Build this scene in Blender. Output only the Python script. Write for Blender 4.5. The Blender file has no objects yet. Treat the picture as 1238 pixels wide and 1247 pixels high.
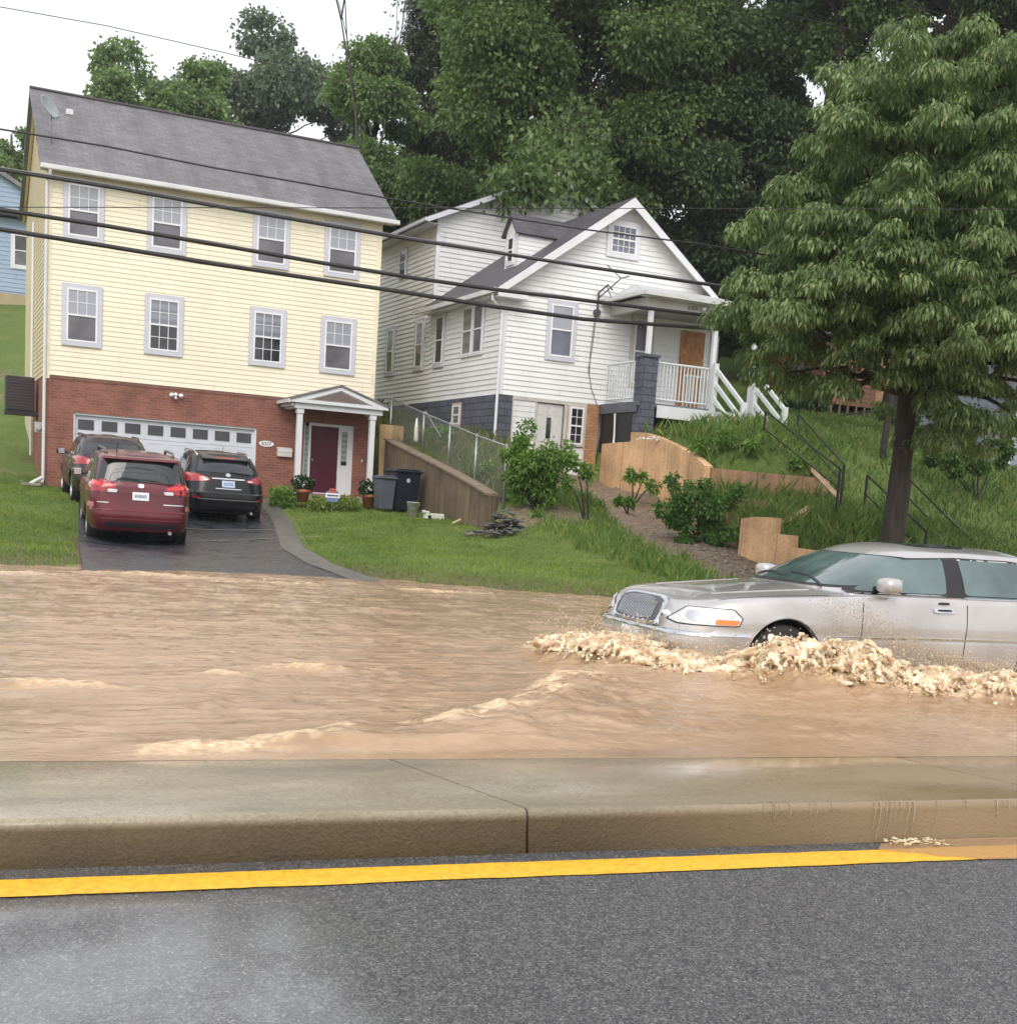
import bpy, bmesh, math, random
import numpy as np
from mathutils import Vector, Matrix
from mathutils.bvhtree import BVHTree
random.seed(7); RNG = np.random.default_rng(11)
R = math.radians
scene = bpy.context.scene
COL = scene.collection

# ------------------------------------------------------------------ camera
PITCH, ROLL, PPY, FPX, RYAW, CAMH = .1451, .0674, 840.4, 1550., .3513, 1.5
_fw = Vector((0, math.cos(PITCH), -math.sin(PITCH))); _up = Vector((0, math.sin(PITCH), math.cos(PITCH))); _rt = Vector((1, 0, 0))
_c, _s = math.cos(ROLL), math.sin(ROLL)
_r2 = _c * _rt + _s * _up; _u2 = _c * _up - _s * _rt
_RZ = Matrix.Rotation(-RYAW, 3, 'Z')
CRT, CUP, CFW = _RZ @ _r2, _RZ @ _u2, _RZ @ _fw
cam_data = bpy.data.cameras.new('camera'); cam = bpy.data.objects.new('camera', cam_data); COL.objects.link(cam)
M3 = Matrix((CRT, CUP, -CFW)).transposed()
cam.matrix_world = Matrix.Translation((0, 0, CAMH)) @ M3.to_4x4()
cam_data.sensor_fit = 'HORIZONTAL'; cam_data.sensor_width = 36.0
cam_data.lens = FPX / 1238 * 36; cam_data.shift_y = (PPY - 623.5) / 1238
cam_data.clip_start = .1; cam_data.clip_end = 2000
scene.camera = cam

# ------------------------------------------------------------------ light (overcast)
SUN_EL, SUN_AZ = R(44), R(205)
world = bpy.data.worlds.new('World'); scene.world = world; world.use_nodes = True
nt = world.node_tree; nt.nodes.clear()
out = nt.nodes.new('ShaderNodeOutputWorld')
sky = nt.nodes.new('ShaderNodeTexSky'); sky.sky_type = 'NISHITA'; sky.sun_disc = False
sky.sun_elevation = SUN_EL; sky.sun_rotation = SUN_AZ; sky.air_density = 1.0; sky.dust_density = 5
b1 = nt.nodes.new('ShaderNodeBackground'); b1.inputs[1].default_value = .05
nt.links.new(sky.outputs[0], b1.inputs[0])
b2 = nt.nodes.new('ShaderNodeBackground'); b2.inputs[1].default_value = 1.0      # the closed white cloud deck
tc = nt.nodes.new('ShaderNodeTexCoord'); nz = nt.nodes.new('ShaderNodeTexNoise'); nz.inputs['Scale'].default_value = 1.6; nz.inputs['Detail'].default_value = 4
nt.links.new(tc.outputs['Generated'], nz.inputs['Vector'])
cr = nt.nodes.new('ShaderNodeValToRGB'); cr.color_ramp.elements[0].position = .3; cr.color_ramp.elements[1].position = .7
cr.color_ramp.elements[0].color = (.84, .86, .90, 1); cr.color_ramp.elements[1].color = (1.0, 1.0, 1.0, 1)
nt.links.new(nz.outputs['Fac'], cr.inputs[0]); nt.links.new(cr.outputs[0], b2.inputs[0])
ad = nt.nodes.new('ShaderNodeAddShader'); nt.links.new(b1.outputs[0], ad.inputs[0]); nt.links.new(b2.outputs[0], ad.inputs[1])
nt.links.new(ad.outputs[0], out.inputs[0])
sd = bpy.data.lights.new('sun', 'SUN'); sd.energy = 1.35; sd.angle = R(40); sd.color = (1, .97, .92)
so = bpy.data.objects.new('sun', sd); COL.objects.link(so)
_sdir = Vector((math.sin(SUN_AZ) * math.cos(SUN_EL), math.cos(SUN_AZ) * math.cos(SUN_EL), math.sin(SUN_EL)))
so.rotation_euler = _sdir.to_track_quat('Z', 'Y').to_euler()
scene.view_settings.view_transform = 'Standard'; scene.view_settings.look = 'None'
scene.view_settings.exposure = 0.14; scene.view_settings.gamma = 1.0
scene.render.engine = 'CYCLES'
scene.cycles.max_bounces = 8; scene.cycles.transparent_max_bounces = 6; scene.cycles.diffuse_bounces = 3; scene.cycles.glossy_bounces = 3
scene.cycles.use_denoising = True

# ------------------------------------------------------------------ measuring: a photo pixel on a ray, met at a known depth or plane
C0 = Vector((0, 0, CAMH))
def ray(px, py): return CFW + CRT * ((px - 619) / FPX) - CUP * ((py - PPY) / FPX)
FH = Vector((math.sin(RYAW), math.cos(RYAW), 0)); RH = Vector((math.cos(RYAW), -math.sin(RYAW), 0))
def atD(px, py, D):
    d = ray(px, py); return C0 + d * (D / d.dot(FH))
def atZ(px, py, z):
    d = ray(px, py); return C0 + d * ((z - CAMH) / d.z)
def atY(px, py, Y):
    d = ray(px, py); return C0 + d * (Y / d.y)
def aD(p): return (p[0] * RH.x + p[1] * RH.y, p[0] * FH.x + p[1] * FH.y)
def world_of(a, D): return (a * RH.x + D * FH.x, a * RH.y + D * FH.y)

# ------------------------------------------------------------------ materials
def new_mat(name):
    m = bpy.data.materials.new(name); m.use_nodes = True
    n = m.node_tree; b = n.nodes['Principled BSDF']; return m, n, b
def N(n, t, **k):
    x = n.nodes.new(t)
    for a, v in k.items():
        if a in x.inputs: x.inputs[a].default_value = v
        else: setattr(x, a, v)
    return x
def ramp(n, stops, src):
    r = n.nodes.new('ShaderNodeValToRGB'); e = r.color_ramp.elements
    while len(e) < len(stops): e.new(.5)
    for i, (p, c) in enumerate(stops):
        e[i].position = p; e[i].color = (c[0], c[1], c[2], 1) if hasattr(c, '__len__') else (c, c, c, 1)
    n.links.new(src, r.inputs[0]); return r
def mix(n, fac, a, b, blend='MIX'):
    m = n.nodes.new('ShaderNodeMix'); m.data_type = 'RGBA'; m.blend_type = blend
    for i, v in ((0, fac), (6, a), (7, b)):
        if hasattr(v, 'is_linked') or hasattr(v, 'links'): n.links.new(v, m.inputs[i])
        elif i == 0: m.inputs[0].default_value = v
        else: m.inputs[i].default_value = (v[0], v[1], v[2], 1)
    return m.outputs[2]
def bump(n, b, src, strength=.3, dist=.01):
    x = N(n, 'ShaderNodeBump'); x.inputs['Strength'].default_value = strength; x.inputs['Distance'].default_value = dist
    n.links.new(src, x.inputs['Height'])
    n.links.new(x.outputs[0], b.inputs['Normal']); return x
def noisy(name, c1, c2, scale=5, rough=.6, detail=5, bs=0, bscale=None, metal=0, stretch=(1, 1, 1), spec=.5, coat=0, r2=None):
    m, n, b = new_mat(name)
    t = N(n, 'ShaderNodeTexCoord'); mp = N(n, 'ShaderNodeMapping'); mp.inputs['Scale'].default_value = stretch
    n.links.new(t.outputs['Object'], mp.inputs[0])
    z = N(n, 'ShaderNodeTexNoise', Scale=scale, Detail=detail); n.links.new(mp.outputs[0], z.inputs['Vector'])
    r = ramp(n, [(.3, c1), (.7, c2)], z.outputs['Fac']); n.links.new(r.outputs[0], b.inputs['Base Color'])
    b.inputs['Roughness'].default_value = rough; b.inputs['Metallic'].default_value = metal
    b.inputs['Specular IOR Level'].default_value = spec; b.inputs['Coat Weight'].default_value = coat; b.inputs['Coat Roughness'].default_value = .06
    if r2 is not None:
        rr = ramp(n, [(.35, rough), (.65, r2)], z.outputs['Fac']); n.links.new(rr.outputs[0], b.inputs['Roughness'])
    if bs:
        z2 = N(n, 'ShaderNodeTexNoise', Scale=bscale or scale * 4, Detail=6); n.links.new(mp.outputs[0], z2.inputs['Vector'])
        bump(n, b, z2.outputs['Fac'], bs, .02)
    return m
def k(c, f): return tuple(min(1, x * f) for x in c)
def plain(name, c, rough=.5, metal=0, coat=0, var=.12, scale=3, spec=.5):
    return noisy(name, k(c, 1 - var), k(c, 1 + var), scale, rough, metal=metal, coat=coat, spec=spec)

# ------------------------------------------------------------------ mesh helpers
class MB:
    def __init__(s): s.v = []; s.f = []
    def quad(s, a, b, c, d):
        i = len(s.v); s.v += [tuple(a), tuple(b), tuple(c), tuple(d)]; s.f.append((i, i + 1, i + 2, i + 3)); return s
    def poly(s, pts):
        i = len(s.v); s.v += [tuple(p) for p in pts]; s.f.append(tuple(range(i, i + len(pts)))); return s
    def box(s, x0, x1, y0, y1, z0, z1, M=None):
        P = [(x0, y0, z0), (x1, y0, z0), (x1, y1, z0), (x0, y1, z0), (x0, y0, z1), (x1, y0, z1), (x1, y1, z1), (x0, y1, z1)]
        if M is not None: P = [tuple(M @ Vector(p)) for p in P]
        i = len(s.v); s.v += P
        s.f += [(i, i + 3, i + 2, i + 1), (i + 4, i + 5, i + 6, i + 7), (i, i + 1, i + 5, i + 4), (i + 1, i + 2, i + 6, i + 5), (i + 2, i + 3, i + 7, i + 6), (i + 3, i, i + 4, i + 7)]
        return s
    def prism(s, pts, a, b, axis='y'):
        """extrude a 2-D polygon between a and b along an axis"""
        def P(p, t):
            return {'y': (p[0], t, p[1]), 'x': (t, p[0], p[1]), 'z': (p[0], p[1], t)}[axis]
        i = len(s.v); n = len(pts)
        s.v += [P(p, a) for p in pts] + [P(p, b) for p in pts]
        s.f.append(tuple(range(i, i + n))); s.f.append(tuple(range(i + 2 * n - 1, i + n - 1, -1)))
        for j in range(n): q = (j + 1) % n; s.f.append((i + j, i + n + j, i + n + q, i + q))
        return s
    def tube(s, path, r, n=8, cap=True):
        path = [Vector(p) for p in path]; m = len(path); rr = r if hasattr(r, '__len__') else [r] * m
        i0 = len(s.v); prev = None
        for q, p in enumerate(path):
            t = (path[min(q + 1, m - 1)] - path[max(q - 1, 0)]).normalized()
            if prev is None:
                h = Vector((0, 0, 1)) if abs(t.z) < .9 else Vector((1, 0, 0)); a = t.cross(h).normalized()
            else: a = (prev - t * prev.dot(t)).normalized()
            prev = a; b = t.cross(a)
            for j in range(n):
                w = 2 * math.pi * j / n; s.v.append(tuple(p + (a * math.cos(w) + b * math.sin(w)) * rr[q]))
        for q in range(m - 1):
            for j in range(n):
                A = i0 + q * n + j; B = i0 + q * n + (j + 1) % n; s.f.append((A, B, B + n, A + n))
        if cap: s.f.append(tuple(i0 + j for j in range(n))[::-1]); s.f.append(tuple(i0 + (m - 1) * n + j for j in range(n)))
        return s
    def lathe(s, prof, axis='z', n=24, c=(0, 0, 0)):
        i0 = len(s.v)
        for (r, h) in prof:
            for j in range(n):
                w = 2 * math.pi * j / n; x, y = r * math.cos(w), r * math.sin(w)
                s.v.append({'z': (c[0] + x, c[1] + y, c[2] + h), 'y': (c[0] + x, c[1] + h, c[2] + y), 'x': (c[0] + h, c[1] + x, c[2] + y)}[axis])
        for q in range(len(prof) - 1):
            for j in range(n):
                A = i0 + q * n + j; B = i0 + q * n + (j + 1) % n; s.f.append((A, B, B + n, A + n))
        return s
    def build(s, name, m, parent=None, smooth=False, bevel=0, loc=None, solid=0):
        me = bpy.data.meshes.new(name); me.from_pydata(s.v, [], s.f); me.update()
        bm = bmesh.new(); bm.from_mesh(me); bmesh.ops.recalc_face_normals(bm, faces=bm.faces); bm.to_mesh(me); bm.free()
        if m is not None: me.materials.append(m)
        o = bpy.data.objects.new(name, me); COL.objects.link(o)
        if parent is not None: o.parent = parent
        if loc is not None: o.location = loc
        if smooth:
            me.polygons.foreach_set('use_smooth', [True] * len(me.polygons))
        if bevel:
            q = o.modifiers.new('bevel', 'BEVEL'); q.width = bevel; q.segments = 2; q.limit_method = 'ANGLE'; q.harden_normals = False
        if solid:
            q = o.modifiers.new('solid', 'SOLIDIFY'); q.thickness = solid
        return o
def autosmooth(o, ang=35):
    me = o.data; me.polygons.foreach_set('use_smooth', [True] * len(me.polygons))
    try:
        me.set_sharp_from_angle(angle=R(ang))
    except Exception: pass
def np_mesh(name, V, F, m, parent=None, smooth=False):
    """V (n,3), F (k,3|4) arrays"""
    me = bpy.data.meshes.new(name); nv, nf, w = len(V), len(F), F.shape[1]
    me.vertices.add(nv); me.vertices.foreach_set('co', np.ascontiguousarray(V, dtype=np.float32).ravel())
    me.loops.add(nf * w); me.loops.foreach_set('vertex_index', np.ascontiguousarray(F, dtype=np.int32).ravel())
    me.polygons.add(nf); me.polygons.foreach_set('loop_start', np.arange(0, nf * w, w, dtype=np.int32))
    me.update(calc_edges=True)
    if smooth: me.polygons.foreach_set('use_smooth', [True] * nf)
    if m is not None: me.materials.append(m)
    o = bpy.data.objects.new(name, me); COL.objects.link(o)
    if parent is not None: o.parent = parent
    return o
def tag(o, label=None, cat=None, group=None, kind=None):
    if label: o['label'] = label
    if cat: o['category'] = cat
    if group: o['group'] = group
    if kind: o['kind'] = kind
    return o
def empty(name, loc, rz=0, **kw):
    o = bpy.data.objects.new(name, None); COL.objects.link(o); o.location = loc; o.rotation_euler = (0, 0, rz); o.empty_display_size = .2
    tag(o, **kw); return o

# numpy value noise
def _h(ix, iy, s):
    n = (ix * 374761393 + iy * 668265263 + s * 974634777) & 0x7fffffff
    n = ((n ^ (n >> 13)) * 1274126177) & 0x7fffffff
    return ((n ^ (n >> 16)) & 0xffff) / 65535.0
def vnoise(x, y, s=0):
    x = np.asarray(x, float); y = np.asarray(y, float)
    ix = np.floor(x).astype(np.int64); iy = np.floor(y).astype(np.int64); fx = x - ix; fy = y - iy
    fx = fx * fx * (3 - 2 * fx); fy = fy * fy * (3 - 2 * fy)
    a, b, c, d = _h(ix, iy, s), _h(ix + 1, iy, s), _h(ix, iy + 1, s), _h(ix + 1, iy + 1, s)
    return (a * (1 - fx) + b * fx) * (1 - fy) + (c * (1 - fx) + d * fx) * fy
def fbm(x, y, s=0, o=4):
    t = 0; A = .5; x = np.asarray(x, float); y = np.asarray(y, float)
    for i in range(o): t = t + A * vnoise(x * 2 ** i + 17.3 * i, y * 2 ** i - 9.1 * i, s + i); A *= .5
    return t / (1 - .5 ** o)

# ------------------------------------------------------------------ terrain
def _tps(P, Z, reg=.02):
    P = np.array(P, float); n = len(P)
    d = np.linalg.norm(P[:, None] - P[None], axis=2); K = np.where(d > 0, d * d * np.log(d + 1e-9), 0) + reg * np.eye(n)
    A = np.zeros((n + 3, n + 3)); A[:n, :n] = K; A[:n, n] = 1; A[:n, n + 1:] = P; A[n, :n] = 1; A[n + 1:, :n] = P.T
    w = np.linalg.solve(A, np.concatenate([np.array(Z, float), [0, 0, 0]]))
    def f(a, D):
        d = np.sqrt((a[..., None] - P[:, 0]) ** 2 + (D[..., None] - P[:, 1]) ** 2)
        return (np.where(d > 1e-9, d * d * np.log(d + 1e-9), 0) @ w[:n]) + w[n] + w[n + 1] * a + w[n + 2] * D
    return f
def P_(px, py, D):
    p = atD(px, py, D); a, d = aD(p); return (a, d, p.z)
def E_(x, y, z=.17):
    a, d = aD((x, y)); return (a, d, z)
_edge = [E_(-8, 19.0), E_(-4, 19.2), E_(-.65, 19.3), E_(.46, 19.7), E_(4.7, 20.1), E_(6.5, 18.7), E_(8.3, 18.0), E_(11.1, 20.4), E_(13.5, 21.6)]
_deep = [E_(x, 16.2, -.3) for x in (-8, -2, 3, 8, 13, 18)]
_shared = _edge + _deep + [P_(445, 660, 26), P_(600, 665, 26.8), P_(510, 660, 27)]
_L = _shared + [P_(600, 655, 29), P_(500, 640, 30), P_(395, 612, 35.5), P_(48, 592, 34), (-8.5, 35.7, 1.0), (-10.5, 35, 1.0), P_(5, 600, 30), P_(20, 640, 25), P_(170, 668, 24.6), P_(280, 641, 30.3), (-13.5, 26, .5), P_(20, 470, 45), P_(20, 410, 52), P_(20, 365, 60),
     (-9.5, 48, 4.0), (-4.6, 46, 4.2), (-4.2, 38.5, 1.35), (-3.4, 36, 1.2), (-8, 62, 9.5), (-1, 27, .65), (1.5, 27, .7)]
_W = _shared + [(-.35, 30, 1.55), (-3.5, 38, 2.95), (-4.5, 42, 3.9), (-5, 48, 5.2), (-.28, 36, 3.1), (-3, 42, 4.1), (1., 36.4, 2.4), (2.5, 37.2, 2.35), P_(700, 600, 35), P_(800, 650, 29.5), P_(740, 620, 33),
     P_(860, 680, 26.5), P_(925, 712, 24), P_(650, 640, 27.5), P_(700, 640, 28.5), P_(760, 680, 25), P_(700, 690, 23), P_(820, 700, 23.5), P_(690, 600, 31), P_(650, 600, 32),
     P_(765, 600, 35), P_(800, 618, 33.5), P_(840, 650, 31.5), P_(895, 665, 28.5), (0, 50, 6), (4, 60, 9)]
_T = [P_(768, 530, 35.5), P_(830, 547, 33), P_(862, 577, 31.5), P_(1000, 587, 32.8), P_(930, 545, 32.5), P_(965, 548, 33.5), (2.6, 37.5, 3.9), (5.5, 38, 4.0), (8.2, 36, 3.9), P_(985, 548, 34.0), (9.3, 34, 3.0), (6, 48, 6), (0, 55, 8)]
_G = [P_(960, 640, 29), P_(1000, 614, 32.2), P_(940, 627, 30.5), P_(905, 640, 28), P_(990, 690, 26.2), P_(1050, 640, 28), P_(1050, 670, 26), P_(1150, 665, 27), P_(1085, 668, 23.6), E_(16, 21.3), E_(22, 21.7), E_(30, 22),
     E_(13, 17, -.3), E_(20, 18, -.3), E_(30, 18, -.3), P_(1050, 520, 40), P_(1020, 600, 33), P_(985, 548, 34.0), P_(1100, 560, 38), P_(1200, 580, 38), P_(1150, 620, 32), P_(1230, 560, 45), P_(1010, 503, 48), P_(1100, 505, 48), (6, 42, 4.8), (6, 48, 6), (0, 55, 8),
     (22, 45, 4.5), (20, 34, 2.2), (10, 62, 9), (24, 60, 8)]
_fl = [_tps([(p[0], p[1]) for p in S], [p[2] for p in S]) for S in (_L, _W, _T, _G)]
WALL_N, WALL_F = (-.68, 30.), (-3.99, 38.)
def sstep(x): x = np.clip(x, 0, 1); return x * x * (3 - 2 * x)
_gb = (np.array([16, 23, 25.5, 27.5, 29, 31.3, 32.85, 35.55, 37.35, 70.]), np.array([10.4, 7.4, 6.12, 4.84, 4.71, 4.48, 4.19, 2.88, 2.0, 2.0]))
def ground(x, y, detail=True):
    x = np.asarray(x, float); y = np.asarray(y, float)
    a0 = x * RH.x + y * RH.y; D0 = x * FH.x + y * FH.y
    a = np.clip(a0, -16, 22); D = np.clip(D0, 17, 62)
    zL, zW, zT, zG = [f(a, D) for f in _fl]
    t = (D - 30) / 8.; lx = -.68 - 3.31 * t; s = (a - lx) * .93 - .16 * (D > 29.9)
    soft = np.where(D > 29.9, .05, .05 + (29.9 - D) * .8)
    z = zL + (zW - zL) * sstep(.5 + s / (2 * soft))
    g = a - np.interp(D, _gb[0], _gb[1]) - .17; gs = np.where(D < 26, .5, .08)
    z = z + (zG - z) * sstep(.5 + g / (2 * gs))
    tt = sstep(.5 + (D - .2 - (31.3 + (a - 4.48) * .47)) / .12) * sstep(.5 + (7.82 - .3 * (D - 32.8) - a) / .5) * sstep(.5 + g / .16)
    z = z + (zT - z) * tt
    z = z + np.clip(D0 - 62, 0, 80) * .10
    if detail: z = z + (fbm(x * .9, y * .9, 3) - .5) * .10 * sstep((D - 22) / 5)
    lim = np.clip((y - 15.2) / 2.2, 0, 1); z = z * lim + (-.35) * (1 - lim)
    z = np.where(y > 15.2, np.maximum(z, -.35), -.35)
    return z
def gz(x, y): return float(ground(np.array([x]), np.array([y]))[0])
def on_ground(px, D, dz=0):
    """world point on the ground under photo column px at depth D"""
    y = 600.
    for _ in range(12):
        p = atD(px, y, D); e = p.z - gz(p.x, p.y); y += e * FPX / D
    return Vector((p.x, p.y, gz(p.x, p.y) + dz))
# ------------------------------------------------------------------ setting: ground sheet
def pl_dist(x, y, pts):
    """distance to a polyline, signed side, and parameter 0..1"""
    best = np.full(x.shape, 1e9); side = np.zeros(x.shape); T = np.zeros(x.shape); n = len(pts) - 1
    for i in range(n):
        (x0, y0), (x1, y1) = pts[i], pts[i + 1]; dx, dy = x1 - x0, y1 - y0; L = dx * dx + dy * dy
        t = np.clip(((x - x0) * dx + (y - y0) * dy) / L, 0, 1); ex = x - x0 - t * dx; ey = y - y0 - t * dy; d = np.hypot(ex, ey)
        m = d < best; best = np.where(m, d, best); side = np.where(m, np.sign(dx * ey - dy * ex), side); T = np.where(m, (i + t) / n, T)
    return best, side, T
PATH = [world_of(*q) for q in [(.8, 36.2), (1.85, 35.2), (2.6, 33.2), (3.25, 30.2), (4.0, 27.0), (4.8, 24.8), (5.5, 22.)]]
def dirt(x, y):
    d, s, t = pl_dist(x, y, PATH); w = 1.6 - .35 * t + (fbm(x * 1.3, y * 1.3, 9) - .5) * 1.3
    m = sstep((w - d) / .35)
    q = np.array(world_of(.05, 29.0)); d2 = np.hypot((x - q[0]) / 1.5, (y - q[1]) / .7); m = np.maximum(m, sstep((1.1 + (fbm(x * 2, y * 2, 4) - .5) * 1.5 - d2) / .4) * .8)
    q = np.array(world_of(-.45, 29.2)); d2 = np.hypot(x - q[0], y - q[1]); m = np.maximum(m, sstep((.5 - d2) / .3) * .7)
    # yard behind the board wall and ground under the big trees
    m = np.maximum(m, sstep((fbm(x * .5, y * .5, 21) - .62) / .1) * sstep((y - 34) / 4) * .6)
    return m
def grid_lines(a, b, step, far):
    L = list(np.arange(a, b + 1e-6, step)); s = step; x = a
    lo = []
    while x > -far: s *= 1.22; x -= s; lo.append(x)
    s = step; x = b; hi = []
    while x < far: s *= 1.22; x += s; hi.append(x)
    return np.array(lo[::-1] + L + hi)
def sheet(name, X, Y, Zf, m, attrs=None, smooth=True):
    gx, gy = np.meshgrid(X, Y); Z = Zf(gx, gy); V = np.stack([gx, gy, Z], -1).reshape(-1, 3)
    nx, ny = len(X), len(Y); i = np.arange(nx - 1)[None, :] + np.arange(ny - 1)[:, None] * nx; i = i.ravel()
    F = np.stack([i, i + 1, i + nx + 1, i + nx], 1)
    o = np_mesh(name, V, F, m, smooth=smooth)
    for nm, fn in (attrs or {}).items():
        at = o.data.attributes.new(nm, 'FLOAT', 'POINT'); at.data.foreach_set('value', np.asarray(fn(gx, gy), np.float32).ravel())
    return o
def ground_mat():
    m, n, b = new_mat('lawn_and_soil')
    t = N(n, 'ShaderNodeTexCoord'); z1 = N(n, 'ShaderNodeTexNoise', Scale=.7, Detail=6); z2 = N(n, 'ShaderNodeTexNoise', Scale=9, Detail=8); z3 = N(n, 'ShaderNodeTexNoise', Scale=45, Detail=3)
    for z in (z1, z2, z3): n.links.new(t.outputs['Object'], z.inputs['Vector'])
    g1 = ramp(n, [(.3, (.07, .12, .025)), (.55, (.13, .19, .04)), (.75, (.19, .23, .065))], z2.outputs['Fac'])
    g2 = ramp(n, [(.35, (.08, .14, .03)), (.65, (.17, .20, .06))], z1.outputs['Fac'])
    g = mix(n, .5, g1.outputs[0], g2.outputs[0])
    d1 = ramp(n, [(.3, (.13, .088, .06)), (.5, (.21, .155, .11)), (.75, (.32, .26, .20))], z2.outputs['Fac'])
    at = N(n, 'ShaderNodeAttribute'); at.attribute_name = 'dirt'
    c = mix(n, at.outputs['Fac'], g, d1.outputs[0])
    wt = N(n, 'ShaderNodeAttribute'); wt.attribute_name = 'wet'
    c = mix(n, wt.outputs['Fac'], c, (.13, .09, .055))
    n.links.new(c, b.inputs['Base Color'])
    rr = ramp(n, [(0, .9), (1, .35)], wt.outputs['Fac']); n.links.new(rr.outputs[0], b.inputs['Roughness'])
    b.inputs['Specular IOR Level'].default_value = .3
    ad = N(n, 'ShaderNodeMath', operation='ADD'); n.links.new(z2.outputs['Fac'], ad.inputs[0]); n.links.new(z3.outputs['Fac'], ad.inputs[1])
    bump(n, b, ad.outputs[0], .6, .05); return m
GX = grid_lines(-9, 26, .2, 260); GY = grid_lines(15, 48, .2, 240)
g = sheet('ground', GX, GY, ground, ground_mat(), {'dirt': dirt, 'wet': lambda x, y: sstep((.36 - ground(x, y)) / .16) * .8})
tag(g, kind='structure')

# ------------------------------------------------------------------ near road, paint, kerbed median, far road bed
def asphalt_mat(name='wet_asphalt', base=1.0):
    m, n, b = new_mat(name)
    t = N(n, 'ShaderNodeTexCoord')
    v = N(n, 'ShaderNodeTexVoronoi', Scale=120); z = N(n, 'ShaderNodeTexNoise', Scale=140, Detail=3); p = N(n, 'ShaderNodeTexNoise', Scale=.9, Detail=4); f = N(n, 'ShaderNodeTexNoise', Scale=14, Detail=5)
    for q in (v, z, p, f): n.links.new(t.outputs['Object'], q.inputs['Vector'])
    st = ramp(n, [(0, (.028 * base, .028 * base, .029 * base)), (.45, (.075 * base, .074 * base, .075 * base)), (.8, (.15 * base, .148 * base, .145 * base)), (1, (.27 * base, .265 * base, .26 * base))], v.outputs['Color'])
    dk = ramp(n, [(.35, (.55, .55, .56)), (.7, (1.15, 1.15, 1.15))], z.outputs['Fac'])
    c = mix(n, 1.0, st.outputs[0], dk.outputs[0], 'MULTIPLY')
    df = ramp(n, [(.3, (.8, .8, .82)), (.7, (1.1, 1.09, 1.07))], f.outputs['Fac']); c = mix(n, 1.0, c, df.outputs[0], 'MULTIPLY')
    n.links.new(c, b.inputs['Base Color'])
    sx = N(n, 'ShaderNodeSeparateXYZ'); n.links.new(t.outputs['Object'], sx.inputs[0]); mr = N(n, 'ShaderNodeMapRange'); mr.inputs[1].default_value = 2.3; mr.inputs[2].default_value = .2; mr.inputs[3].default_value = .22; mr.inputs[4].default_value = -.16; n.links.new(sx.outputs['X'], mr.inputs[0])
    am = N(n, 'ShaderNodeMath', operation='ADD'); n.links.new(p.outputs['Fac'], am.inputs[0]); n.links.new(mr.outputs[0], am.inputs[1]); p = am      # standing film of rain towards the left
    cw = ramp(n, [(.34, 1), (.5, .0)], am.outputs[0]); n.links.new(cw.outputs[0], b.inputs['Coat Weight']); b.inputs['Coat Roughness'].default_value = .12; b.inputs['Coat IOR'].default_value = 1.6
    rr = ramp(n, [(.34, .2), (.5, .36), (.66, .52)], p.outputs[0]); n.links.new(rr.outputs[0], b.inputs['Roughness'])
    b.inputs['Specular IOR Level'].default_value = .5
    hm = N(n, 'ShaderNodeMath', operation='ADD'); n.links.new(v.outputs['Distance'], hm.inputs[0]); n.links.new(z.outputs['Fac'], hm.inputs[1])
    bm_ = bump(n, b, hm.outputs[0], .55, .004)
    bs = ramp(n, [(.36, .15), (.6, .8)], p.outputs[0]); n.links.new(bs.outputs[0], bm_.inputs['Strength'])
    return m
ASPH = asphalt_mat('wet_asphalt', 1.25)
o = MB().box(-220, 240, -9, 5.02, -.2, 0).build('road', ASPH); tag(o, kind='structure')
o = MB().box(-220, 240, 6.35, 17.6, -.3, -.12).build('flooded_road', asphalt_mat('drowned_asphalt', .7)); tag(o, kind='structure')
o = MB().box(-220, 240, -14, -9.0, -.2, .12).build('pavement', noisy('pavement_concrete', (.28, .27, .25), (.38, .37, .34), 3, .8, bs=.2)); tag(o, kind='structure')
# yellow edge line: worn paint with small cracks and a wavy hand-laid edge
def paint_mat():
    m, n, b = new_mat('yellow_paint')
    t = N(n, 'ShaderNodeTexCoord'); z = N(n, 'ShaderNodeTexNoise', Scale=30, Detail=6); w = N(n, 'ShaderNodeTexVoronoi', Scale=17, feature='DISTANCE_TO_EDGE'); v = N(n, 'ShaderNodeTexVoronoi', Scale=95)
    mp = N(n, 'ShaderNodeMapping'); mp.inputs['Scale'].default_value = (1, .35, 1); mp.inputs['Rotation'].default_value = (0, 0, .5)
    n.links.new(t.outputs['Object'], mp.inputs[0]); n.links.new(mp.outputs[0], w.inputs['Vector']); n.links.new(t.outputs['Object'], z.inputs['Vector']); n.links.new(t.outputs['Object'], v.inputs['Vector'])
    c = ramp(n, [(.3, (.70, .36, .02)), (.5, (.86, .49, .03)), (.75, (.92, .56, .05))], z.outputs['Fac'])
    e = ramp(n, [(0, (.35, .2, .05)), (.035, (1, 1, 1))], w.outputs['Distance'])
    c2 = mix(n, .22, c.outputs[0], e.outputs[0], 'MULTIPLY'); n.links.new(c2, b.inputs['Base Color'])
    b.inputs['Roughness'].default_value = .38; bump(n, b, v.outputs['Distance'], .4, .003); return m
mb = MB(); xs = np.arange(-60, 80, .05)
lo = 4.67 + (fbm(xs * 9, xs * 0, 5, 3) - .5) * .016; hi = 4.875 + (fbm(xs * 9, xs * 0 + 9, 6, 3) - .5) * .014
for i in range(len(xs) - 1): mb.quad((xs[i], lo[i], .005), (xs[i + 1], lo[i + 1], .005), (xs[i + 1], hi[i + 1], .005), (xs[i], hi[i], .005))
o = mb.build('road_marking', paint_mat()); tag(o, kind='structure')
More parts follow.
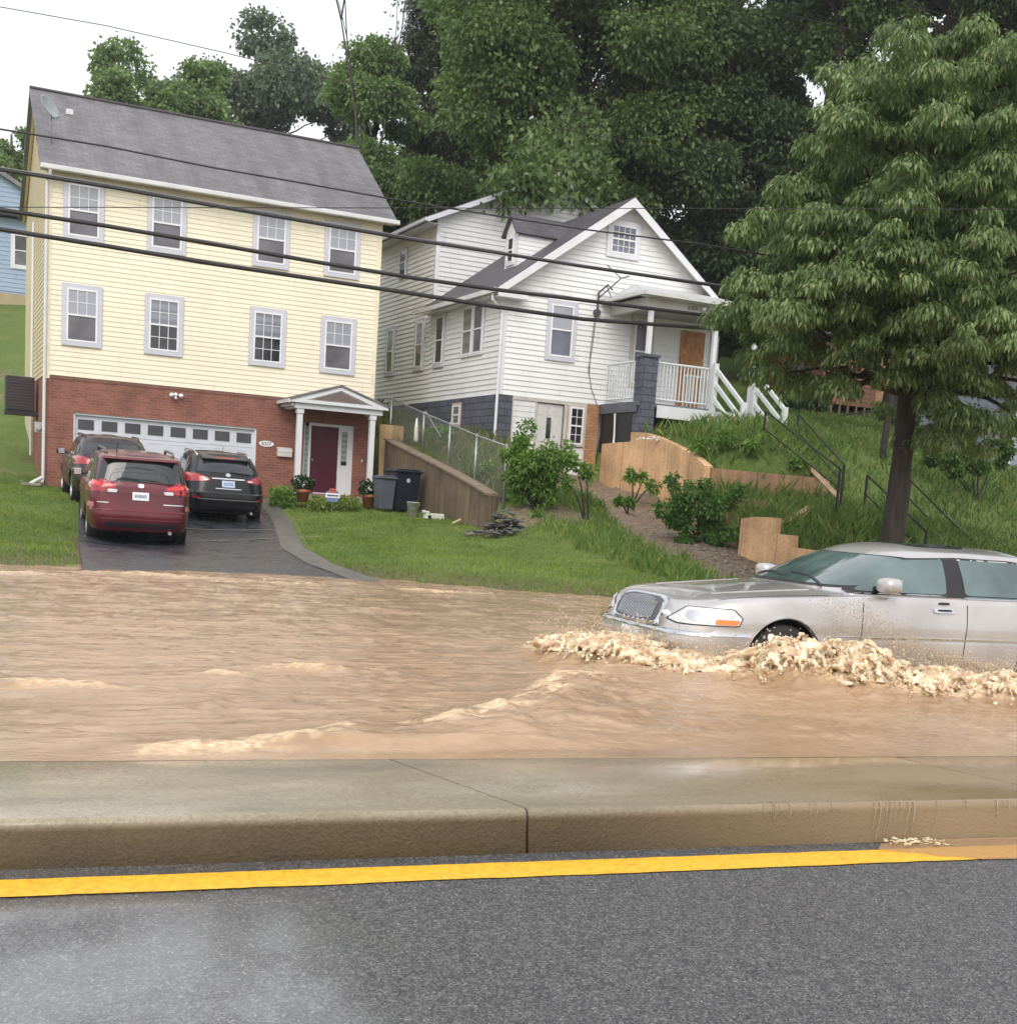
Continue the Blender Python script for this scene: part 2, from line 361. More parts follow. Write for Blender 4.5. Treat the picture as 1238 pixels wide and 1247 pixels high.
# median: cast segments with a rounded kerb arris
def median_mat():
    m, n, b = new_mat('wet_kerb_concrete')
    t = N(n, 'ShaderNodeTexCoord'); z1 = N(n, 'ShaderNodeTexNoise', Scale=1.3, Detail=7); z2 = N(n, 'ShaderNodeTexNoise', Scale=60, Detail=4); v = N(n, 'ShaderNodeTexVoronoi', Scale=75); sp = N(n, 'ShaderNodeSeparateXYZ')
    mp = N(n, 'ShaderNodeMapping'); mp.inputs['Scale'].default_value = (.6, 1.6, 1)
    n.links.new(t.outputs['Object'], mp.inputs[0]); n.links.new(mp.outputs[0], z1.inputs['Vector'])
    for q in (z2, v, sp): n.links.new(t.outputs['Object'], q.inputs[0] if q is sp else q.inputs['Vector'])
    c = ramp(n, [(.28, (.15, .125, .08)), (.5, (.28, .24, .165)), (.72, (.42, .375, .28))], z1.outputs['Fac'])
    sv = ramp(n, [(0, (.62, .58, .52)), (.5, (1, 1, 1)), (1, (1.25, 1.25, 1.22))], v.outputs['Color']); c2 = mix(n, .5, c.outputs[0], sv.outputs[0], 'MULTIPLY')
    pv = N(n, 'ShaderNodeTexVoronoi', Scale=26); n.links.new(t.outputs['Object'], pv.inputs['Vector']); pr_ = ramp(n, [(.05, (.25, .22, .18)), (.13, (1, 1, 1))], pv.outputs['Distance']); c2 = mix(n, .8, c2, pr_.outputs[0], 'MULTIPLY')
    fz = ramp(n, [(.02, (.24, .19, .12)), (.14, (.34, .275, .18)), (.178, (1, 1, 1))], sp.outputs['Z'])   # kerb face browner, darker towards its foot
    c3 = mix(n, 1.0, c2, fz.outputs[0], 'MULTIPLY')
    ex = N(n, 'ShaderNodeMapRange'); ex.inputs[1].default_value = 2.2; ex.inputs[2].default_value = 4.2; n.links.new(sp.outputs['X'], ex.inputs[0])
    c4 = mix(n, ex.outputs[0], c3, (.26, .185, .105)); n.links.new(c4, b.inputs['Base Color'])
    rr = ramp(n, [(.36, .55), (.5, .22), (.62, .08)], z1.outputs['Fac']); n.links.new(rr.outputs[0], b.inputs['Roughness'])
    ad = N(n, 'ShaderNodeMath', operation='ADD'); n.links.new(z2.outputs['Fac'], ad.inputs[0]); n.links.new(v.outputs['Distance'], ad.inputs[1])
    x = bump(n, b, ad.outputs[0], .3, .003)
    r3 = ramp(n, [(.42, .45), (.62, .08)], z1.outputs['Fac']); n.links.new(r3.outputs[0], x.inputs['Strength']); return m
MED = median_mat(); mb = MB()
def kerb_prof(y0):
    p = [(y0 - .02, -.05), (y0 + .012, .12)]
    for a in np.linspace(0, 90, 7): p.append((y0 + .052 - .036 * math.cos(R(a)), .152 + .036 * math.sin(R(a))))
    p += [(6.25, .1765), (6.30, .165), (6.33, .1), (6.33, -.2), (y0 - .02, -.2)]
    return p
for q in range(-20, 22):
    xa, xb = 1.975 + 3.05 * q + .006, 1.975 + 3.05 * (q + 1) - .006
    i0 = len(mb.v); pr = kerb_prof(5.025)
    for xx in (xa, xb):
        for (y, z) in pr: mb.v.append((xx - max(0, y - 5.1) * .32, y, z))     # joints run slightly askew
    n_ = len(pr)
    for j in range(n_): jj = (j + 1) % n_; mb.f.append((i0 + j, i0 + jj, i0 + n_ + jj, i0 + n_ + j))
    mb.f.append(tuple(range(i0, i0 + n_))); mb.f.append(tuple(range(i0 + 2 * n_ - 1, i0 + n_ - 1, -1)))
o = mb.build('median', MED); autosmooth(o, 50); tag(o, kind='structure')
# joint filler below the arris so that no light comes through
o = MB().box(-60, 70, 5.05, 6.3, -.1, .165).build('median_core', noisy('joint_filler', (.05, .045, .035), (.09, .08, .06), 8, .8)); tag(o, kind='structure')

# ------------------------------------------------------------------ flood water
WAKE = [(.2, 6.30), (.95, 6.45), (1.53, 6.76), (2.27, 7.0), (2.76, 7.5), (3.43, 8.33), (3.95, 9.2)]
CREST = [(4.5, 10.75), (4.7, 10.3), (4.95, 9.8), (5.3, 9.32), (5.8, 9.0), (6.4, 8.78), (7.1, 8.50), (8.0, 8.2), (9.4, 8.0), (11, 7.9), (13, 7.8)]
SIDEX, SIDEY, CYAW = 5.0, 9.48, .03           # near front corner of the sedan and its heading
def ridged(x, y, s, o=4):
    t = 0; A = .5
    for i in range(o): t = t + A * (1 - np.abs(2 * vnoise(x * 2 ** i, y * 2 ** i, s + i) - 1)); A *= .5
    return t / (1 - .5 ** o)
def water_fields(x, y):
    wob = (fbm(x * 1.1, y * 1.1, 40) - .5)
    h = (fbm(x * .55 + wob, y * 1.5 + wob, 31, 4) - .5) * .060 + (ridged(x * 1.7 + wob * 2.5, y * 3.6 + wob, 33, 3) - .6) * .036 + (ridged(x * 5 + wob * 3, y * 8.5, 36, 2) - .6) * .015 + (ridged(x * 11 + wob * 5, y * 15, 38, 2) - .6) * .006
    near = sstep((y - 6.33) / .5); h = h * (.35 + .65 * near) * sstep((20.5 - y) / 3 + .25)
    foam = np.zeros_like(x)
    # wake wave running ahead to the median
    d, s, t = pl_dist(x, y, WAKE); amp = (.035 + .07 * t) * sstep(t * 12) * (1 - .5 * sstep((t - .85) / .15)) * (.6 + .8 * vnoise(x * 4, y * 4, 50))
    w = np.where(s > 0, .16 + .05 * t, .45 + .5 * t); pr = np.exp(-(d / w) ** 2)
    h = h + amp * pr * (.7 + .6 * ridged(x * 5, y * 7, 52, 3)); fo = np.exp(-((d - .02) / (.10 + .10 * t)) ** 2) * np.where(s > 0, 1, .85)
    foam = np.maximum(foam, .9 * fo * sstep((ridged(x * 8, y * 12, 55, 4) - .50) / .28) * sstep((fbm(x * 2.2, y * 2.5, 58) - .28) / .2) * sstep(t * 10))
    # flow lines between wake and splash
    # bow wave and side splash
    d, s, t = pl_dist(x, y, CREST)
    env = .8 + .5 * (fbm(x * 1.6, y * 1.6, 60) - .5); A = (.10 + .20 * np.exp(-((t - .42) / .11) ** 2) + .09 * np.exp(-((t - .12) / .1) ** 2) + .07 * np.exp(-((t - .66) / .1) ** 2)) * env
    w = np.where(s > 0, .48, .42 + .1 * t) ; pr = np.exp(-(d / w) ** 2)
    ch = ridged(x * 3.2, y * 4.2, 62, 4); ch2 = ridged(x * 9, y * 11, 66, 3)
    h = h + A * pr * (.25 + 1.05 * ch) + pr * (ch2 - .55) * .13 + pr * (ridged(x * 24, y * 26, 91, 2) - .6) * .035
    foam = np.maximum(foam, sstep((pr * (.75 + .5 * ch) - .28) / .35))
    # small breaking patches far out
    for (cx, cy, lx, ly) in [(tuple(atZ(80, 834, .18)[:2]) + (.55, .07)), (tuple(atZ(268, 820, .18)[:2]) + (.22, .06)), (tuple(atZ(365, 815, .18)[:2]) + (.35, .06)), (1.2, 18.4, 1.1, .1), (-.9, 17.6, 1.2, .1), (5.3, 17.6, .9, .08), (2.9, 17.9, 1.0, .09)]:
        q = np.exp(-((x - cx) / lx) ** 2 - ((y - cy) / (ly * 1.6)) ** 2); h = h + q * .035 * (.5 + ridged(x * 6, y * 9, 70, 2)); foam = np.maximum(foam, q * .75 * sstep((ridged(x * 8, y * 12, 71, 3) - .45) / .3))
    h = h * sstep((y - 6.30) / .22)
    # fine foam strings
    st = sstep((ridged(x * 1.3 + 3 * wob, y * 6.5 + wob * 2, 80, 3) - .80) / .12) * .24 * sstep((fbm(x * .6, y * 1.1, 82) - .42) / .15)
    foam = np.maximum(foam, st * near)
    return h, foam
def water_z(x, y): return .178 + water_fields(x, y)[0]
def water_mat():
    m, n, b = new_mat('muddy_flood_water')
    t = N(n, 'ShaderNodeTexCoord'); mp = N(n, 'ShaderNodeMapping'); mp.inputs['Scale'].default_value = (1, 1.7, 1)
    n.links.new(t.outputs['Object'], mp.inputs[0])
    z1 = N(n, 'ShaderNodeTexNoise', Scale=1.1, Detail=6, Distortion=.8); z2 = N(n, 'ShaderNodeTexNoise', Scale=7, Detail=8, Distortion=.6); z3 = N(n, 'ShaderNodeTexNoise', Scale=30, Detail=6)
    for z in (z1, z2, z3): n.links.new(mp.outputs[0], z.inputs['Vector'])
    c = ramp(n, [(.3, (.34, .22, .13)), (.55, (.41, .275, .17)), (.75, (.47, .33, .215))], z1.outputs['Fac'])
    c2 = ramp(n, [(.35, (.92, .90, .88)), (.65, (1.08, 1.07, 1.06))], z2.outputs['Fac']); cc = mix(n, .8, c.outputs[0], c2.outputs[0], 'MULTIPLY')
    at = N(n, 'ShaderNodeAttribute'); at.attribute_name = 'foam'
    fm = ramp(n, [(.25, (.56, .36, .19)), (.5, (.78, .58, .36)), (.8, (.93, .82, .62))], z3.outputs['Fac'])
    am = N(n, 'ShaderNodeMath', operation='MULTIPLY'); n.links.new(at.outputs['Fac'], am.inputs[0]); q = ramp(n, [(.3, .55), (.6, 1.15)], z3.outputs['Fac']); n.links.new(q.outputs[0], am.inputs[1]); am.use_clamp = True
    n.links.new(mix(n, am.outputs[0], cc, fm.outputs[0]), b.inputs['Base Color'])
    rr = ramp(n, [(0, .07), (.6, .5)], am.outputs[0]); n.links.new(rr.outputs[0], b.inputs['Roughness'])
    b.inputs['IOR'].default_value = 1.33
    ad = N(n, 'ShaderNodeMath', operation='MULTIPLY_ADD'); n.links.new(z3.outputs['Fac'], ad.inputs[0]); ad.inputs[1].default_value = .35; n.links.new(z2.outputs['Fac'], ad.inputs[2])
    bump(n, b, ad.outputs[0], .40, .025); b.inputs['Specular IOR Level'].default_value = .6; return m
WX = np.concatenate([grid_lines(-4, -3.9, .1, 200)[:-0 or None]]); 
WX = np.array(sorted(set(np.round(np.concatenate([np.concatenate([np.arange(-3, 3.6, .035), np.arange(3.6, 9.3, .018)]), np.arange(9.5, 16, .08), grid_lines(-3, 16, .2, 220)[grid_lines(-3, 16, .2, 220) < -3], grid_lines(-3, 16, .2, 220)[grid_lines(-3, 16, .2, 220) > 16]]), 4))))
WY = np.concatenate([np.concatenate([np.arange(6.15, 7.8, .03), np.arange(7.8, 11.4, .018), np.arange(11.4, 12.5, .03)]), np.arange(12.5, 22.5, .07), [23, 24]])
_cache = {}
def _wf(x, y):
    k_ = x.shape
    if k_ not in _cache: _cache[k_] = water_fields(x, y)
    return _cache[k_]
water = sheet('water', WX, WY, lambda x, y: .178 + _wf(x, y)[0], water_mat(), {'foam': lambda x, y: _wf(x, y)[1]}); tag(water, kind='structure')

# splash: torn sheets and clumps thrown up along the car, then flying drops
def ico(sub=1):
    bm = bmesh.new(); bmesh.ops.create_icosphere(bm, subdivisions=sub, radius=1); V = np.array([v.co[:] for v in bm.verts]); F = np.array([[v.index for v in f.verts] for f in bm.faces]); bm.free(); return V, F
def scatter(V, F, P, S, rot=None):
    n = len(P); A = V[None] * S[:, None, :] if S.ndim == 2 else V[None] * S[:, None, None]
    if rot is not None:
        c, s = np.cos(rot)[:, None], np.sin(rot)[:, None]; A = np.stack([A[..., 0] * c - A[..., 1] * s, A[..., 0] * s + A[..., 1] * c, A[..., 2]], -1)
    A = A + P[:, None]; VV = A.reshape(-1, 3); FF = (F[None] + (np.arange(n) * len(V))[:, None, None]).reshape(-1, F.shape[1]); return VV, FF
FOAM = noisy('silt_foam', (.44, .265, .125), (.97, .86, .65), 9, .34, bs=.5, bscale=70)  # cream highlights and brown shadow tones mixed into the silty foam colour
def along(pts, t):
    t = np.clip(t, 0, .9999) * (len(pts) - 1); i = t.astype(int); f = t - i; P = np.array(pts); return P[i] * (1 - f[:, None]) + P[i + 1] * f[:, None]
_fb = FOAM.node_tree.nodes['Principled BSDF']; _fb.inputs['Subsurface Weight'].default_value = .6; _fb.inputs['Subsurface Radius'].default_value = (.05, .03, .015); _fb.inputs['Subsurface Scale'].default_value = .5
V1, F1 = ico(2)
lump = V1 * (1 + .35 * (fbm(V1[:, 0] * 2.2 + 5, V1[:, 1] * 2.2 + V1[:, 2] * 1.7, 3)[:, None] - .3))
n = 1100; t = RNG.random(n) ** .9 * .80; P = along(CREST, t); ang = RNG.random(n) * 6.28; rad = RNG.random(n) ** .7 * .40
px_, py_ = P[:, 0] + np.cos(ang) * rad, P[:, 1] + np.sin(ang) * rad
q = RNG.random(n) ** 2; S = np.stack([.04 + .13 * q, .018 + .045 * q, .010 + .022 * q], 1) * RNG.uniform(.8, 1.2, (n, 1))
up_ = RNG.random(n) ** 3 * (.03 + .09 * np.exp(-((t - .43) / .1) ** 2) + .05 * np.exp(-((t - .12) / .1) ** 2))
zz = water_z(px_, py_) + S[:, 2] * .1 + up_
VV, FF = scatter(lump, F1, np.stack([px_, py_, zz], 1), S, -.35 + RNG.normal(0, .5, n))
jb = MB(); rj = random.Random(77)
for _ in range(1500):
    tj = rj.random() ** .9 * .78; b0 = along(CREST, np.array([tj]))[0]; env = .35 + 1.0 * math.exp(-((tj - .43) / .10) ** 2) + .55 * math.exp(-((tj - .10) / .09) ** 2) + .3 * math.exp(-((tj - .64) / .06) ** 2)
    bx, by = b0[0] + rj.gauss(.02, .12), b0[1] + rj.gauss(.06, .14); dx, dy = -.55 + rj.gauss(0, .5), -1 + rj.gauss(0, .5); dl = math.hypot(dx, dy); Lj = rj.uniform(.12, .55); hj = rj.uniform(.02, .17) * env; r0 = rj.uniform(.006, .016); z0 = float(water_z(np.array([bx]), np.array([by]))[0]) - .01; pts, rad_ = [], []
    for i in range(9):
        s_ = i / 8; wv = math.sin(s_ * 9 + tj * 50) * .012; pts.append((bx + dx / dl * Lj * s_ + wv, by + dy / dl * Lj * s_ - wv, z0 + hj * 4 * s_ * (1 - s_) * (1.1 - .5 * s_) - .05 * s_)); rad_.append(r0 * (.5 + 1.0 * math.sin(math.pi * min(1, s_ + .15)) * rj.uniform(.6, 1.3)))
    jb.tube(pts, rad_, 5)
n0 = len(VV); F5 = [f for f in jb.f if len(f) == 4]; VV = np.concatenate([VV, np.array(jb.v)]); T4 = np.array(F5) + n0; FF = np.concatenate([FF, T4[:, [0, 1, 2]], T4[:, [0, 2, 3]]])
tmp = np_mesh('foam_lumps', VV, FF, None); rm = tmp.modifiers.new('r', 'REMESH'); rm.mode = 'VOXEL'; rm.voxel_size = .0105; sm_ = tmp.modifiers.new('s', 'SMOOTH'); sm_.iterations = 5; sm_.factor = .6
dg = bpy.context.evaluated_depsgraph_get(); me = bpy.data.meshes.new_from_object(tmp.evaluated_get(dg)); bpy.data.objects.remove(tmp)
nv = len(me.vertices); co = np.empty(nv * 3, np.float32); me.vertices.foreach_get('co', co); co = co.reshape(-1, 3).astype(float); no = np.empty(nv * 3, np.float32); me.vertices.foreach_get('normal', no); no = no.reshape(-1, 3)
u, v, w = co[:, 0], co[:, 1], co[:, 2]; nz_ = ridged(u * 7 + w * 9, v * 20 + w * 14, 101, 3) - .62; nz2 = fbm(u * 26 + w * 25, v * 52 - w * 40, 104, 3) - .5
co += no * (nz_ * .055 + nz2 * .032)[:, None]; me.vertices.foreach_set('co', co.astype(np.float32).ravel()); me.materials.clear(); me.materials.append(FOAM); me.update()
me.polygons.foreach_set('use_smooth', [True] * len(me.polygons)); o = bpy.data.objects.new('foam', me); COL.objects.link(o); tag(o, 'churned tan foam breaking along the near side of the silver sedan', 'foam', kind='stuff')
# drops
def drops(n, fn, s0, s1):
    P = fn(n); S = RNG.uniform(s0, s1, n) * RNG.random(n) ** 1.5 + s0; return scatter(*ico(1), P, np.stack([S, S, S * RNG.uniform(.8, 1.8, n)], 1))
def f_wheel(n):
    u = RNG.random(n) ** .7; x = SIDEX + 1.15 + u * 1.9 + RNG.normal(0, .12, n); y = SIDEY - .10 - np.abs(RNG.normal(0, .16, n)); z = .30 + (.62 * np.exp(-(u * 1.7) ** 2)) * RNG.random(n) ** .6; return np.stack([x, y, z], 1)
def f_crest(n):
    P = along(CREST, RNG.random(n) * .8); return np.stack([P[:, 0] + RNG.normal(0, .2, n), P[:, 1] + RNG.normal(0, .2, n), .28 + np.abs(RNG.normal(0, .12, n))], 1)
def f_front(n):
    P = along(CREST, RNG.random(n) * .32); return np.stack([P[:, 0] - .1 + RNG.normal(0, .14, n), P[:, 1] + RNG.normal(0, .2, n), .25 + np.abs(RNG.normal(0, .13, n))], 1)
def f_tail(n):
    x = SIDEX + RNG.uniform(2.5, 4.6, n); return np.stack([x, SIDEY - .25 - np.abs(RNG.normal(0, .2, n)), .3 + np.abs(RNG.normal(0, .1, n))], 1)
A = [drops(9000, f_wheel, .0015, .006), drops(5200, f_crest, .0025, .012), drops(700, f_front, .003, .014), drops(400, f_tail, .0025, .01)]
off = 0; VS, FS = [], []
for v_, f_ in A: VS.append(v_); FS.append(f_ + off); off += len(v_)
mw, nw, bw = new_mat('silty_drops'); bw.inputs['Base Color'].default_value = (.72, .60, .46, 1); bw.inputs['Roughness'].default_value = .15; bw.inputs['Transmission Weight'].default_value = .45; bw.inputs['IOR'].default_value = 1.33
o = np_mesh('spray', np.concatenate(VS), np.concatenate(FS), mw, smooth=True); tag(o, 'drops of muddy spray thrown up beside the front wheel of the silver sedan', 'spray', kind='stuff')
# water spilling over the kerb at the right, with a little froth on the paint
mb = MB(); rs = random.Random(4)
for i in range(38):
    x = rs.uniform(3.15, 4.9) if i > 8 else rs.uniform(3.78, 4.05); z = .185; L_ = (rs.random() ** 2 * .15 + .015) if i > 8 else rs.uniform(.12, .17); w_ = rs.uniform(.0008, .0024); p = []
    q = 0; pts = [(x + .01, 5.10, .190), (x, 5.045, .184)]
    while q < L_: q += .02; pts.append((x - q * .22 + rs.uniform(-.003, .003), 5.033 - q * .17, .172 - q))
    mb.tube(pts, [w_ * (1 - .6 * j / len(pts)) for j in range(len(pts))], 5)
o = mb.build('trickle', noisy('silty_trickle', (.24, .18, .11), (.42, .34, .23), 30, .2), smooth=True); tag(o, 'thin muddy trickles running over the kerb edge at the right onto the yellow line', 'trickle', kind='stuff')
n = 60; P = np.stack([3.93 + RNG.normal(0, .09, n), 4.93 + RNG.normal(0, .03, n), .012 + RNG.random(n) * .02], 1); VV, FF = scatter(lump, F1, P, np.stack([RNG.uniform(.004, .016, n), RNG.uniform(.003, .008, n), RNG.uniform(.002, .006, n)], 1))
o = np_mesh('froth', VV, FF, FOAM, smooth=True); tag(o, 'small pale froth where spilled water lands beside the kerb', 'froth', kind='stuff')
mb = MB(); pl = [(3.70, 4.88), (3.76, 4.95), (3.9, 4.99), (6, 5.01), (9, 5.01), (9, 4.4), (6.0, 4.50), (5.0, 4.58), (4.5, 4.60), (4.3, 4.645), (4.12, 4.66), (4.02, 4.71), (3.92, 4.73), (3.86, 4.79), (3.76, 4.82)]
pm, pn, pb = new_mat('spilled_silty_water'); pb.inputs['Base Color'].default_value = (.66, .42, .22, 1); pb.inputs['Roughness'].default_value = .12; pb.inputs['Transmission Weight'].default_value = 0.0; pb.inputs['Alpha'].default_value = .36
o = MB().prism(pl, .0065, .010, 'z').build('puddle', pm); tag(o, kind='structure', label='shallow silty puddle spreading over the yellow line')
# ------------------------------------------------------------------ driveway and its joints
YAW_Y, YO = .0851, Vector((-.16, 36.66, 0)); YU = Vector((math.cos(YAW_Y), math.sin(YAW_Y), 0)); YV = Vector((-math.sin(YAW_Y), math.cos(YAW_Y), 0))
YAW_W, WO = .45 - RYAW, Vector((11.62, 34.08, 0)); WU = Vector((math.cos(YAW_W), math.sin(YAW_W), 0)); WV = Vector((-math.sin(YAW_W), math.cos(YAW_W), 0))
def drape(name, L, Rr, m, dz=.05, nu=14, nv=40, zf=None):
    """strip between two plan polylines, laid on the ground"""
    L = np.array(L); Rr = np.array(Rr); t = np.linspace(0, 1, nv); u = np.linspace(0, 1, nu)
    l = np.stack([np.interp(t, np.linspace(0, 1, len(L)), L[:, i]) for i in (0, 1)], 1); r = np.stack([np.interp(t, np.linspace(0, 1, len(Rr)), Rr[:, i]) for i in (0, 1)], 1)
    P = l[:, None] * (1 - u[None, :, None]) + r[:, None] * u[None, :, None]; Z = ground(P[..., 0], P[..., 1], False) + dz
    V = np.concatenate([P, Z[..., None]], -1).reshape(-1, 3); i = (np.arange(nu - 1)[None] + np.arange(nv - 1)[:, None] * nu).ravel()
    return np_mesh(name, V, np.stack([i, i + 1, i + nu + 1, i + nu], 1), m, smooth=True)
def wpt(u, d): p = YO + YU * u - YV * d; return (p.x, p.y)
DL = [(.42, 18.6), (.45, 22), (.5, 26), wpt(.45, 4), wpt(.55, -.02)]
DR = [(5.05, 18.6), (4.6, 21.2), (4.65, 24), wpt(5.2, 6.5), wpt(5.75, 3), wpt(6.0, -.02)]
DRV = noisy('wet_black_drive', (.018, .02, .026), (.04, .043, .052), 2.0, .22, bs=.25, bscale=90, r2=.45)
d_ = drape('driveway', [(p[0] + .02, p[1]) for p in DL], [(p[0] - .55, p[1]) for p in DR], DRV, .075, 14, 60); tag(d_, kind='structure')
CONC = noisy('damp_concrete', (.20, .18, .15), (.32, .30, .25), 4, .6, bs=.3)
e_ = drape('driveway_edge', [(p[0] - .57, p[1]) for p in DR], [(p[0] - .15, p[1]) for p in DR], noisy('dark_damp_concrete', (.07, .068, .06), (.15, .14, .125), 3, .45, bs=.3), .085, 3, 60); tag(e_, kind='structure')
for i, dd in enumerate((8.2, 10.6)):
    a = wpt(.6, dd - .3); b = wpt(4.55, dd + .15); c = wpt(.6, dd - .38); e = wpt(4.55, dd + .07)
    s_ = drape('driveway_joint', [a, c], [b, e], CONC, .084, 20, 2); tag(s_, kind='structure')
# grey gravel strip at the far left
gr = drape('gravel_strip', [(-3.5, 21), (-3.2, 26), (-3.0, 32)], [(-.9, 20.5), (-1.0, 26), (-1.4, 31)], noisy('grey_gravel', (.12, .12, .11), (.34, .34, .32), 22, .9, bs=.8, bscale=60), .03); tag(gr, kind='structure')

# ------------------------------------------------------------------ grass, weeds
YH_POLY = dict(u=(-.4, 9.3), v=(-2.2, 8)); 
def in_house(x, y):
    dx, dy = x - YO.x, y - YO.y; u = dx * YU.x + dy * YU.y; v = dx * YV.x + dy * YV.y
    a = (u > -.05) & (u < 9.2) & (v > -.1) & (v < 8)
    p = (u > 6.0) & (u < 9.3) & (v > -1.7) & (v < 0)
    dx, dy = x - WO.x, y - WO.y; u = dx * WU.x + dy * WU.y; v = dx * WV.x + dy * WV.y
    b = (u > -.05) & (u < 7.1) & (v > -.05) & (v < 14)
    c = (u > 3.0) & (u < 7.2) & (v > -2.2) & (v < 0)
    return a | b | c | p
def on_drive(x, y):
    yl = np.array([p[1] for p in DL]); l = np.interp(y, yl, [p[0] for p in DL]); r = np.interp(y, [p[1] for p in DR], [p[0] for p in DR]); return (x > l - .02) & (x < r + .02) & (y < 36.6)
def blades(n, x0, x1, y0, y1, keep, h0, h1, w, m, name, lean=.35, clump=0):
    x = RNG.uniform(x0, x1, n); y = RNG.uniform(y0, y1, n)
    k_ = keep(x, y) & ~in_house(x, y) & ~on_drive(x, y) & (ground(x, y) > .17); x, y = x[k_], y[k_]; n = len(x)
    z = ground(x, y) - .01; a = RNG.uniform(0, 6.28, n); hh = RNG.uniform(h0, h1, n) * (.6 + .8 * fbm(x * 1.2, y * 1.2, 13)); ww = w * RNG.uniform(.6, 1.4, n)
    lx = RNG.normal(0, lean, n) * hh; ly = RNG.normal(0, lean, n) * hh; cx, sx = np.cos(a) * ww, np.sin(a) * ww
    V = np.stack([np.stack([x - cx, y - sx, z], 1), np.stack([x + cx, y + sx, z], 1), np.stack([x + cx * .7 + lx * .4, y + sx * .7 + ly * .4, z + hh * .6], 1), np.stack([x + lx, y + ly, z + hh], 1)], 1).reshape(-1, 3)
    i = np.arange(n)[:, None] * 4; F = np.concatenate([i + [0, 1, 2], i + [0, 2, 3]], 0)
    return np_mesh(name, V, F, m)
def leaf_mat(name, c1, c2, c3, rough=.5, trans=.25, scale=.7, contrast=.38):
    m, n, b = new_mat(name)
    g_ = N(n, 'ShaderNodeNewGeometry'); t = N(n, 'ShaderNodeTexCoord'); z = N(n, 'ShaderNodeTexNoise', Scale=scale, Detail=3); n.links.new(t.outputs['Object'], z.inputs['Vector'])
    r1 = ramp(n, [(0, c1), (.5, c2), (1, c3)], g_.outputs['Random Per Island']); r2 = ramp(n, [(.3, (1 - contrast, 1 - contrast * .9, 1 - contrast)), (.7, (1 + contrast * .8, 1 + contrast * .65, 1 + contrast * .4))], z.outputs['Fac'])
    n.links.new(mix(n, 1.0, r1.outputs[0], r2.outputs[0], 'MULTIPLY'), b.inputs['Base Color']); b.inputs['Roughness'].default_value = rough
    b.inputs['Specular IOR Level'].default_value = .2
    tr = N(n, 'ShaderNodeBsdfTranslucent'); n.links.new(mix(n, 1.0, r1.outputs[0], (1.3, 1.5, .7), 'MULTIPLY'), tr.inputs['Color'])
    ms = N(n, 'ShaderNodeMixShader'); ms.inputs[0].default_value = trans; n.links.new(b.outputs[0], ms.inputs[1]); n.links.new(tr.outputs[0], ms.inputs[2]); n.links.new(ms.outputs[0], n.nodes['Material Output'].inputs[0]); return m
GRASS = leaf_mat('grass_blades', (.12, .19, .035), (.17, .25, .05), (.26, .31, .10), .5, .3)
WEED = leaf_mat('weed_blades', (.08, .15, .035), (.13, .22, .05), (.25, .28, .11), .5, .3, 1.2)
def is_lawn(x, y): return (dirt(x, y) < .4)
o = blades(150000, -6, 13, 18, 38, is_lawn, .03, .08, .008, GRASS, 'grass'); tag(o, 'short mown green grass of the lawn beside the driveway', 'grass', kind='stuff')
o = blades(60000, 12, 30, 20, 44, lambda x, y: is_lawn(x, y), .08, .26, .012, leaf_mat('slope_grass_blades', (.06, .115, .03), (.10, .17, .042), (.20, .23, .09), .5, .3, 1.0, .5), 'rough_grass'); tag(o, 'rough green grass covering the slope behind the street tree', 'grass', kind='stuff')
BANK = [world_of(*q) for q in [(.8, 32.5), (.9, 31), (1.25, 28.5), (2.0, 26.5), (2.75, 24.6), (3.8, 23)]]
def bank(x, y): d, s, t = pl_dist(x, y, BANK); return (d < .85 + .5 * (fbm(x, y, 6) - .5)) & (dirt(x, y) < .35)
o = blades(26000, 4, 16, 18, 36, bank, .12, .34, .013, WEED, 'weeds', .3); tag(o, 'tall weeds on the bank between the lawn and the dirt path', 'weeds', kind='stuff')
def yard(x, y):
    a = x * RH.x + y * RH.y; D = x * FH.x + y * FH.y; return ((a > -.60 - 3.31 * (D - 30) / 8) & (D > 30.2) & (a < 0)) 
o = blades(16000, 3, 13, 28, 44, yard, .15, .5, .014, leaf_mat('dry_weeds', (.09, .12, .04), (.15, .18, .07), (.28, .25, .13), .6, .3, 1.5), 'yard_weeds', .3); tag(o, 'half dry weeds in the side yard behind the wire fence', 'weeds', kind='stuff')
def terr(x, y):
    a = x * RH.x + y * RH.y; D = x * FH.x + y * FH.y; return (a > np.interp(D, _gb[0], _gb[1]) + .1) & (a < 8.4) & (D < 35.5)
o = blades(30000, 9, 24, 20, 38, terr, .15, .5, .013, WEED, 'terrace_weeds', .35); tag(o, 'long grass and weeds on the terraces above the tan walls', 'weeds', kind='stuff')
# gravel washed down the dirt path
n = 520; q = along(PATH, .5 + RNG.random(n) * .42); x = q[:, 0] + RNG.normal(0, .35, n) + .25; y = q[:, 1] + RNG.normal(0, .3, n)
S = RNG.uniform(.012, .05, n); VV, FF = scatter(lump, F1, np.stack([x, y, ground(x, y) + S * .2], 1), np.stack([S, S * .8, S * .55], 1), RNG.random(n) * 6)
o = np_mesh('loose_gravel', VV, FF, noisy('pebble', (.12, .10, .08), (.30, .27, .22), 9, .8)); tag(o, 'loose pale gravel washed out along the dirt path', 'gravel', kind='stuff')
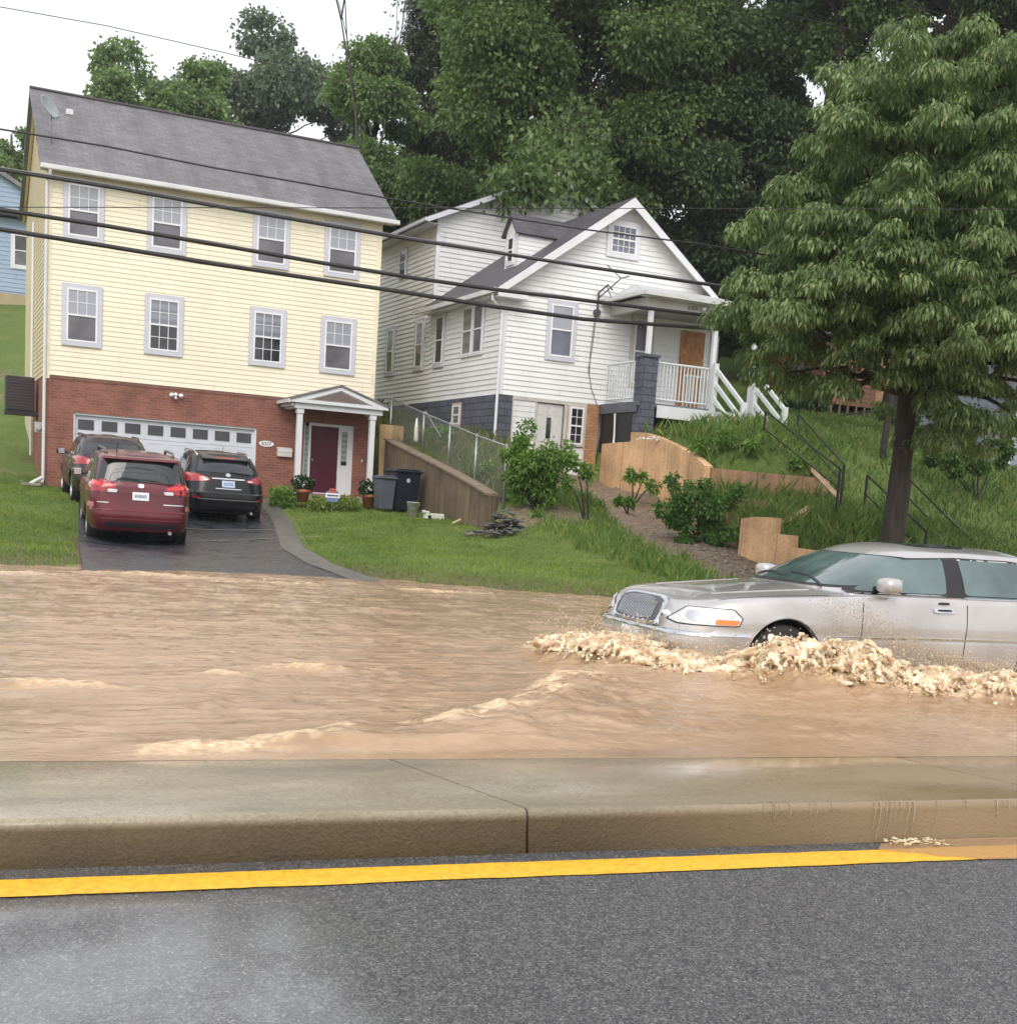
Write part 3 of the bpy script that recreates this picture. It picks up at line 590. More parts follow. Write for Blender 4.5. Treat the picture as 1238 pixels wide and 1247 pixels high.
# ------------------------------------------------------------------ house builders
def siding_mat(name, c, var=.06, dirtc=None):
    m, n, b = new_mat(name)
    t = N(n, 'ShaderNodeTexCoord'); z = N(n, 'ShaderNodeTexNoise', Scale=.9, Detail=6); mp = N(n, 'ShaderNodeMapping'); mp.inputs['Scale'].default_value = (3, 3, .7)
    z2 = N(n, 'ShaderNodeTexNoise', Scale=2.2, Detail=5); n.links.new(t.outputs['Object'], z.inputs['Vector']); n.links.new(t.outputs['Object'], mp.inputs[0]); n.links.new(mp.outputs[0], z2.inputs['Vector'])
    r = ramp(n, [(.3, k(c, 1 - var)), (.7, k(c, 1 + var))], z.outputs['Fac'])
    r2 = ramp(n, [(.25, dirtc or k(c, .8)), (.42, (1, 1, 1))], z2.outputs['Fac'])
    n.links.new(mix(n, .35, r.outputs[0], r2.outputs[0], 'MULTIPLY'), b.inputs['Base Color']); b.inputs['Roughness'].default_value = .42; return m
def brick_mat(name, c1, c2, mortar, sc=1.0, paint=False):
    m, n, b = new_mat(name)
    t = N(n, 'ShaderNodeTexCoord'); s = N(n, 'ShaderNodeSeparateXYZ'); n.links.new(t.outputs['Object'], s.inputs[0])
    a = N(n, 'ShaderNodeMath', operation='ADD'); n.links.new(s.outputs['X'], a.inputs[0]); n.links.new(s.outputs['Y'], a.inputs[1])
    cb = N(n, 'ShaderNodeCombineXYZ'); n.links.new(a.outputs[0], cb.inputs[0]); n.links.new(s.outputs['Z'], cb.inputs[1])
    br = N(n, 'ShaderNodeTexBrick'); br.inputs['Scale'].default_value = 1; br.inputs['Brick Width'].default_value = .215 * sc; br.inputs['Row Height'].default_value = .075 * sc
    br.inputs['Mortar Size'].default_value = .006 * sc; br.inputs['Mortar Smooth'].default_value = .3; br.inputs['Bias'].default_value = -.1
    n.links.new(cb.outputs[0], br.inputs['Vector'])
    for i, c in ((1, c1), (2, c2), (3, mortar)): br.inputs[i].default_value = (*c, 1)
    z = N(n, 'ShaderNodeTexNoise', Scale=1.7, Detail=7); n.links.new(t.outputs['Object'], z.inputs['Vector']); r = ramp(n, [(.3, (.72, .72, .74)), (.5, (1, 1, 1)), (.72, (1.25, 1.2, 1.18))], z.outputs['Fac'])
    z3 = N(n, 'ShaderNodeTexNoise', Scale=26, Detail=4); n.links.new(t.outputs['Object'], z3.inputs['Vector']); r3 = ramp(n, [(.3, (.75, .75, .75)), (.7, (1.2, 1.2, 1.2))], z3.outputs['Fac'])
    c = mix(n, .9, br.outputs['Color'], r.outputs[0], 'MULTIPLY'); c = mix(n, .8, c, r3.outputs[0], 'MULTIPLY'); n.links.new(c, b.inputs['Base Color']); b.inputs['Roughness'].default_value = .8
    iv = N(n, 'ShaderNodeMath', operation='SUBTRACT'); iv.inputs[0].default_value = 1; n.links.new(br.outputs['Fac'], iv.inputs[1])
    am = N(n, 'ShaderNodeMath', operation='MULTIPLY_ADD'); n.links.new(z3.outputs['Fac'], am.inputs[0]); am.inputs[1].default_value = .4 if not paint else .15; n.links.new(iv.outputs[0], am.inputs[2])
    bump(n, b, am.outputs[0], .7, .01 * sc); return m
def shingle_mat(name, c, streak=.25):
    m, n, b = new_mat(name)
    t = N(n, 'ShaderNodeTexCoord'); mp = N(n, 'ShaderNodeMapping'); mp.inputs['Scale'].default_value = (1, 1.2, 1); n.links.new(t.outputs['Object'], mp.inputs[0])
    br = N(n, 'ShaderNodeTexBrick'); br.inputs['Scale'].default_value = 1; br.inputs['Brick Width'].default_value = .30; br.inputs['Row Height'].default_value = .14; br.inputs['Mortar Size'].default_value = .007; br.inputs['Bias'].default_value = 0
    n.links.new(mp.outputs[0], br.inputs['Vector']); br.inputs[1].default_value = (*k(c, .82), 1); br.inputs[2].default_value = (*k(c, 1.15), 1); br.inputs[3].default_value = (*k(c, .5), 1)
    m2 = N(n, 'ShaderNodeMapping'); m2.inputs['Scale'].default_value = (1.6, .22, .2); n.links.new(t.outputs['Object'], m2.inputs[0])
    z = N(n, 'ShaderNodeTexNoise', Scale=1.3, Detail=6); n.links.new(m2.outputs[0], z.inputs['Vector']); r = ramp(n, [(.3, (1 - streak,) * 3), (.7, (1 + streak,) * 3)], z.outputs['Fac'])
    z3 = N(n, 'ShaderNodeTexNoise', Scale=60, Detail=3); n.links.new(t.outputs['Object'], z3.inputs['Vector']); r3 = ramp(n, [(.3, (.7, .7, .7)), (.7, (1.3, 1.3, 1.3))], z3.outputs['Fac'])
    cc = mix(n, 1, br.outputs['Color'], r.outputs[0], 'MULTIPLY'); cc = mix(n, .7, cc, r3.outputs[0], 'MULTIPLY'); n.links.new(cc, b.inputs['Base Color']); b.inputs['Roughness'].default_value = .55
    iv = N(n, 'ShaderNodeMath', operation='SUBTRACT'); iv.inputs[0].default_value = 1; n.links.new(br.outputs['Fac'], iv.inputs[1]); bump(n, b, iv.outputs[0], .5, .012); return m
def board_mat(name, c1, c2, w=.14, rough=.75, seam=1.25):
    """vertical weathered boards"""
    m, n, b = new_mat(name)
    t = N(n, 'ShaderNodeTexCoord'); mp = N(n, 'ShaderNodeMapping'); mp.inputs['Scale'].default_value = (6, 6, .35); n.links.new(t.outputs['Object'], mp.inputs[0])
    z = N(n, 'ShaderNodeTexNoise', Scale=1.6, Detail=7); n.links.new(mp.outputs[0], z.inputs['Vector']); z2 = N(n, 'ShaderNodeTexNoise', Scale=1.1, Detail=5); n.links.new(t.outputs['Object'], z2.inputs['Vector'])
    r = ramp(n, [(.3, c1), (.7, c2)], z.outputs['Fac']); r2 = ramp(n, [(.3, (.6, .6, .6)), (.65, (1.2, 1.2, 1.2))], z2.outputs['Fac'])
    c = mix(n, .8, r.outputs[0], r2.outputs[0], 'MULTIPLY'); s = N(n, 'ShaderNodeSeparateXYZ'); n.links.new(t.outputs['Object'], s.inputs[0]); a = N(n, 'ShaderNodeMath', operation='SUBTRACT'); n.links.new(s.outputs['X'], a.inputs[0]); n.links.new(s.outputs['Y'], a.inputs[1])
    d = N(n, 'ShaderNodeMath', operation='DIVIDE'); n.links.new(a.outputs[0], d.inputs[0]); d.inputs[1].default_value = seam; f = N(n, 'ShaderNodeMath', operation='FRACT'); n.links.new(d.outputs[0], f.inputs[0]); r5 = ramp(n, [(.0, (.35, .3, .25)), (.012, (.45, .4, .35)), (.03, (1, 1, 1))], f.outputs[0]); c = mix(n, .85, c, r5.outputs[0], 'MULTIPLY')
    z5 = N(n, 'ShaderNodeTexNoise', Scale=18, Detail=6); n.links.new(t.outputs['Object'], z5.inputs['Vector']); r6 = ramp(n, [(.32, (.55, .52, .48)), (.48, (1, 1, 1))], z5.outputs['Fac']); c = mix(n, .55, c, r6.outputs[0], 'MULTIPLY')
    n.links.new(c, b.inputs['Base Color']); b.inputs['Roughness'].default_value = rough; bump(n, b, z.outputs['Fac'], .5, .01); return m
WHITE = plain('white_trim', (.72, .73, .76), .38, var=.05)
WHITE2 = plain('white_sash', (.82, .83, .86), .3, var=.03)
GREYTRIM = plain('pale_grey_casing', (.58, .59, .66), .45, var=.05)
def glass_mat(name, c, rough=.06, blinds=None, spec=.6):
    m, n, b = new_mat(name); b.inputs['Base Color'].default_value = (*c, 1); b.inputs['Roughness'].default_value = rough; b.inputs['Specular IOR Level'].default_value = spec
    t = N(n, 'ShaderNodeTexCoord')
    if blinds:
        w = N(n, 'ShaderNodeTexWave', Scale=blinds, Distortion=.2); w.bands_direction = 'Z'; n.links.new(t.outputs['Object'], w.inputs['Vector'])
        r = ramp(n, [(.2, k(c, .78)), (.8, k(c, 1.1))], w.outputs['Fac']); n.links.new(r.outputs[0], b.inputs['Base Color'])
    else:
        z = N(n, 'ShaderNodeTexNoise', Scale=1.5, Detail=3); n.links.new(t.outputs['Object'], z.inputs['Vector']); r = ramp(n, [(.35, k(c, .7)), (.65, k(c, 1.4))], z.outputs['Fac']); n.links.new(r.outputs[0], b.inputs['Base Color'])
    b.inputs['Coat Weight'].default_value = .5; b.inputs['Coat Roughness'].default_value = .03
    return m
BLIND = glass_mat('glass_over_blinds', (.36, .38, .43), .12, 14); SCREEN = glass_mat('insect_screen', (.115, .11, .13), .35); DARKG = glass_mat('dark_window_glass', (.03, .028, .035), .06)
CURT = glass_mat('glass_over_curtain', (.24, .25, .30), .15, 1.2)
def clap(mb, x0f, x1f, z0, z1, y, e=.128, lip=.015, axis='u', flip=1):
    """lapped boards from z0 to z1; x-range given by functions of z; outer face towards -y (or -x when axis='v')"""
    nrow = max(1, int(round((z1 - z0) / e))); h = (z1 - z0) / nrow
    for i in range(nrow):
        a, b = z0 + i * h, z0 + (i + 1) * h
        xa0, xa1, xb0, xb1 = x0f(a), x1f(a), x0f(b), x1f(b)
        if xa1 - xa0 < .01 and xb1 - xb0 < .01: continue
        yo, yi = y - lip * flip, y
        P = lambda x, yy, z: (x, yy, z) if axis == 'u' else (yy, x, z)
        mb.quad(P(xa0, yo, a), P(xa1, yo, a), P(xb1, yi, b), P(xb0, yi, b))
        mb.quad(P(xa0, yi + .001 * flip, a), P(xa1, yi + .001 * flip, a), P(xa1, yo, a), P(xa0, yo, a))
    return mb
cst = lambda c: (lambda z: c)
def F(axis, y0):      # face mapper: local (s, depth outward, z) -> house coordinates; axis 'u': front facing -y ; axis 'v': left side facing -x ; 'w': right side facing +x
    if axis == 'u': return Matrix(((1, 0, 0, 0), (0, -1, 0, y0), (0, 0, 1, 0), (0, 0, 0, 1)))
    if axis == 'v': return Matrix(((0, -1, 0, y0), (1, 0, 0, 0), (0, 0, 1, 0), (0, 0, 0, 1)))
def house_window(parent, M, s0, s1, z0, z1, casing=.11, cols=3, rows=2, upper=BLIND, lower=SCREEN, split=.5, lower_grid=False, casem=None, name='window', sashm=None):
    """casing, sash with meeting rail and muntins, and two panes; s across, z up, d outward"""
    cm = casem or GREYTRIM; mb = MB(); c = casing
    if c > 0:
        mb.box(s0 - c, s0, .0, .032, z0 - c, z1 + c, M); mb.box(s1, s1 + c, .0, .032, z0 - c, z1 + c, M); mb.box(s0, s1, .0, .030, z1, z1 + c, M); mb.box(s0, s1, .0, .040, z0 - c, z0, M)
    w = mb.build(name, cm, parent, bevel=.004)
    f = .045; zm = z0 + (z1 - z0) * split; sm = MB()
    sm.box(s0, s0 + f, 0, .045, z0, z1, M); sm.box(s1 - f, s1, 0, .045, z0, z1, M); sm.box(s0 + f, s1 - f, 0, .044, z1 - f, z1, M); sm.box(s0 + f, s1 - f, 0, .046, z0, z0 + f, M); sm.box(s0 + f, s1 - f, 0, .048, zm - .022, zm + .022, M)
    def grid(za, zb, cols, rows, t=.008, d=.036):
        for i in range(1, cols): q = s0 + f + (s1 - s0 - 2 * f) * i / cols; sm.box(q - t, q + t, .02, d, za, zb, M)
        for j in range(1, rows): q = za + (zb - za) * j / rows; sm.box(s0 + f, s1 - f, .02, d - .002, q - t, q + t, M)
    if cols: grid(zm + .02, z1 - f, cols, rows)
    if lower_grid: grid(z0 + f, zm - .02, cols, rows)
    sm.build('sash', sashm or WHITE2, w)
    MB().box(s0 + .03, s1 - .03, .012, .026, zm, z1 - .03, M).build('pane', upper, w)
    MB().box(s0 + .03, s1 - .03, .010, .022, z0 + .03, zm, M).build('pane', lower, w)
    return w

# ------------------------------------------------------------------ the yellow house
YEL = siding_mat('cream_siding', (.86, .80, .63), .04); YEL_SHADE = siding_mat('cream_siding_shade', (.70, .58, .35), .05)  # side walls are the same cream siding, their shade put into a darker copy
BRICK = brick_mat('red_brick', (.24, .085, .058), (.31, .12, .082), (.27, .19, .16))
SHING = shingle_mat('grey_shingle', (.158, .152, .162), .22)
H = empty('yellow_house', YO, YAW_Y, label='three storey house with cream siding over red brick and a white double garage door', cat='house')
W_, DP = 9.08, 7.6; ZB = .55; ZS = 4.07; ZE = 9.22; ZR = 12.12
MB().box(0, W_, .0, DP, ZS + .01, ZE + .02).box(0.02, W_ - .02, 3, DP, ZB, ZS).build('wall_core', YEL_SHADE, H)
clap(MB(), cst(.10), cst(W_ - .10), ZS, ZE, 0).build('front_siding', YEL, H)
rk = lambda z: 0 if z <= ZE else (z - ZE) / (ZR - .12 - ZE) * (DP / 2)
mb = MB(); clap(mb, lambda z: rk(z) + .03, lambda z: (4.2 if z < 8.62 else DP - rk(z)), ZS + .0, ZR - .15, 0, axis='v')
mb.build('gable_siding', YEL_SHADE, H); clap(MB(), lambda z: rk(z) + .03, lambda z: DP - rk(z), ZS, ZR - .15, W_, axis='v', flip=-1).build('gable_siding', YEL_SHADE, H)
MB().prism([(0.02, ZE), (DP - .02, ZE), (DP / 2, ZR - .16)], .004, W_ - .004, 'x').build('gable_core', YEL_SHADE, H)
CTR = plain('cream_trim', (.84, .76, .56), .4); mb = MB(); mb.box(-.012, .10, -.022, 0.0, ZS - .10, ZE); mb.box(-.022, -.001, -.02, .10, ZS - .10, ZE); mb.build('corner_trim', CTR, H); mb = MB(); mb.box(W_ - .10, W_ + .012, -.022, 0, ZS - .02, ZE); mb.box(W_ + .001, W_ + .022, -.02, .10, ZS, ZE); mb.build('corner_trim', CTR, H)
# brick storey with openings
GL, GR, GT, G0 = .72, 5.67, 3.14, 1.0; DL0, DR0, DT0, DB0 = 7.05, 8.55, 3.44, 1.42
mb = MB()
for (a, b_, c, d) in [(0, GL, ZB, ZS - .004), (GL, GR, GT, ZS - .004), (GR, DL0, ZB, ZS - .004), (DL0, DR0, DT0, ZS - .004), (DR0, W_, ZB, ZS - .004), (DL0, DR0, ZB, DB0)]: mb.box(a, b_, .0, .25, c, d)
mb.box(-.0, .25, .25, 4.2, ZB, ZS - .004).box(W_ - .25, W_, .25, DP, ZB, ZS - .004)
mb.build('brick_wall', BRICK, H)
MB().box(-.014, W_ + .01, -.016, .0, ZS - .09, ZS - .012).build('brick_ledge', brick_mat('brick_soldier', (.20, .085, .06), (.26, .11, .075), (.22, .15, .12), .7), H)
# garage door: recessed, four panel rows, the top one glazed
GWHITE = plain('garage_white', (.62, .65, .70), .35, var=.04)
gd = MB().box(GL + .03, GR - .03, .12, .16, G0, GT - .03)
npan = 8; pw = (GR - GL - .06) / npan; rh = (GT - .03 - G0) / 4
for i in range(npan):
    for j in range(3):
        x0, z0 = GL + .03 + i * pw + .07, G0 + j * rh + .08; x1, z1 = x0 + pw - .14, z0 + rh - .16
        gd.box(x0, x1, .112, .121, z0, z0 + .012).box(x0, x1, .112, .121, z1 - .012, z1).box(x0, x0 + .012, .112, .121, z0 + .012, z1 - .012).box(x1 - .012, x1, .112, .121, z0 + .012, z1 - .012)
    if i: gd.box(GL + .03 + i * pw - .03, GL + .03 + i * pw + .03, .113, .121, G0 + 3 * rh + .02, GT - .05)
GD = gd.build('garage_door', GWHITE, H)
for j in (1, 2, 3): MB().box(GL + .03, GR - .03, .118, .1215, G0 + j * rh - .006, G0 + j * rh + .006).build('panel_joint', plain('shadow_gap', (.3, .31, .34), .6), GD)
for i in range(npan):
    x0 = GL + .03 + i * pw + .10; MB().box(x0, x0 + pw - .20, .106, .1105, G0 + 3 * rh + .13, GT - .16).build('garage_pane', DARKG, GD)
mb = MB(); mb.box(GL, GL + .045, .03, .14, G0, GT).box(GR - .045, GR, .03, .14, G0, GT).box(GL, GR, .03, .14, GT - .045, GT + .001); mb.build('garage_frame', WHITE, H)
# windows
for (u0, u1) in ((.50, 1.28), (2.63, 3.42), (5.47, 6.27), (7.52, 8.33)):
    house_window(H, F('u', -.021), u0, u1, 7.68, 8.98, .12, 3, 2)
for i, (u0, u1) in enumerate(((.50, 1.28), (2.62, 3.41), (5.47, 6.27), (7.52, 8.33))):
    if i in (1, 2): house_window(H, F('u', -.021), u0, u1, 4.99, 6.35, .12, 3, 2, upper=CURT, lower=DARKG, lower_grid=True)
    else: house_window(H, F('u', -.021), u0, u1, 4.99, 6.35, .12, 3, 2)
# roof
def roof_slab(name, pts_front, m, parent, th=.10):
    """quad slab given 4 corner points (eave left, eave right, ridge right, ridge left)"""
    a, b, c, d = [Vector(p) for p in pts_front]; nrm = (b - a).cross(d - a).normalized() * th
    mb = MB(); i = 0; mb.v += [tuple(p) for p in (a, b, c, d)] + [tuple(p - nrm) for p in (a, b, c, d)]
    mb.f += [(0, 1, 2, 3), (7, 6, 5, 4), (0, 4, 5, 1), (1, 5, 6, 2), (2, 6, 7, 3), (3, 7, 4, 0)]
    return mb.build(name, m, parent)
RS = roof_slab('roof', [(-.22, -.34, 9.31), (W_ + .34, -.34, 9.31), (W_ + .34, DP / 2, ZR + .03), (-.22, DP / 2, ZR + .03)], SHING, H)
roof_slab('roof', [(W_ + .34, DP + .34, 9.31), (-.22, DP + .34, 9.31), (-.22, DP / 2 + .002, ZR + .03), (W_ + .34, DP / 2 + .002, ZR + .03)], SHING, H)
mb = MB(); mb.tube([(-.22, DP / 2, ZR + .05), (W_ + .34, DP / 2, ZR + .05)], .05, 6); mb.build('ridge_cap', plain('dark_ridge', (.06, .055, .06), .6), RS)
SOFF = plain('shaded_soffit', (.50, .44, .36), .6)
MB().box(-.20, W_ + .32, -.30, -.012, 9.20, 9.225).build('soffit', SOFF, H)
g_ = MB(); g_.box(-.22, W_ + .40, -.44, -.31, 9.18, 9.30); GUT = plain('white_gutter', (.66, .66, .66), .4, var=.06)
g_.build('gutter', GUT, H, bevel=.02)
RKM = plain('cream_rake', (.62, .52, .34), .5); MB().prism([(-.30, 9.16), (-.30, 9.24), (DP / 2, ZR - .07), (DP / 2, ZR - .26)], -.10, -.022, 'x').prism([(DP + .30, 9.16), (DP + .30, 9.24), (DP / 2 + .001, ZR - .07), (DP / 2 + .001, ZR - .26)], -.10, -.022, 'x').build('rake_board', RKM, H)
mb = MB().prism([(-.30, 9.16), (-.30, 9.24), (DP / 2, ZR - .07), (DP / 2, ZR - .26)], W_ + .024, W_ + .3, 'x'); mb.build('rake_board', RKM, H)
mb = MB(); mb.tube([(.02, -.40, 9.18), (.02, -.36, 9.08), (-.03, -.07, 8.95), (-.03, -.06, 1.35), (-.06, -.10, 1.22)], .042, 8); mb.tube([(-.06, -.1, 1.36), (-.22, -.14, 1.27), (-.36, -.18, 1.18)], .045, 8); mb.build('downspout', GUT, H)
mb = MB(); mb.tube([(-.05, 4.12, 8.6), (-.05, 4.12, 1.8)], .035, 8); mb.build('downspout', WHITE, H)
# floodlight over the garage
fl = MB(); fl.lathe([(.05, 0), (.05, -.05), (0, -.05)], 'y', 14, (3.38, 0, 3.86)); 
for sx in (-.13, .13): fl.lathe([(.02, 0), (.045, -.05), (.06, -.14), (.0, -.15)], 'y', 14, (3.38 + sx, -.03, 3.86 - .03)); fl.tube([(3.38, -.03, 3.86), (3.38 + sx, -.05, 3.84)], .014, 6)
fl.lathe([(.03, 0), (.045, -.04), (.03, -.09), (0, -.09)], 'y', 12, (3.38, -.03, 3.76)); fl.build('floodlight', WHITE2, H, smooth=True)
def text_obj(name, s, size, M, m, parent, ext=.004, align='CENTER'):
    cu = bpy.data.curves.new(name, 'FONT'); cu.body = s; cu.size = size; cu.extrude = ext; cu.align_x = align; cu.align_y = 'CENTER'
    t = bpy.data.objects.new(name, cu); COL.objects.link(t); dg = bpy.context.evaluated_depsgraph_get(); me = bpy.data.meshes.new_from_object(t.evaluated_get(dg)); bpy.data.objects.remove(t)
    me.transform(M); me.materials.clear(); me.materials.append(m); o = bpy.data.objects.new(name, me); COL.objects.link(o); o.parent = parent; return o
TF = Matrix.Rotation(R(90), 4, 'X')          # text lying in xy -> standing, facing -y
BLACKP = plain('black_paint', (.015, .015, .017), .4)
mb = MB(); mb.prism([(5.96 + .215 * math.cos(q) * (1 if abs(math.cos(q)) < .9 else 1), 2.73 + .085 * math.sin(q)) for q in np.linspace(0, 2 * math.pi, 25)[:-1]], -.02, -.0, 'y'); pl_ = mb.build('number_plate', WHITE2, H)
text_obj('number', '6327', .14, Matrix.Translation((5.96, -.021, 2.73)) @ TF, BLACKP, pl_)
mbx = MB().box(6.27, 6.69, -.12, .0, 2.40, 2.62); mbx.prism([(-.13, 2.62), (-.001, 2.62), (-.001, 2.67)], 6.26, 6.70, 'x'); ML = mbx.build('mailbox', plain('almond_enamel', (.68, .66, .62), .35), H, bevel=.01)
MB().box(6.27, 6.69, -.135, -.121, 2.54, 2.61).build('lid', WHITE, ML)
# entry: door, sidelights, frame
MAR = plain('oxblood_door', (.085, .012, .03), .35, var=.1); dm = MB().box(7.27, 8.10, .10, .14, DB0 + .03, DT0 - .08)
for (a, b_) in ((7.36, 7.64), (7.73, 8.01)):
    for (c, d) in ((1.60, 2.15), (2.27, 2.85), (2.97, 3.24)):
        dm.box(a, b_, .092, .101, c, c + .02).box(a, b_, .092, .101, d - .02, d).box(a, a + .02, .092, .101, c + .02, d - .02).box(b_ - .02, b_, .092, .101, c + .02, d - .02)
DO = dm.build('front_door', MAR, H); MB().lathe([(0, -.06), (.03, -.055), (.03, -.03), (.012, -.02), (.012, .0)], 'y', 14, (7.34, .09, 2.38)).build('knob', plain('brass', (.5, .38, .15), .3, metal=1), DO)
mb = MB().box(DL0, 7.27, .06, .16, DB0, 1.9).box(DL0, 7.10, .06, .14, 1.9, DT0).box(7.21, 7.27, .05, .16, 1.9, DT0).box(8.10, 8.18, .05, .16, DB0, DT0).box(8.18, 8.55, .07, .16, DB0, 2.30).box(8.38, 8.55, .07, .16, 2.3, 3.26).box(8.18, 8.20, .07, .16, 2.3, 3.26).box(8.18, 8.55, .07, .16, 3.26, DT0).box(7.27, 8.10, .06, .16, DT0 - .08, DT0).box(7.27, 8.10, .04, .16, DB0, DB0 + .03)
mb.build('door_frame', WHITE, H)
MB().box(7.10, 7.21, .10, .13, 1.9, DT0 - .1).build('sidelight', glass_mat('pale_obscured_glass', (.30, .36, .38), .2, 2), H); MB().box(8.20, 8.38, .10, .13, 2.3, 3.26).build('sidelight', glass_mat('obscured_glass', (.33, .38, .38), .2, 2), H)
MB().box(8.21, 8.37, .07, .10, 2.28, 2.40).build('door_sign', BLACKP, H); MB().box(8.80, 8.84, -.02, 0, 2.42, 2.50).build('doorbell', WHITE2, H)
# entry porch: step, two columns, little pediment
MB().box(6.45, 9.0, -1.3, -.001, .7, 1.39).build('porch_step', CONC, H, bevel=.02)
for u in (6.60, 8.72):
    q = MB().box(u - .075, u + .075, -1.17, -1.02, 1.39, 3.74).box(u - .10, u + .10, -1.195, -.995, 1.39, 1.53).box(u - .10, u + .10, -1.195, -.995, 3.60, 3.74); q.build('column', WHITE, H, bevel=.008)
PX0, PX1, PAX, PZ, PA = 6.30, 9.10, 7.70, 3.74, 4.40; yf = -1.32
mb = MB().box(PX0 + .12, PX1 - .12, yf + .10, yf + .24, PZ, PZ + .17).box(PX0 + .13, PX0 + .28, yf + .24, -.02, PZ, PZ + .17).box(PX1 - .28, PX1 - .13, yf + .24, -.02, PZ, PZ + .17); mb.build('porch_beam', WHITE, H)
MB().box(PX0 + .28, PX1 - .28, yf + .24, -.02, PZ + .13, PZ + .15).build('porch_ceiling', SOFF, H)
mb = MB(); mb.prism([(PX0, PZ + .155), (PX1, PZ + .155), (PX1, PZ + .25), (PAX, PA + .02), (PX0, PZ + .25)], yf + .05, yf + .099, 'y'); mb.build('pediment', WHITE, H)
MB().prism([(PX0 + .62, PZ + .26), (PX1 - .62, PZ + .26), (PAX, PA - .13)], yf + .03, yf + .049, 'y').build('pediment_panel', plain('brown_panel', (.17, .12, .11), .6), H)
mb = MB(); mb.prism([(PX0 - .02, PZ + .15), (PX0 + .12, PZ + .15), (PX1 - .12, PZ + .15), (PX1 + .02, PZ + .15), (PX1 + .02, PZ + .26), (PAX, PA + .03), (PX0 - .02, PZ + .26)], yf + .0, yf + .028, 'y')
i_ = MB()
i_.prism([(PX0 - .02, PZ + .15), (PX1 + .02, PZ + .15), (PX1 + .02, PZ + .235), (PX0 - .02, PZ + .235)], yf, yf + .029, 'y'); i_.prism([(PX0 - .02, PZ + .236), (PAX, PA + .03), (PAX, PA - .09), (PX0 + .45, PZ + .236)], yf, yf + .029, 'y'); i_.prism([(PX1 + .02, PZ + .236), (PAX, PA + .03), (PAX, PA - .09), (PX1 - .45, PZ + .236)], yf, yf + .029, 'y'); i_.build('pediment_trim', WHITE, H)
roof_slab('porch_roof', [(PX0 - .06, -.012, PZ + .26), (PX0 - .06, yf - .03, PZ + .26), (PAX, yf - .03, PA + .07), (PAX, -.012, PA + .07)], SHING, H, .05)
roof_slab('porch_roof', [(PX1 + .06, yf - .03, PZ + .26), (PX1 + .06, -.012, PZ + .26), (PAX, -.012, PA + .07), (PAX, yf - .03, PA + .07)], SHING, H, .05)
mb = MB().box(PX0 - .10, PX0 - .03, yf, -.03, PZ + .13, PZ + .22).box(PX0 + .02, PX0 + .10, yf + .1, -.03, PZ + .05, PZ + .13); mb.build('gutter', GUT, H)

# ------------------------------------------------------------------ the white house
WS = siding_mat('white_siding', (.80, .81, .81), .05, (.62, .58, .48)); WS2 = siding_mat('old_white_siding', (.70, .71, .71), .06, (.5, .45, .35)); ROOFD = shingle_mat('dark_shingle', (.075, .068, .08), .2)
BLK = brick_mat('blue_grey_block', (.085, .095, .125), (.11, .12, .155), (.05, .056, .075), 2.6, True); TANB = brick_mat('tan_painted_brick', (.42, .22, .11), (.50, .28, .15), (.30, .17, .09), 1.0, True)
K = empty('white_house', WO, YAW_W, label='white gabled house with lap siding, blue grey block base and raised front porch', cat='house')
WD, WZ, WE, WR = 6.85, 4.48, 7.45, 10.12; RX = 3.62; FD = 5.3; BD = 13.5
MB().box(.01, WD - .01, .01, FD + 4, WZ + .01, WE).box(.01, WD - .01, FD + .01, BD, WE, 10.15).box(.01, .4, .01, BD, 1.6, WZ).box(.4, WD, .3, BD, 1.6, WZ - .01).build('wall_core', WS2, K)
lft = lambda z: .10 if z <= WE else max(.10, (z - WE) / (WR - WE) * RX); rgt = lambda z: WD - .1 if z <= WE + .2 else WD - (z - WE - .2) / (WR - WE - .2) * (WD - RX)
clap(MB(), lft, rgt, WZ, WR - .05, 0, .145, .024).build('front_siding', WS, K)
MB().prism([(0.02, WE), (WD - .02, WE), (RX, WR - .05)], .005, FD, 'y').build('gable_core', WS2, K)
mb = MB(); clap(mb, cst(.10), cst(FD), WZ, WE, 0, .145, .024, 'v'); clap(mb, cst(FD), cst(BD), WZ, 10.1, 0, .145, .024, 'v'); mb.build('side_siding', WS, K)
# rear two-storey wing, gable to the front
AX = 3.9; AZ = 11.95
clap(MB(), lambda z: .1 if z <= 10.1 else .1 + (z - 10.1) / (AZ - 10.1) * (AX - .1), lambda z: WD if z <= 10.1 else WD - (z - 10.1) / (AZ - 10.1) * (WD - AX), 7.3, AZ - .1, FD, .145, .024).build('wing_siding', WS2, K)
MB().prism([(0.02, 10.1), (WD - .02, 10.1), (AX, AZ - .08)], FD + .01, BD, 'y').build('wing_gable_core', WS2, K)
roof_slab('wing_roof', [(-.45, BD + .3, 9.98), (-.45, FD - .3, 9.98), (AX, FD - .3, AZ + .06), (AX, BD + .3, AZ + .06)], ROOFD, K)
roof_slab('wing_roof', [(WD + .4, FD - .3, 9.98), (WD + .4, BD + .3, 9.98), (AX, BD + .3, AZ + .06), (AX, FD - .3, AZ + .06)], ROOFD, K)
mb = MB().prism([(-.46, 9.80), (-.46, 9.95), (AX, AZ + .02), (AX, AZ - .16)], FD - .33, FD - .301, 'y').prism([(WD + .41, 9.80), (WD + .41, 9.95), (AX, AZ + .02), (AX, AZ - .16)], FD - .33, FD - .301, 'y'); mb.box(-.55, -.46, FD - .33, BD + .3, 9.83, 9.93); mb.box(-.45, -.02, FD - .3, BD, 9.79, 9.80); mb.build('wing_fascia', GREYTRIM, K)
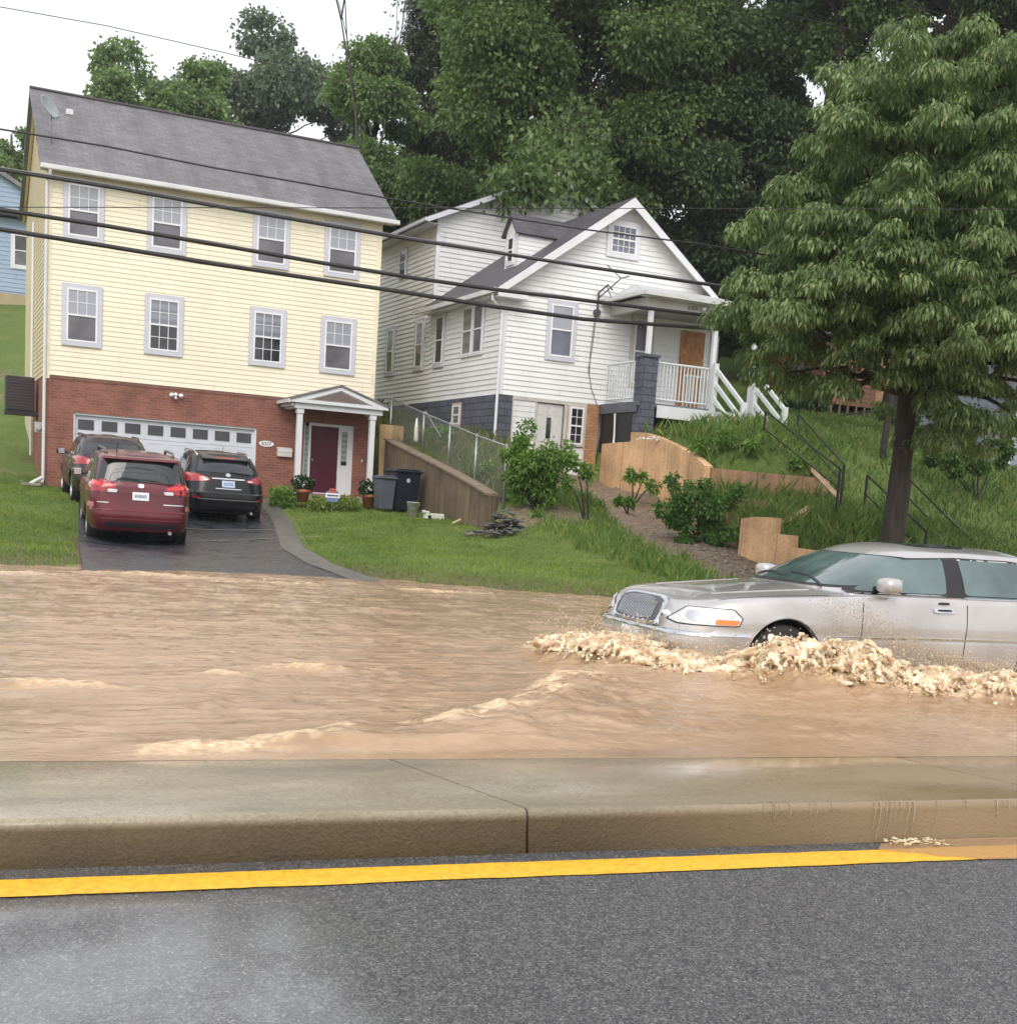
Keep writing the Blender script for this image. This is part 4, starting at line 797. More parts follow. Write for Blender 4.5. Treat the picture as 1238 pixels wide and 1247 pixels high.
MB().box(-.014, .10, -.024, 0, WZ, WE).box(-.024, -.001, -.022, .1, WZ, WE).build('corner_trim', WHITE, K); MB().box(-.014, .1, FD - .024, FD, WE, 10.1).box(-.026, -.001, FD - .02, FD + .1, WE, 10.1).build('corner_trim', WHITE, K); mb = MB(); mb.box(WD - .1, WD + .014, -.024, 0, WZ, WE).box(WD + .001, WD + .024, -.02, .1, WZ, WE); mb.build('corner_trim', WHITE, K)
# front roof
roof_slab('roof', [(-.38, FD - .001, WE - .17), (-.38, -.36, WE - .17), (RX, -.36, WR + .10), (RX, FD - .001, WR + .10)], ROOFD, K, .08)
roof_slab('roof', [(WD + .55, -.36, WE - .12), (WD + .55, FD - .001, WE - .12), (RX, FD - .001, WR + .10), (RX, -.36, WR + .10)], ROOFD, K, .08)
mb = MB().prism([(-.38, WE - .42), (-.38, WE - .20), (RX, WR + .07), (RX, WR - .20)], -.385, -.361, 'y').prism([(WD + .55, WE - .32), (WD + .55, WE - .15), (RX, WR + .07), (RX, WR - .20)], -.385, -.361, 'y'); mb.box(-.38, .50, -.38, -.02, WE - .43, WE - .421); mb.box(-.38, .52, -.384, -.36, WE - .42, WE - .24); mb.box(.50, .52, -.36, -.02, WE - .42, WE - .2)
mb.build('rake_board', WHITE, K)
mb = MB().box(-.02, WD + .02, -.36, -.02, WE - .0, WE + .0); mb2 = MB(); mb2.v += [(-.36, -.36, WE - .24), (-.36, -.02, WE - .24), (RX, -.02, WR - .0), (RX, -.36, WR - .0), (WD + .5, -.36, WE - .2), (WD + .5, -.02, WE - .2)]; mb2.f += [(0, 1, 2, 3), (3, 2, 5, 4)]; mb2.build('soffit', plain('tan_soffit', (.5, .46, .4), .6), K, solid=.01)
mb = MB().box(-.50, -.385, -.36, FD + .5, WE - .33, WE - .21); mb.box(-.38, -.02, -.3, FD, WE - .36, WE - .345); mb.build('gutter', GUT, K)
mb = MB(); mb.tube([(-.42, -.12, WE - .34), (-.42, -.12, WE - .50), (-.12, -.05, WE - .72), (-.07, -.05, WE - .8), (-.07, -.05, 3.25), (-.2, -.25, 2.95), (-.55, -.9, 2.55)], .04, 8); mb.build('downspout', WHITE, K)
# dormer on the left slope
DU, D0, D1 = .86, 1.25, 2.05; zr = lambda u: WE - .17 + (u + .38) * (WR + .27 - WE) / (RX + .38)
mb = MB(); clap(mb, cst(D0), cst(D1), zr(DU), 9.15, DU, .12, .01, 'v')
nrow = 8
for i in range(nrow):
    a = zr(DU) + i * (9.15 - zr(DU)) / nrow; b_ = zr(DU) + (i + 1) * (9.15 - zr(DU)) / nrow; ua = (a - WE + .17) * (RX + .38) / (WR + .27 - WE) - .38; ub = (b_ - WE + .17) * (RX + .38) / (WR + .27 - WE) - .38
    mb.quad((DU, D0 - .01, a), (max(ua, DU + .01), D0 - .01, a), (max(ub, DU + .01), D0, b_), (DU, D0, b_)); mb.quad((DU, D1, a), (ua, D1, a), (ub, D1, b_), (DU, D1, b_))
mb.prism([(D0, 9.15), (D1, 9.15), ((D0 + D1) / 2, 9.62)], DU - .01, DU + .02, 'x'); DM = mb.build('dormer', WS, K)
roof_slab('dormer_roof', [(DU - .12, D0 - .12, 9.08), (2.5, D0 - .12, 9.08), (3.2, (D0 + D1) / 2, 9.68), (DU - .12, (D0 + D1) / 2, 9.68)], ROOFD, DM, .05)
roof_slab('dormer_roof', [(2.5, D1 + .12, 9.08), (DU - .12, D1 + .12, 9.08), (DU - .12, (D0 + D1) / 2, 9.68), (3.2, (D0 + D1) / 2, 9.68)], ROOFD, DM, .05)
house_window(DM, F('v', DU - .01), D0 + .2, D1 - .2, zr(DU) + .12, 9.02, .07, 0, 0, upper=DARKG, lower=DARKG, casem=WHITE)
# windows
house_window(K, F('u', -.025), 1.43, 2.13, 5.67, 7.08, .12, 0, 0, upper=BLIND, lower=glass_mat('blue_grey_pane', (.10, .11, .15), .2), split=.52)
house_window(K, F('u', -.025), 3.14, 3.96, 8.70, 9.48, .12, 4, 2, upper=glass_mat('pane_blue', (.11, .12, .17), .1), lower=glass_mat('pane_blue2', (.13, .14, .19), .1), lower_grid=True, casem=WHITE)
DIN = glass_mat('grey_curtain_pane', (.22, .23, .22), .2, 1.0)
house_window(K, F('v', -.025), 1.3, 1.95, 5.7, 7.05, .06, 0, 0, upper=SCREEN, lower=SCREEN, casem=WHITE, name='window')
house_window(K, F('v', -.025), 2.05, 2.75, 5.7, 7.05, .06, 0, 0, upper=DIN, lower=DIN, casem=WHITE)
for a in (4.25, 5.95, 8.65): house_window(K, F('v', -.025), a, a + .62, 5.6, 7.0, .12, 0, 0, upper=DIN if a > 5 else DARKG, lower=DARKG)
house_window(K, F('v', -.025), 7.85, 8.45, 8.65, 9.5, .06, 0, 0, upper=DARKG, lower=DARKG, casem=GREYTRIM)
# base storey
mb = MB().box(-.02, .43, -.004, .30, 1.7, WZ - .002).box(-.021, -.001, .30, BD, 1.7, WZ - .003); mb.build('block_base', BLK, K)
MB().box(2.78, 3.18, -.02, .28, 1.7, WZ - .004).build('brick_pier', TANB, K)
clap(MB(), cst(.46), cst(1.14), 2.1, WZ - .1, .0, .15, .012).build('base_siding', WS2, K); mb = clap(MB(), cst(2.17), cst(2.74), 2.1, 3.22, .0, .15, .012); mb.build('base_siding', WS2, K)
MB().box(.43, .46, -.03, .2, 1.9, WZ - .002).box(1.14, 1.19, -.03, .2, 1.9, WZ - .1).box(2.04, 2.17, -.02, .2, 1.9, WZ - .1).box(2.74, 2.78, -.03, .2, 1.9, WZ - .1).box(.46, 2.78, -.032, .2, WZ - .1, WZ - .002).build('base_trim', plain('weathered_trim', (.52, .50, .47), .5), K)
bd = MB().box(1.20, 2.03, .03, .07, 2.35, WZ - .13)
for a in (1.27, 1.53, 1.80): bd.box(a, a + .16, .022, .031, 4.05, 4.22).box(a, a + .16, .022, .031, 3.3, 3.85) if a != 1.53 else bd.box(a, a + .16, .022, .031, 4.05, 4.22)
BDo = bd.build('basement_door', plain('peeling_white_door', (.60, .59, .58), .5, var=.12, scale=8), K); MB().box(1.54, 1.68, .015, .03, 3.40, 3.98).build('door_pane', DARKG, BDo); MB().box(2.035, 2.05, -.03, .0, 2.3, WZ - .12).build('door_edge', plain('rust_edge', (.09, .05, .05), .6), BDo)
house_window(K, F('u', -.02), 2.24, 2.68, 3.30, 4.34, .06, 2, 2, upper=DARKG, lower=DARKG, lower_grid=True, casem=plain('old_casing', (.58, .52, .48), .5), sashm=WHITE2)
house_window(K, F('v', -.021), 2.60, 3.15, 3.72, 4.28, .07, 0, 0, upper=DIN, lower=DIN, casem=plain('pinkish_casing', (.55, .42, .36), .5))
# porch
G = K
PF = 4.50; P0, P1, PD = 3.10, 7.0, 2.15
MB().box(P0 + .12, P1, -PD + .1, -.03, PF - .10, PF).build('porch_floor', plain('grey_deck', (.16, .16, .19), .6), K)
MB().box(P0 + .75, P1, -PD + .075, -PD + .1, PF - .38, PF - .05).build('porch_fascia', WHITE, K); MB().box(P0 + .10, P0 + .12, -PD + .1, -.03, PF - .28, PF - .02).build('porch_fascia', plain('slate_board', (.10, .11, .14), .6), K)
MB().box(P0 + .5, P1 - .1, -1.6, -1.55, 2.6, PF - .1).build('porch_void_panel', plain('dark_brown_void', (.028, .02, .022), .8), K)  # near-black sheet, the shade of the void under the porch put into its colour
MB().box(P0 + .18, P0 + .62, -PD - .02, -PD + .42, 2.9, 5.70).box(P0 + .14, P0 + .66, -PD - .06, -PD + .46, 5.70, 5.77).build('block_pier', BLK, K)
for u, z0 in ((P0 + .40, 5.77), (5.62, PF), (6.98, 4.0)): MB().box(u - .06, u + .06, -PD + .15, -PD + .27, z0, 7.02).build('post', WHITE, K, bevel=.006)
mb = MB().box(P0 + .2, P1 - .05, -PD + .10, -PD + .30, 6.98, 7.28).box(P0 + .2, P0 + .36, -PD + .3, -.03, 6.98, 7.28); mb.build('porch_beam', plain('dull_white_beam', (.52, .51, .48), .5, var=.1), K)
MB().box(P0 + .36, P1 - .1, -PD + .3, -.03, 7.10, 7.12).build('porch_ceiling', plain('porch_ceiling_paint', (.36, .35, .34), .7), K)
roof_slab('porch_roof', [(P0 - .05, -PD - .15, 7.36), (P1 - .2, -PD - .15, 7.36), (P1 - .4, -.02, 7.95), (P0 + .9, -.02, 7.95)], plain('pale_roll_roofing', (.50, .52, .53), .45, var=.08), K, .05)
mb2 = MB(); mb2.v += [(P0 - .05, -PD - .15, 7.35), (P0 + .9, -.02, 7.94), (P0 - .05, -.02, 7.35)]; mb2.f += [(0, 1, 2)]; mb2.build('porch_hip', plain('pale_roll_roofing2', (.50, .52, .53), .45, var=.08), K, solid=.03)
mb = MB().box(P0 - .12, P1 - .15, -PD - .25, -PD - .15, 7.28, 7.38).box(P0 - .14, P0 - .04, -PD - .15, -.03, 7.28, 7.38); mb.box(P0 - .03, P1 - .25, -PD - .15, -PD + .1, 7.262, 7.28); mb.build('gutter', plain('dull_gutter', (.6, .6, .58), .45), K)
text_obj('number', '6309', .16, Matrix.Translation((4.75, -PD + .096, 7.14)) @ TF, plain('brown_numerals', (.16, .13, .10), .5), K)
fl = MB(); fl.lathe([(.05, 0), (.05, -.04), (0, -.04)], 'y', 12, (5.15, -PD + .1, 7.2)); 
for sx in (-.1, .1): fl.lathe([(.02, 0), (.05, -.05), (.06, -.12), (0, -.13)], 'y', 12, (5.15 + sx, -PD + .08, 7.15))
fl.build('floodlight', WHITE2, K, smooth=True)
# porch back wall openings
house_window(K, F('u', -.014), 4.15, 4.68, 5.2, 7.0, .12, 0, 0, upper=SCREEN, lower=glass_mat('navy_pane', (.035, .04, .07), .1), casem=plain('cream_casing', (.55, .53, .46), .5))
def osb():
    m, n, b = new_mat('board_osb'); t = N(n, 'ShaderNodeTexCoord'); v = N(n, 'ShaderNodeTexVoronoi', Scale=16); mp = N(n, 'ShaderNodeMapping'); mp.inputs['Scale'].default_value = (1, 1, .45); n.links.new(t.outputs['Object'], mp.inputs[0]); n.links.new(mp.outputs[0], v.inputs['Vector'])
    r = ramp(n, [(0, (.27, .12, .045)), (.5, (.42, .20, .08)), (1, (.55, .30, .13))], v.outputs['Color']); n.links.new(r.outputs[0], b.inputs['Base Color']); b.inputs['Roughness'].default_value = .75; return m
OSB = osb(); MB().box(5.72, 6.55, -.05, -.02, 4.55, 6.86).build('boarded_door', OSB, K)
mb = MB().tube([(6.95, -.1, 4.5), (6.95, -.1, 7.1)], .04, 6).tube([(6.80, -.06, 4.5), (6.80, -.06, 7.1)], .03, 6); mb.build('downspout', WHITE, K)
MB().box(P0 + .16, P0 + .20, -1.75, -.05, 3.15, PF - .28).build('porch_void_panel', BLACKP, K); MB().tube([(P0 + .08, -.95, 4.2), (P0 + .10, -.97, 3.6), (P0 + .06, -1.02, 3.25)], .03, 5).build('white_prop', WHITE, K)  # black panel added as the shade of the opening under the porch
# railings
def rail(name, p, q, h0, h1, n, m, parent, t=.022, top=.035, slope=True):
    p, q = Vector(p), Vector(q); mb = MB(); mb.tube([p + Vector((0, 0, h1)), q + Vector((0, 0, h1))], top, 6).tube([p + Vector((0, 0, h0)), q + Vector((0, 0, h0))], top * .8, 6)
    for i in range(n + 1):
        a = p.lerp(q, i / n); mb.tube([a + Vector((0, 0, h0)), a + Vector((0, 0, h1))], t, 4)
    return mb.build(name, m, parent)
RW = plain('railing_white', (.66, .70, .70), .45, var=.08)
rail('railing', (P0 + .72, -PD + .2, PF), (5.50, -PD + .2, PF), .12, 1.10, 15, RW, K, .02)
rail('railing', (P0 + .22, -.1, PF), (P0 + .22, -PD + .55, PF), .12, 1.10, 10, RW, K, .02)
rail('railing', (5.8, -.3, PF), (6.9, -.3, PF), .12, 1.05, 8, RW, K, .022)
# wooden stair down to the terrace
def tread_stair():
    mb = MB(); n = 7
    for i in range(n):
        y = -PD - i * .235; z = PF - (i + 1) * .165; mb.box(5.66, 6.94, y - .26, y, z - .04, z)
    for u in (5.62, 6.95): mb.prism([(-PD, PF - .05), (-PD - 1.75, PF - 1.25), (-PD - 1.75, PF - 1.48), (-PD, PF - .32)], u, u + .045, 'x')
    return mb
tread_stair().build('stair', plain('worn_stair', (.42, .42, .40), .6), K)
for u in (5.60, 6.98):
    mb = MB(); mb.box(u - .07, u + .07, -PD - .07, -PD + .07, 3.9, 5.74).box(u - .07, u + .07, -PD - 1.55, -PD - 1.45, 3.1, 4.62)
    for dz in (1.12, .72, .30): 
        mb.prism([(-PD, PF + dz + .06), (-PD, PF + dz - .07), (-PD - 1.5, PF - 1.08 + dz - .07), (-PD - 1.5, PF - 1.08 + dz + .06)], u - .035, u + .035, 'x')
    mb.build('stair_railing', RW, K)
# lattice scrap, service entrance and its cables
mb = MB(); 
for i in range(6):
    mb.box(-.012, .012, -.004, .004, -.32, .32, Matrix.Translation((5.12 + i * .09, -PD - .02, 3.85)) @ Matrix.Rotation(R(38), 4, 'Y')); mb.box(-.012, .012, -.012, -.005, -.32, .32, Matrix.Translation((5.12 + i * .09, -PD - .02, 3.85)) @ Matrix.Rotation(R(-38), 4, 'Y'))
mb.build('lattice', RW, K)
DKM = plain('dark_service_iron', (.07, .07, .072), .5)
mb = MB(); mb.tube([(2.86, -.06, 6.9), (2.86, -.06, 7.55)], .03, 8).tube([(2.86, -.06, 7.55), (2.98, -.35, 7.75), (3.05, -.5, 7.6)], .025, 8).tube([(2.86, -.08, 7.4), (3.3, -.5, 7.95), (3.45, -.7, 8.0)], .018, 6).tube([(3.3, -.5, 7.95), (2.95, -.25, 8.3)], .015, 6).tube([(2.98, -.3, 7.7), (3.15, -.5, 7.2)], .015, 6)
mb.lathe([(0, -.12), (.1, -.11), (.1, 0), (0, 0)], 'y', 14, (2.84, -.02, 7.0)); mb.tube([(2.84, -.04, 6.9), (2.80, -.04, 6.2), (2.72, -.05, 5.4), (2.86, -.05, 4.9), (3.12, -.05, 4.4)], .010, 6); mb.tube([(2.80, -.04, 6.9), (2.74, -.04, 5.9), (2.76, -.05, 5.3)], .007, 6)
mb.build('service_cable', DKM, K)

# ------------------------------------------------------------------ houses behind
def at_local(px, py, D): return atD(px, py, D)
# pale blue house, far left
BD0 = atD(0, 300, 58); B = empty('blue_house', (BD0.x - 9, BD0.y + 3, 8.4), YAW_Y, label='pale blue sided house half hidden behind the left edge of the cream house', cat='house')
BLU = siding_mat('pale_blue_siding', (.31, .41, .54), .06); mb = MB(); hw = 11.1
clap(mb, cst(0), cst(hw), 1.4, 4.6, 0, .2, .02); clap(mb, lambda z: max(0, (z - 6.2) * 1.9), lambda z: hw - max(0, (z - 5.4) * 1.9), 4.9, 8.2, -.6, .2, .02); mb.build('wall', BLU, B)
MB().box(.02, hw - .02, .01, 8, -1, 4.7).prism([(0, 4.9), (hw, 4.9), (hw, 5.4), (hw - 5.3, 8.2), (5.3, 8.2), (0, 6.2)], -.59, 8, 'y').build('wall_core', BLU, B)
MB().box(-.2, hw, -.5, -.02, 4.75, 4.88).build('overhang', plain('dark_overhang', (.06, .07, .09), .7), B)
MB().box(hw - 3.2, hw - .3, -.06, 0.0, .2, 1.3).build('foundation', plain('sand_foundation', (.42, .34, .22), .8), B); MB().box(0, hw - 3.2, -.05, 0.0, .2, 1.3).build('crawl_space', plain('crawl_dark', (.03, .03, .035), .8), B)
house_window(B, F('u', -.022), hw - 1.6, hw - .75, 2.6, 4.0, .14, 0, 0, upper=DARKG, lower=SCREEN, casem=WHITE)
roof_slab('roof', [(hw + .5, -.9, 5.2), (hw + .5, 8, 5.2), (5.0, 8, 8.6), (5.0, -.9, 8.6)], shingle_mat('blue_house_shingle', (.20, .2, .21)), B, .18); roof_slab('roof', [(-.5, 8, 5.6), (-.5, -.9, 5.6), (5.0, -.9, 8.6), (5.0, 8, 8.6)], shingle_mat('blue_house_shingle', (.20, .2, .21)), B, .18)
# red-brown house behind the tree
p = atD(1000, 503, 49); Q = empty('red_house', (p.x - .1, p.y, gz(p.x, p.y) - .9), YAW_W, label='rust red house with a low wooden deck seen behind the street tree trunk', cat='house')
RED = siding_mat('rust_siding', (.20, .075, .045), .12); clap(MB(), cst(0), cst(3.5), 1.0, 3.6, 0, .2, .02).build('wall', RED, Q); MB().box(.01, 3.49, .01, 4, .0, 3.62).build('wall_core', RED, Q)
MB().box(2.55, 2.95, -.04, .0, 1.2, 3.3).build('door', plain('tan_door', (.35, .20, .10), .6), Q)
roof_slab('roof', [(-.4, -.4, 3.6), (4.0, -.4, 3.6), (4.0, 4.2, 4.3), (-.4, 4.2, 4.3)], ROOFD, Q)
mb = MB().box(-1.2, 3.6, -2.0, -.02, .85, .97); DK = mb.build('deck', plain('deck_wood', (.20, .09, .06), .7), Q)
for i in range(13): MB().box(-1.1 + i * .38, -1.04 + i * .38, -2.0, -1.94, -.6, .85).build('deck_post', plain('deck_post_wood', (.16, .11, .09), .7), DK)
# grey garage at the right edge
p = atD(1226, 575, 40); S = empty('grey_shed', (p.x, p.y, gz(p.x, p.y) - .3), .1, label='small grey sided outbuilding cut off by the right edge beyond the street tree', cat='shed')
GRY = siding_mat('grey_siding', (.26, .29, .35), .06); clap(MB(), cst(0), cst(5), 0, 2.6, 0, .18, .015).build('wall', GRY, S); MB().box(.01, 5, .01, 4, -.3, 2.6).build('wall_core', GRY, S)
MB().box(-.02, .07, -.03, 0, 0, 2.6).build('corner_trim', WHITE, S); roof_slab('roof', [(-.3, -.35, 2.55), (5.3, -.35, 2.55), (5.3, 2, 3.7), (-.3, 2, 3.7)], ROOFD, S); MB().box(-.3, 5.3, -.45, -.351, 2.45, 2.56).build('gutter', WHITE, S)
# ------------------------------------------------------------------ vehicles
def paint(name, c, metal=.55, rough=.32, coat=1):
    m, n, b = new_mat(name); b.inputs['Base Color'].default_value = (*c, 1); b.inputs['Metallic'].default_value = metal; b.inputs['Roughness'].default_value = rough
    b.inputs['Coat Weight'].default_value = coat; b.inputs['Coat Roughness'].default_value = .05
    t = N(n, 'ShaderNodeTexCoord'); z = N(n, 'ShaderNodeTexNoise', Scale=2.2, Detail=6); n.links.new(t.outputs['Object'], z.inputs['Vector'])
    r = ramp(n, [(.35, k(c, .88)), (.65, k(c, 1.08))], z.outputs['Fac']); n.links.new(r.outputs[0], b.inputs['Base Color'])
    z2 = N(n, 'ShaderNodeTexNoise', Scale=160, Detail=2); n.links.new(t.outputs['Object'], z2.inputs['Vector']); r2 = ramp(n, [(.55, .03), (.7, .16)], z2.outputs['Fac']); n.links.new(r2.outputs[0], b.inputs['Coat Roughness'])
    return m
CHROME = plain('chrome', (.62, .63, .65), .12, metal=1, var=.05); RUBBER = plain('tyre_rubber', (.02, .02, .021), .75); BLKTRIM = plain('black_trim', (.018, .018, .02), .45); ALLOY = plain('alloy', (.5, .5, .52), .3, metal=.9)
UNDER = plain('dark_underbody', (.012, .012, .013), .8)
CGLASS = glass_mat('tinted_car_glass', (.018, .022, .025), .04); LGLASS = glass_mat('pale_car_glass', (.085, .13, .13), .05, spec=.8)
REDL = plain('red_lens', (.34, .006, .012), .12, coat=1); REDLIT = plain('bright_red_lens', (.78, .02, .02), .12, coat=1, var=.05); AMBER = plain('amber_lens', (.85, .22, .03), .15, coat=1); CLEAR = plain('clear_lens', (.66, .67, .68), .12, coat=1, var=.2, scale=25)
def rpoly(pts, r=.25, n=4):
    """round the corners of a polygon; r is the share of each side used"""
    o = []; m = len(pts)
    for i in range(m):
        p, a, b = np.array(pts[i], float), np.array(pts[i - 1], float), np.array(pts[(i + 1) % m], float); A = p + (a - p) * r; B = p + (b - p) * r
        for t in np.linspace(0, 1, n): o.append(tuple(A * (1 - t) ** 2 + 2 * p * t * (1 - t) + B * t * t))
    return o
class Car:
    def __init__(s, root, rows, arches, M=460):
        s.root = root
        def sup(phi, n): c, q = np.cos(phi), np.sin(phi); return np.sign(c) * np.abs(c) ** (2 / n), np.sign(q) * np.abs(q) ** (2 / n)
        ph = np.linspace(0, 2 * np.pi, 20001); x, y = sup(ph, rows[0]['n']); L = (rows[2]['xr'] - rows[2]['xf']) / 2
        d = np.concatenate([[0], np.cumsum(np.hypot(np.diff(x) * L, np.diff(y) * rows[2]['hw']))]); phi = np.interp(np.linspace(0, d[-1], M + 1)[:-1], d, ph)
        R_ = []
        for r in rows:
            cx, cy = sup(phi, r['n']); xc = (r['xf'] + r['xr']) / 2; a = (r['xr'] - r['xf']) / 2; X = xc + a * cx; Y = r['hw'] * cy
            Z = np.interp(X, [q[0] for q in r['z']], [q[1] for q in r['z']]) if hasattr(r['z'], '__len__') else np.full(M, float(r['z']))
            Z = Z + r.get('crown', 0) * (1 - (Y / r['hw']) ** 2); R_.append(np.stack([X, Y, Z], 1))
        out = []
        for i in range(len(R_) - 1):
            sub = rows[i].get('sub', 3)
            for q in range(sub):
                t = q / sub; p0, p1, p2, p3 = R_[max(i - 1, 0)], R_[i], R_[i + 1], R_[min(i + 2, len(R_) - 1)]
                if rows[i].get('lin') or rows[i + 1].get('lin'): out.append(p1 * (1 - t) + p2 * t)
                else: out.append(.5 * ((2 * p1) + (-p0 + p2) * t * .6 + (2 * p0 - 5 * p1 + 4 * p2 - p3) * 0 + (3 * (p2 - p1) * 2 - .6 * (p2 - p0) * 2 - .6 * (p3 - p1)) * t * t + (-2 * 2 * (p2 - p1) + .6 * (p2 - p0) + .6 * (p3 - p1)) * t ** 3))
        out.append(R_[-1]); P = np.stack(out)
        for (xw, zw, ra) in arches:
            for i in range(len(P)):
                dx = np.abs(P[i, :, 0] - xw); m = (dx < ra) & (np.abs(P[i, :, 1]) > rows[0]['hw'] * .75); za = zw + np.sqrt(np.maximum(ra * ra - dx * dx, 0)) + .0012 * i
                P[i, :, 2] = np.where(m, np.maximum(P[i, :, 2], za), P[i, :, 2])
        nr = len(P); V = P.reshape(-1, 3); V = np.concatenate([V, [[V[-M:, 0].mean(), 0, V[-M:, 2].mean()]]]); i, j = np.meshgrid(np.arange(nr - 1), np.arange(M), indexing='ij'); i, j = i.ravel(), j.ravel(); jn = (j + 1) % M
        F = np.stack([i * M + j, i * M + jn, (i + 1) * M + jn, (i + 1) * M + j], 1); s.V, s.F, s.M, s.nr = V, F, M, nr
        faces = [tuple(map(int, f)) for f in F] + [(int((nr - 1) * M + q), int((nr - 1) * M + (q + 1) % M), int(nr * M)) for q in range(M)]
        s.faces = faces; s.bvh = BVHTree.FromPolygons([Vector(v) for v in V], faces)
    def body(s, m, name='body'):
        me = bpy.data.meshes.new(name); me.from_pydata([tuple(v) for v in s.V], [], s.faces); me.update(); me.materials.append(m)
        bm = bmesh.new(); bm.from_mesh(me); bmesh.ops.recalc_face_normals(bm, faces=bm.faces); bm.to_mesh(me); bm.free()
        o = bpy.data.objects.new(name, me); COL.objects.link(o); o.parent = s.root; autosmooth(o, 38); return o
    def decal(s, name, poly, view, m, off=.006, parent=None, L=.07, lip=True):
        if view == 'L': dr = Vector((0, 1, 0)); mp = lambda u, v: Vector((u, -6, v))
        elif view == 'R': dr = Vector((0, -1, 0)); mp = lambda u, v: Vector((u, 6, v))
        elif view == 'F': dr = Vector((1, 0, 0)); mp = lambda u, v: Vector((-6, u, v))
        elif view == 'B': dr = Vector((-1, 0, 0)); mp = lambda u, v: Vector((14, u, v))
        elif view == 'T': dr = Vector((0, 0, -1)); mp = lambda u, v: Vector((u, v, 6))
        else:                                    # ('A', angle): horizontal direction turned from the left-side view towards the front; u runs along the turned plane from the front corner
            a = view[1]; sg = view[2]; dr = Vector((math.sin(a), sg * math.cos(a), 0)); ax = Vector((math.cos(a), -sg * math.sin(a), 0)); o0 = Vector((0, -sg * .98, 0)); mp = lambda u, v: o0 + ax * u - dr * 6 + Vector((0, 0, v))
        bm = bmesh.new(); vs = [bm.verts.new((p[0], p[1], 0)) for p in poly]; f = bm.faces.new(vs); bmesh.ops.triangulate(bm, faces=[f])
        for _ in range(6):
            e = [q for q in bm.edges if q.calc_length() > L]
            if not e: break
            bmesh.ops.subdivide_edges(bm, edges=e, cuts=1); bmesh.ops.triangulate(bm, faces=bm.faces)
        base = {}; bad = []
        for v in bm.verts:
            h = s.bvh.ray_cast(mp(v.co.x, v.co.y), dr)
            if h[0] is None: bad.append(v); continue
            nn = h[1] if h[1].dot(dr) < 0 else -h[1]; base[v] = (h[0], nn)
        if bad: bmesh.ops.delete(bm, geom=bad, context='VERTS')
        for v in bm.verts: p, nn = base[v]; v.co = p + nn * off
        if lip:
            be = [e for e in bm.edges if e.is_boundary]; keys = {tuple(round(c, 5) for c in v.co): base[v] for v in bm.verts}
            r = bmesh.ops.extrude_edge_only(bm, edges=be)
            for v in [g for g in r['geom'] if isinstance(g, bmesh.types.BMVert)]:
                kk = tuple(round(c, 5) for c in v.co)
                if kk in keys: p, nn = keys[kk]; v.co = p - nn * .004
        bmesh.ops.recalc_face_normals(bm, faces=bm.faces); me = bpy.data.meshes.new(name); bm.to_mesh(me); bm.free(); me.materials.append(m); o = bpy.data.objects.new(name, me); COL.objects.link(o); o.parent = parent or s.root
        autosmooth(o, 45); return o
    def strip(s, name, pts, w, view, m, off=.008, parent=None):
        a = [Vector((p[0], p[1], 0)) for p in pts]; l, r = [], []
        for i, p in enumerate(a):
            t = (a[min(i + 1, len(a) - 1)] - a[max(i - 1, 0)]).normalized(); q = Vector((-t.y, t.x, 0)) * w / 2; l.append(p + q); r.append(p - q)
        return s.decal(name, [(p.x, p.y) for p in l] + [(p.x, p.y) for p in reversed(r)], view, m, off, parent)
    def wheel(s, x, y, r, w, side, rim=ALLOY, spokes=7, dish=.02):
        t = MB(); y0, y1 = (y, y + w) if side < 0 else (y, y - w); sg = 1 if side < 0 else -1; rr = r * .66
        prof = [(rr, 0), (rr + .02, -.004 * 1), (r - .03, 0.0), (r - .008, .02), (r, .045), (r, w - .045), (r - .008, w - .02), (r - .03, w), (rr, w)]
        t.lathe([(a, sg * b) for a, b in prof], 'y', 40, (x, y, r)); T = t.build('wheel', RUBBER, s.root, smooth=True)
        q = MB(); q.lathe([(rr + .004, 0), (rr - .012, sg * -.004), (rr - .03, sg * .03), (rr - .03, sg * w * .8)], 'y', 40, (x, y, r)); q.lathe([(0, sg * .01), (.045, sg * .012), (.075, sg * .03), (.075, sg * .06)], 'y', 20, (x, y, r))
        for i in range(spokes):
            a = 2 * math.pi * i / spokes + .2; c, e = math.cos(a), math.sin(a); d = Vector((c, 0, e)); tv = Vector((-e, 0, c)); o0 = Vector((x, y + sg * .022, r))
            A, B = o0 + d * .05, o0 + d * (rr - .012); wd = .032; th = Vector((0, sg * .035, 0)); i0 = len(q.v); q.v += [tuple(p) for p in (A - tv * wd, A + tv * wd, B + tv * wd * .8, B - tv * wd * .8, A - tv * wd + th, A + tv * wd + th, B + tv * wd * .8 + th, B - tv * wd * .8 + th)]
            q.f += [tuple(i0 + z for z in f) for f in ((0, 1, 2, 3), (4, 7, 6, 5), (0, 4, 5, 1), (1, 5, 6, 2), (2, 6, 7, 3), (3, 7, 4, 0))]
        q.build('rim', rim, T); MB().lathe([(0, sg * .09), (rr - .03, sg * .09)], 'y', 30, (x, y, r)).build('brake_disc', UNDER, T)
        return T
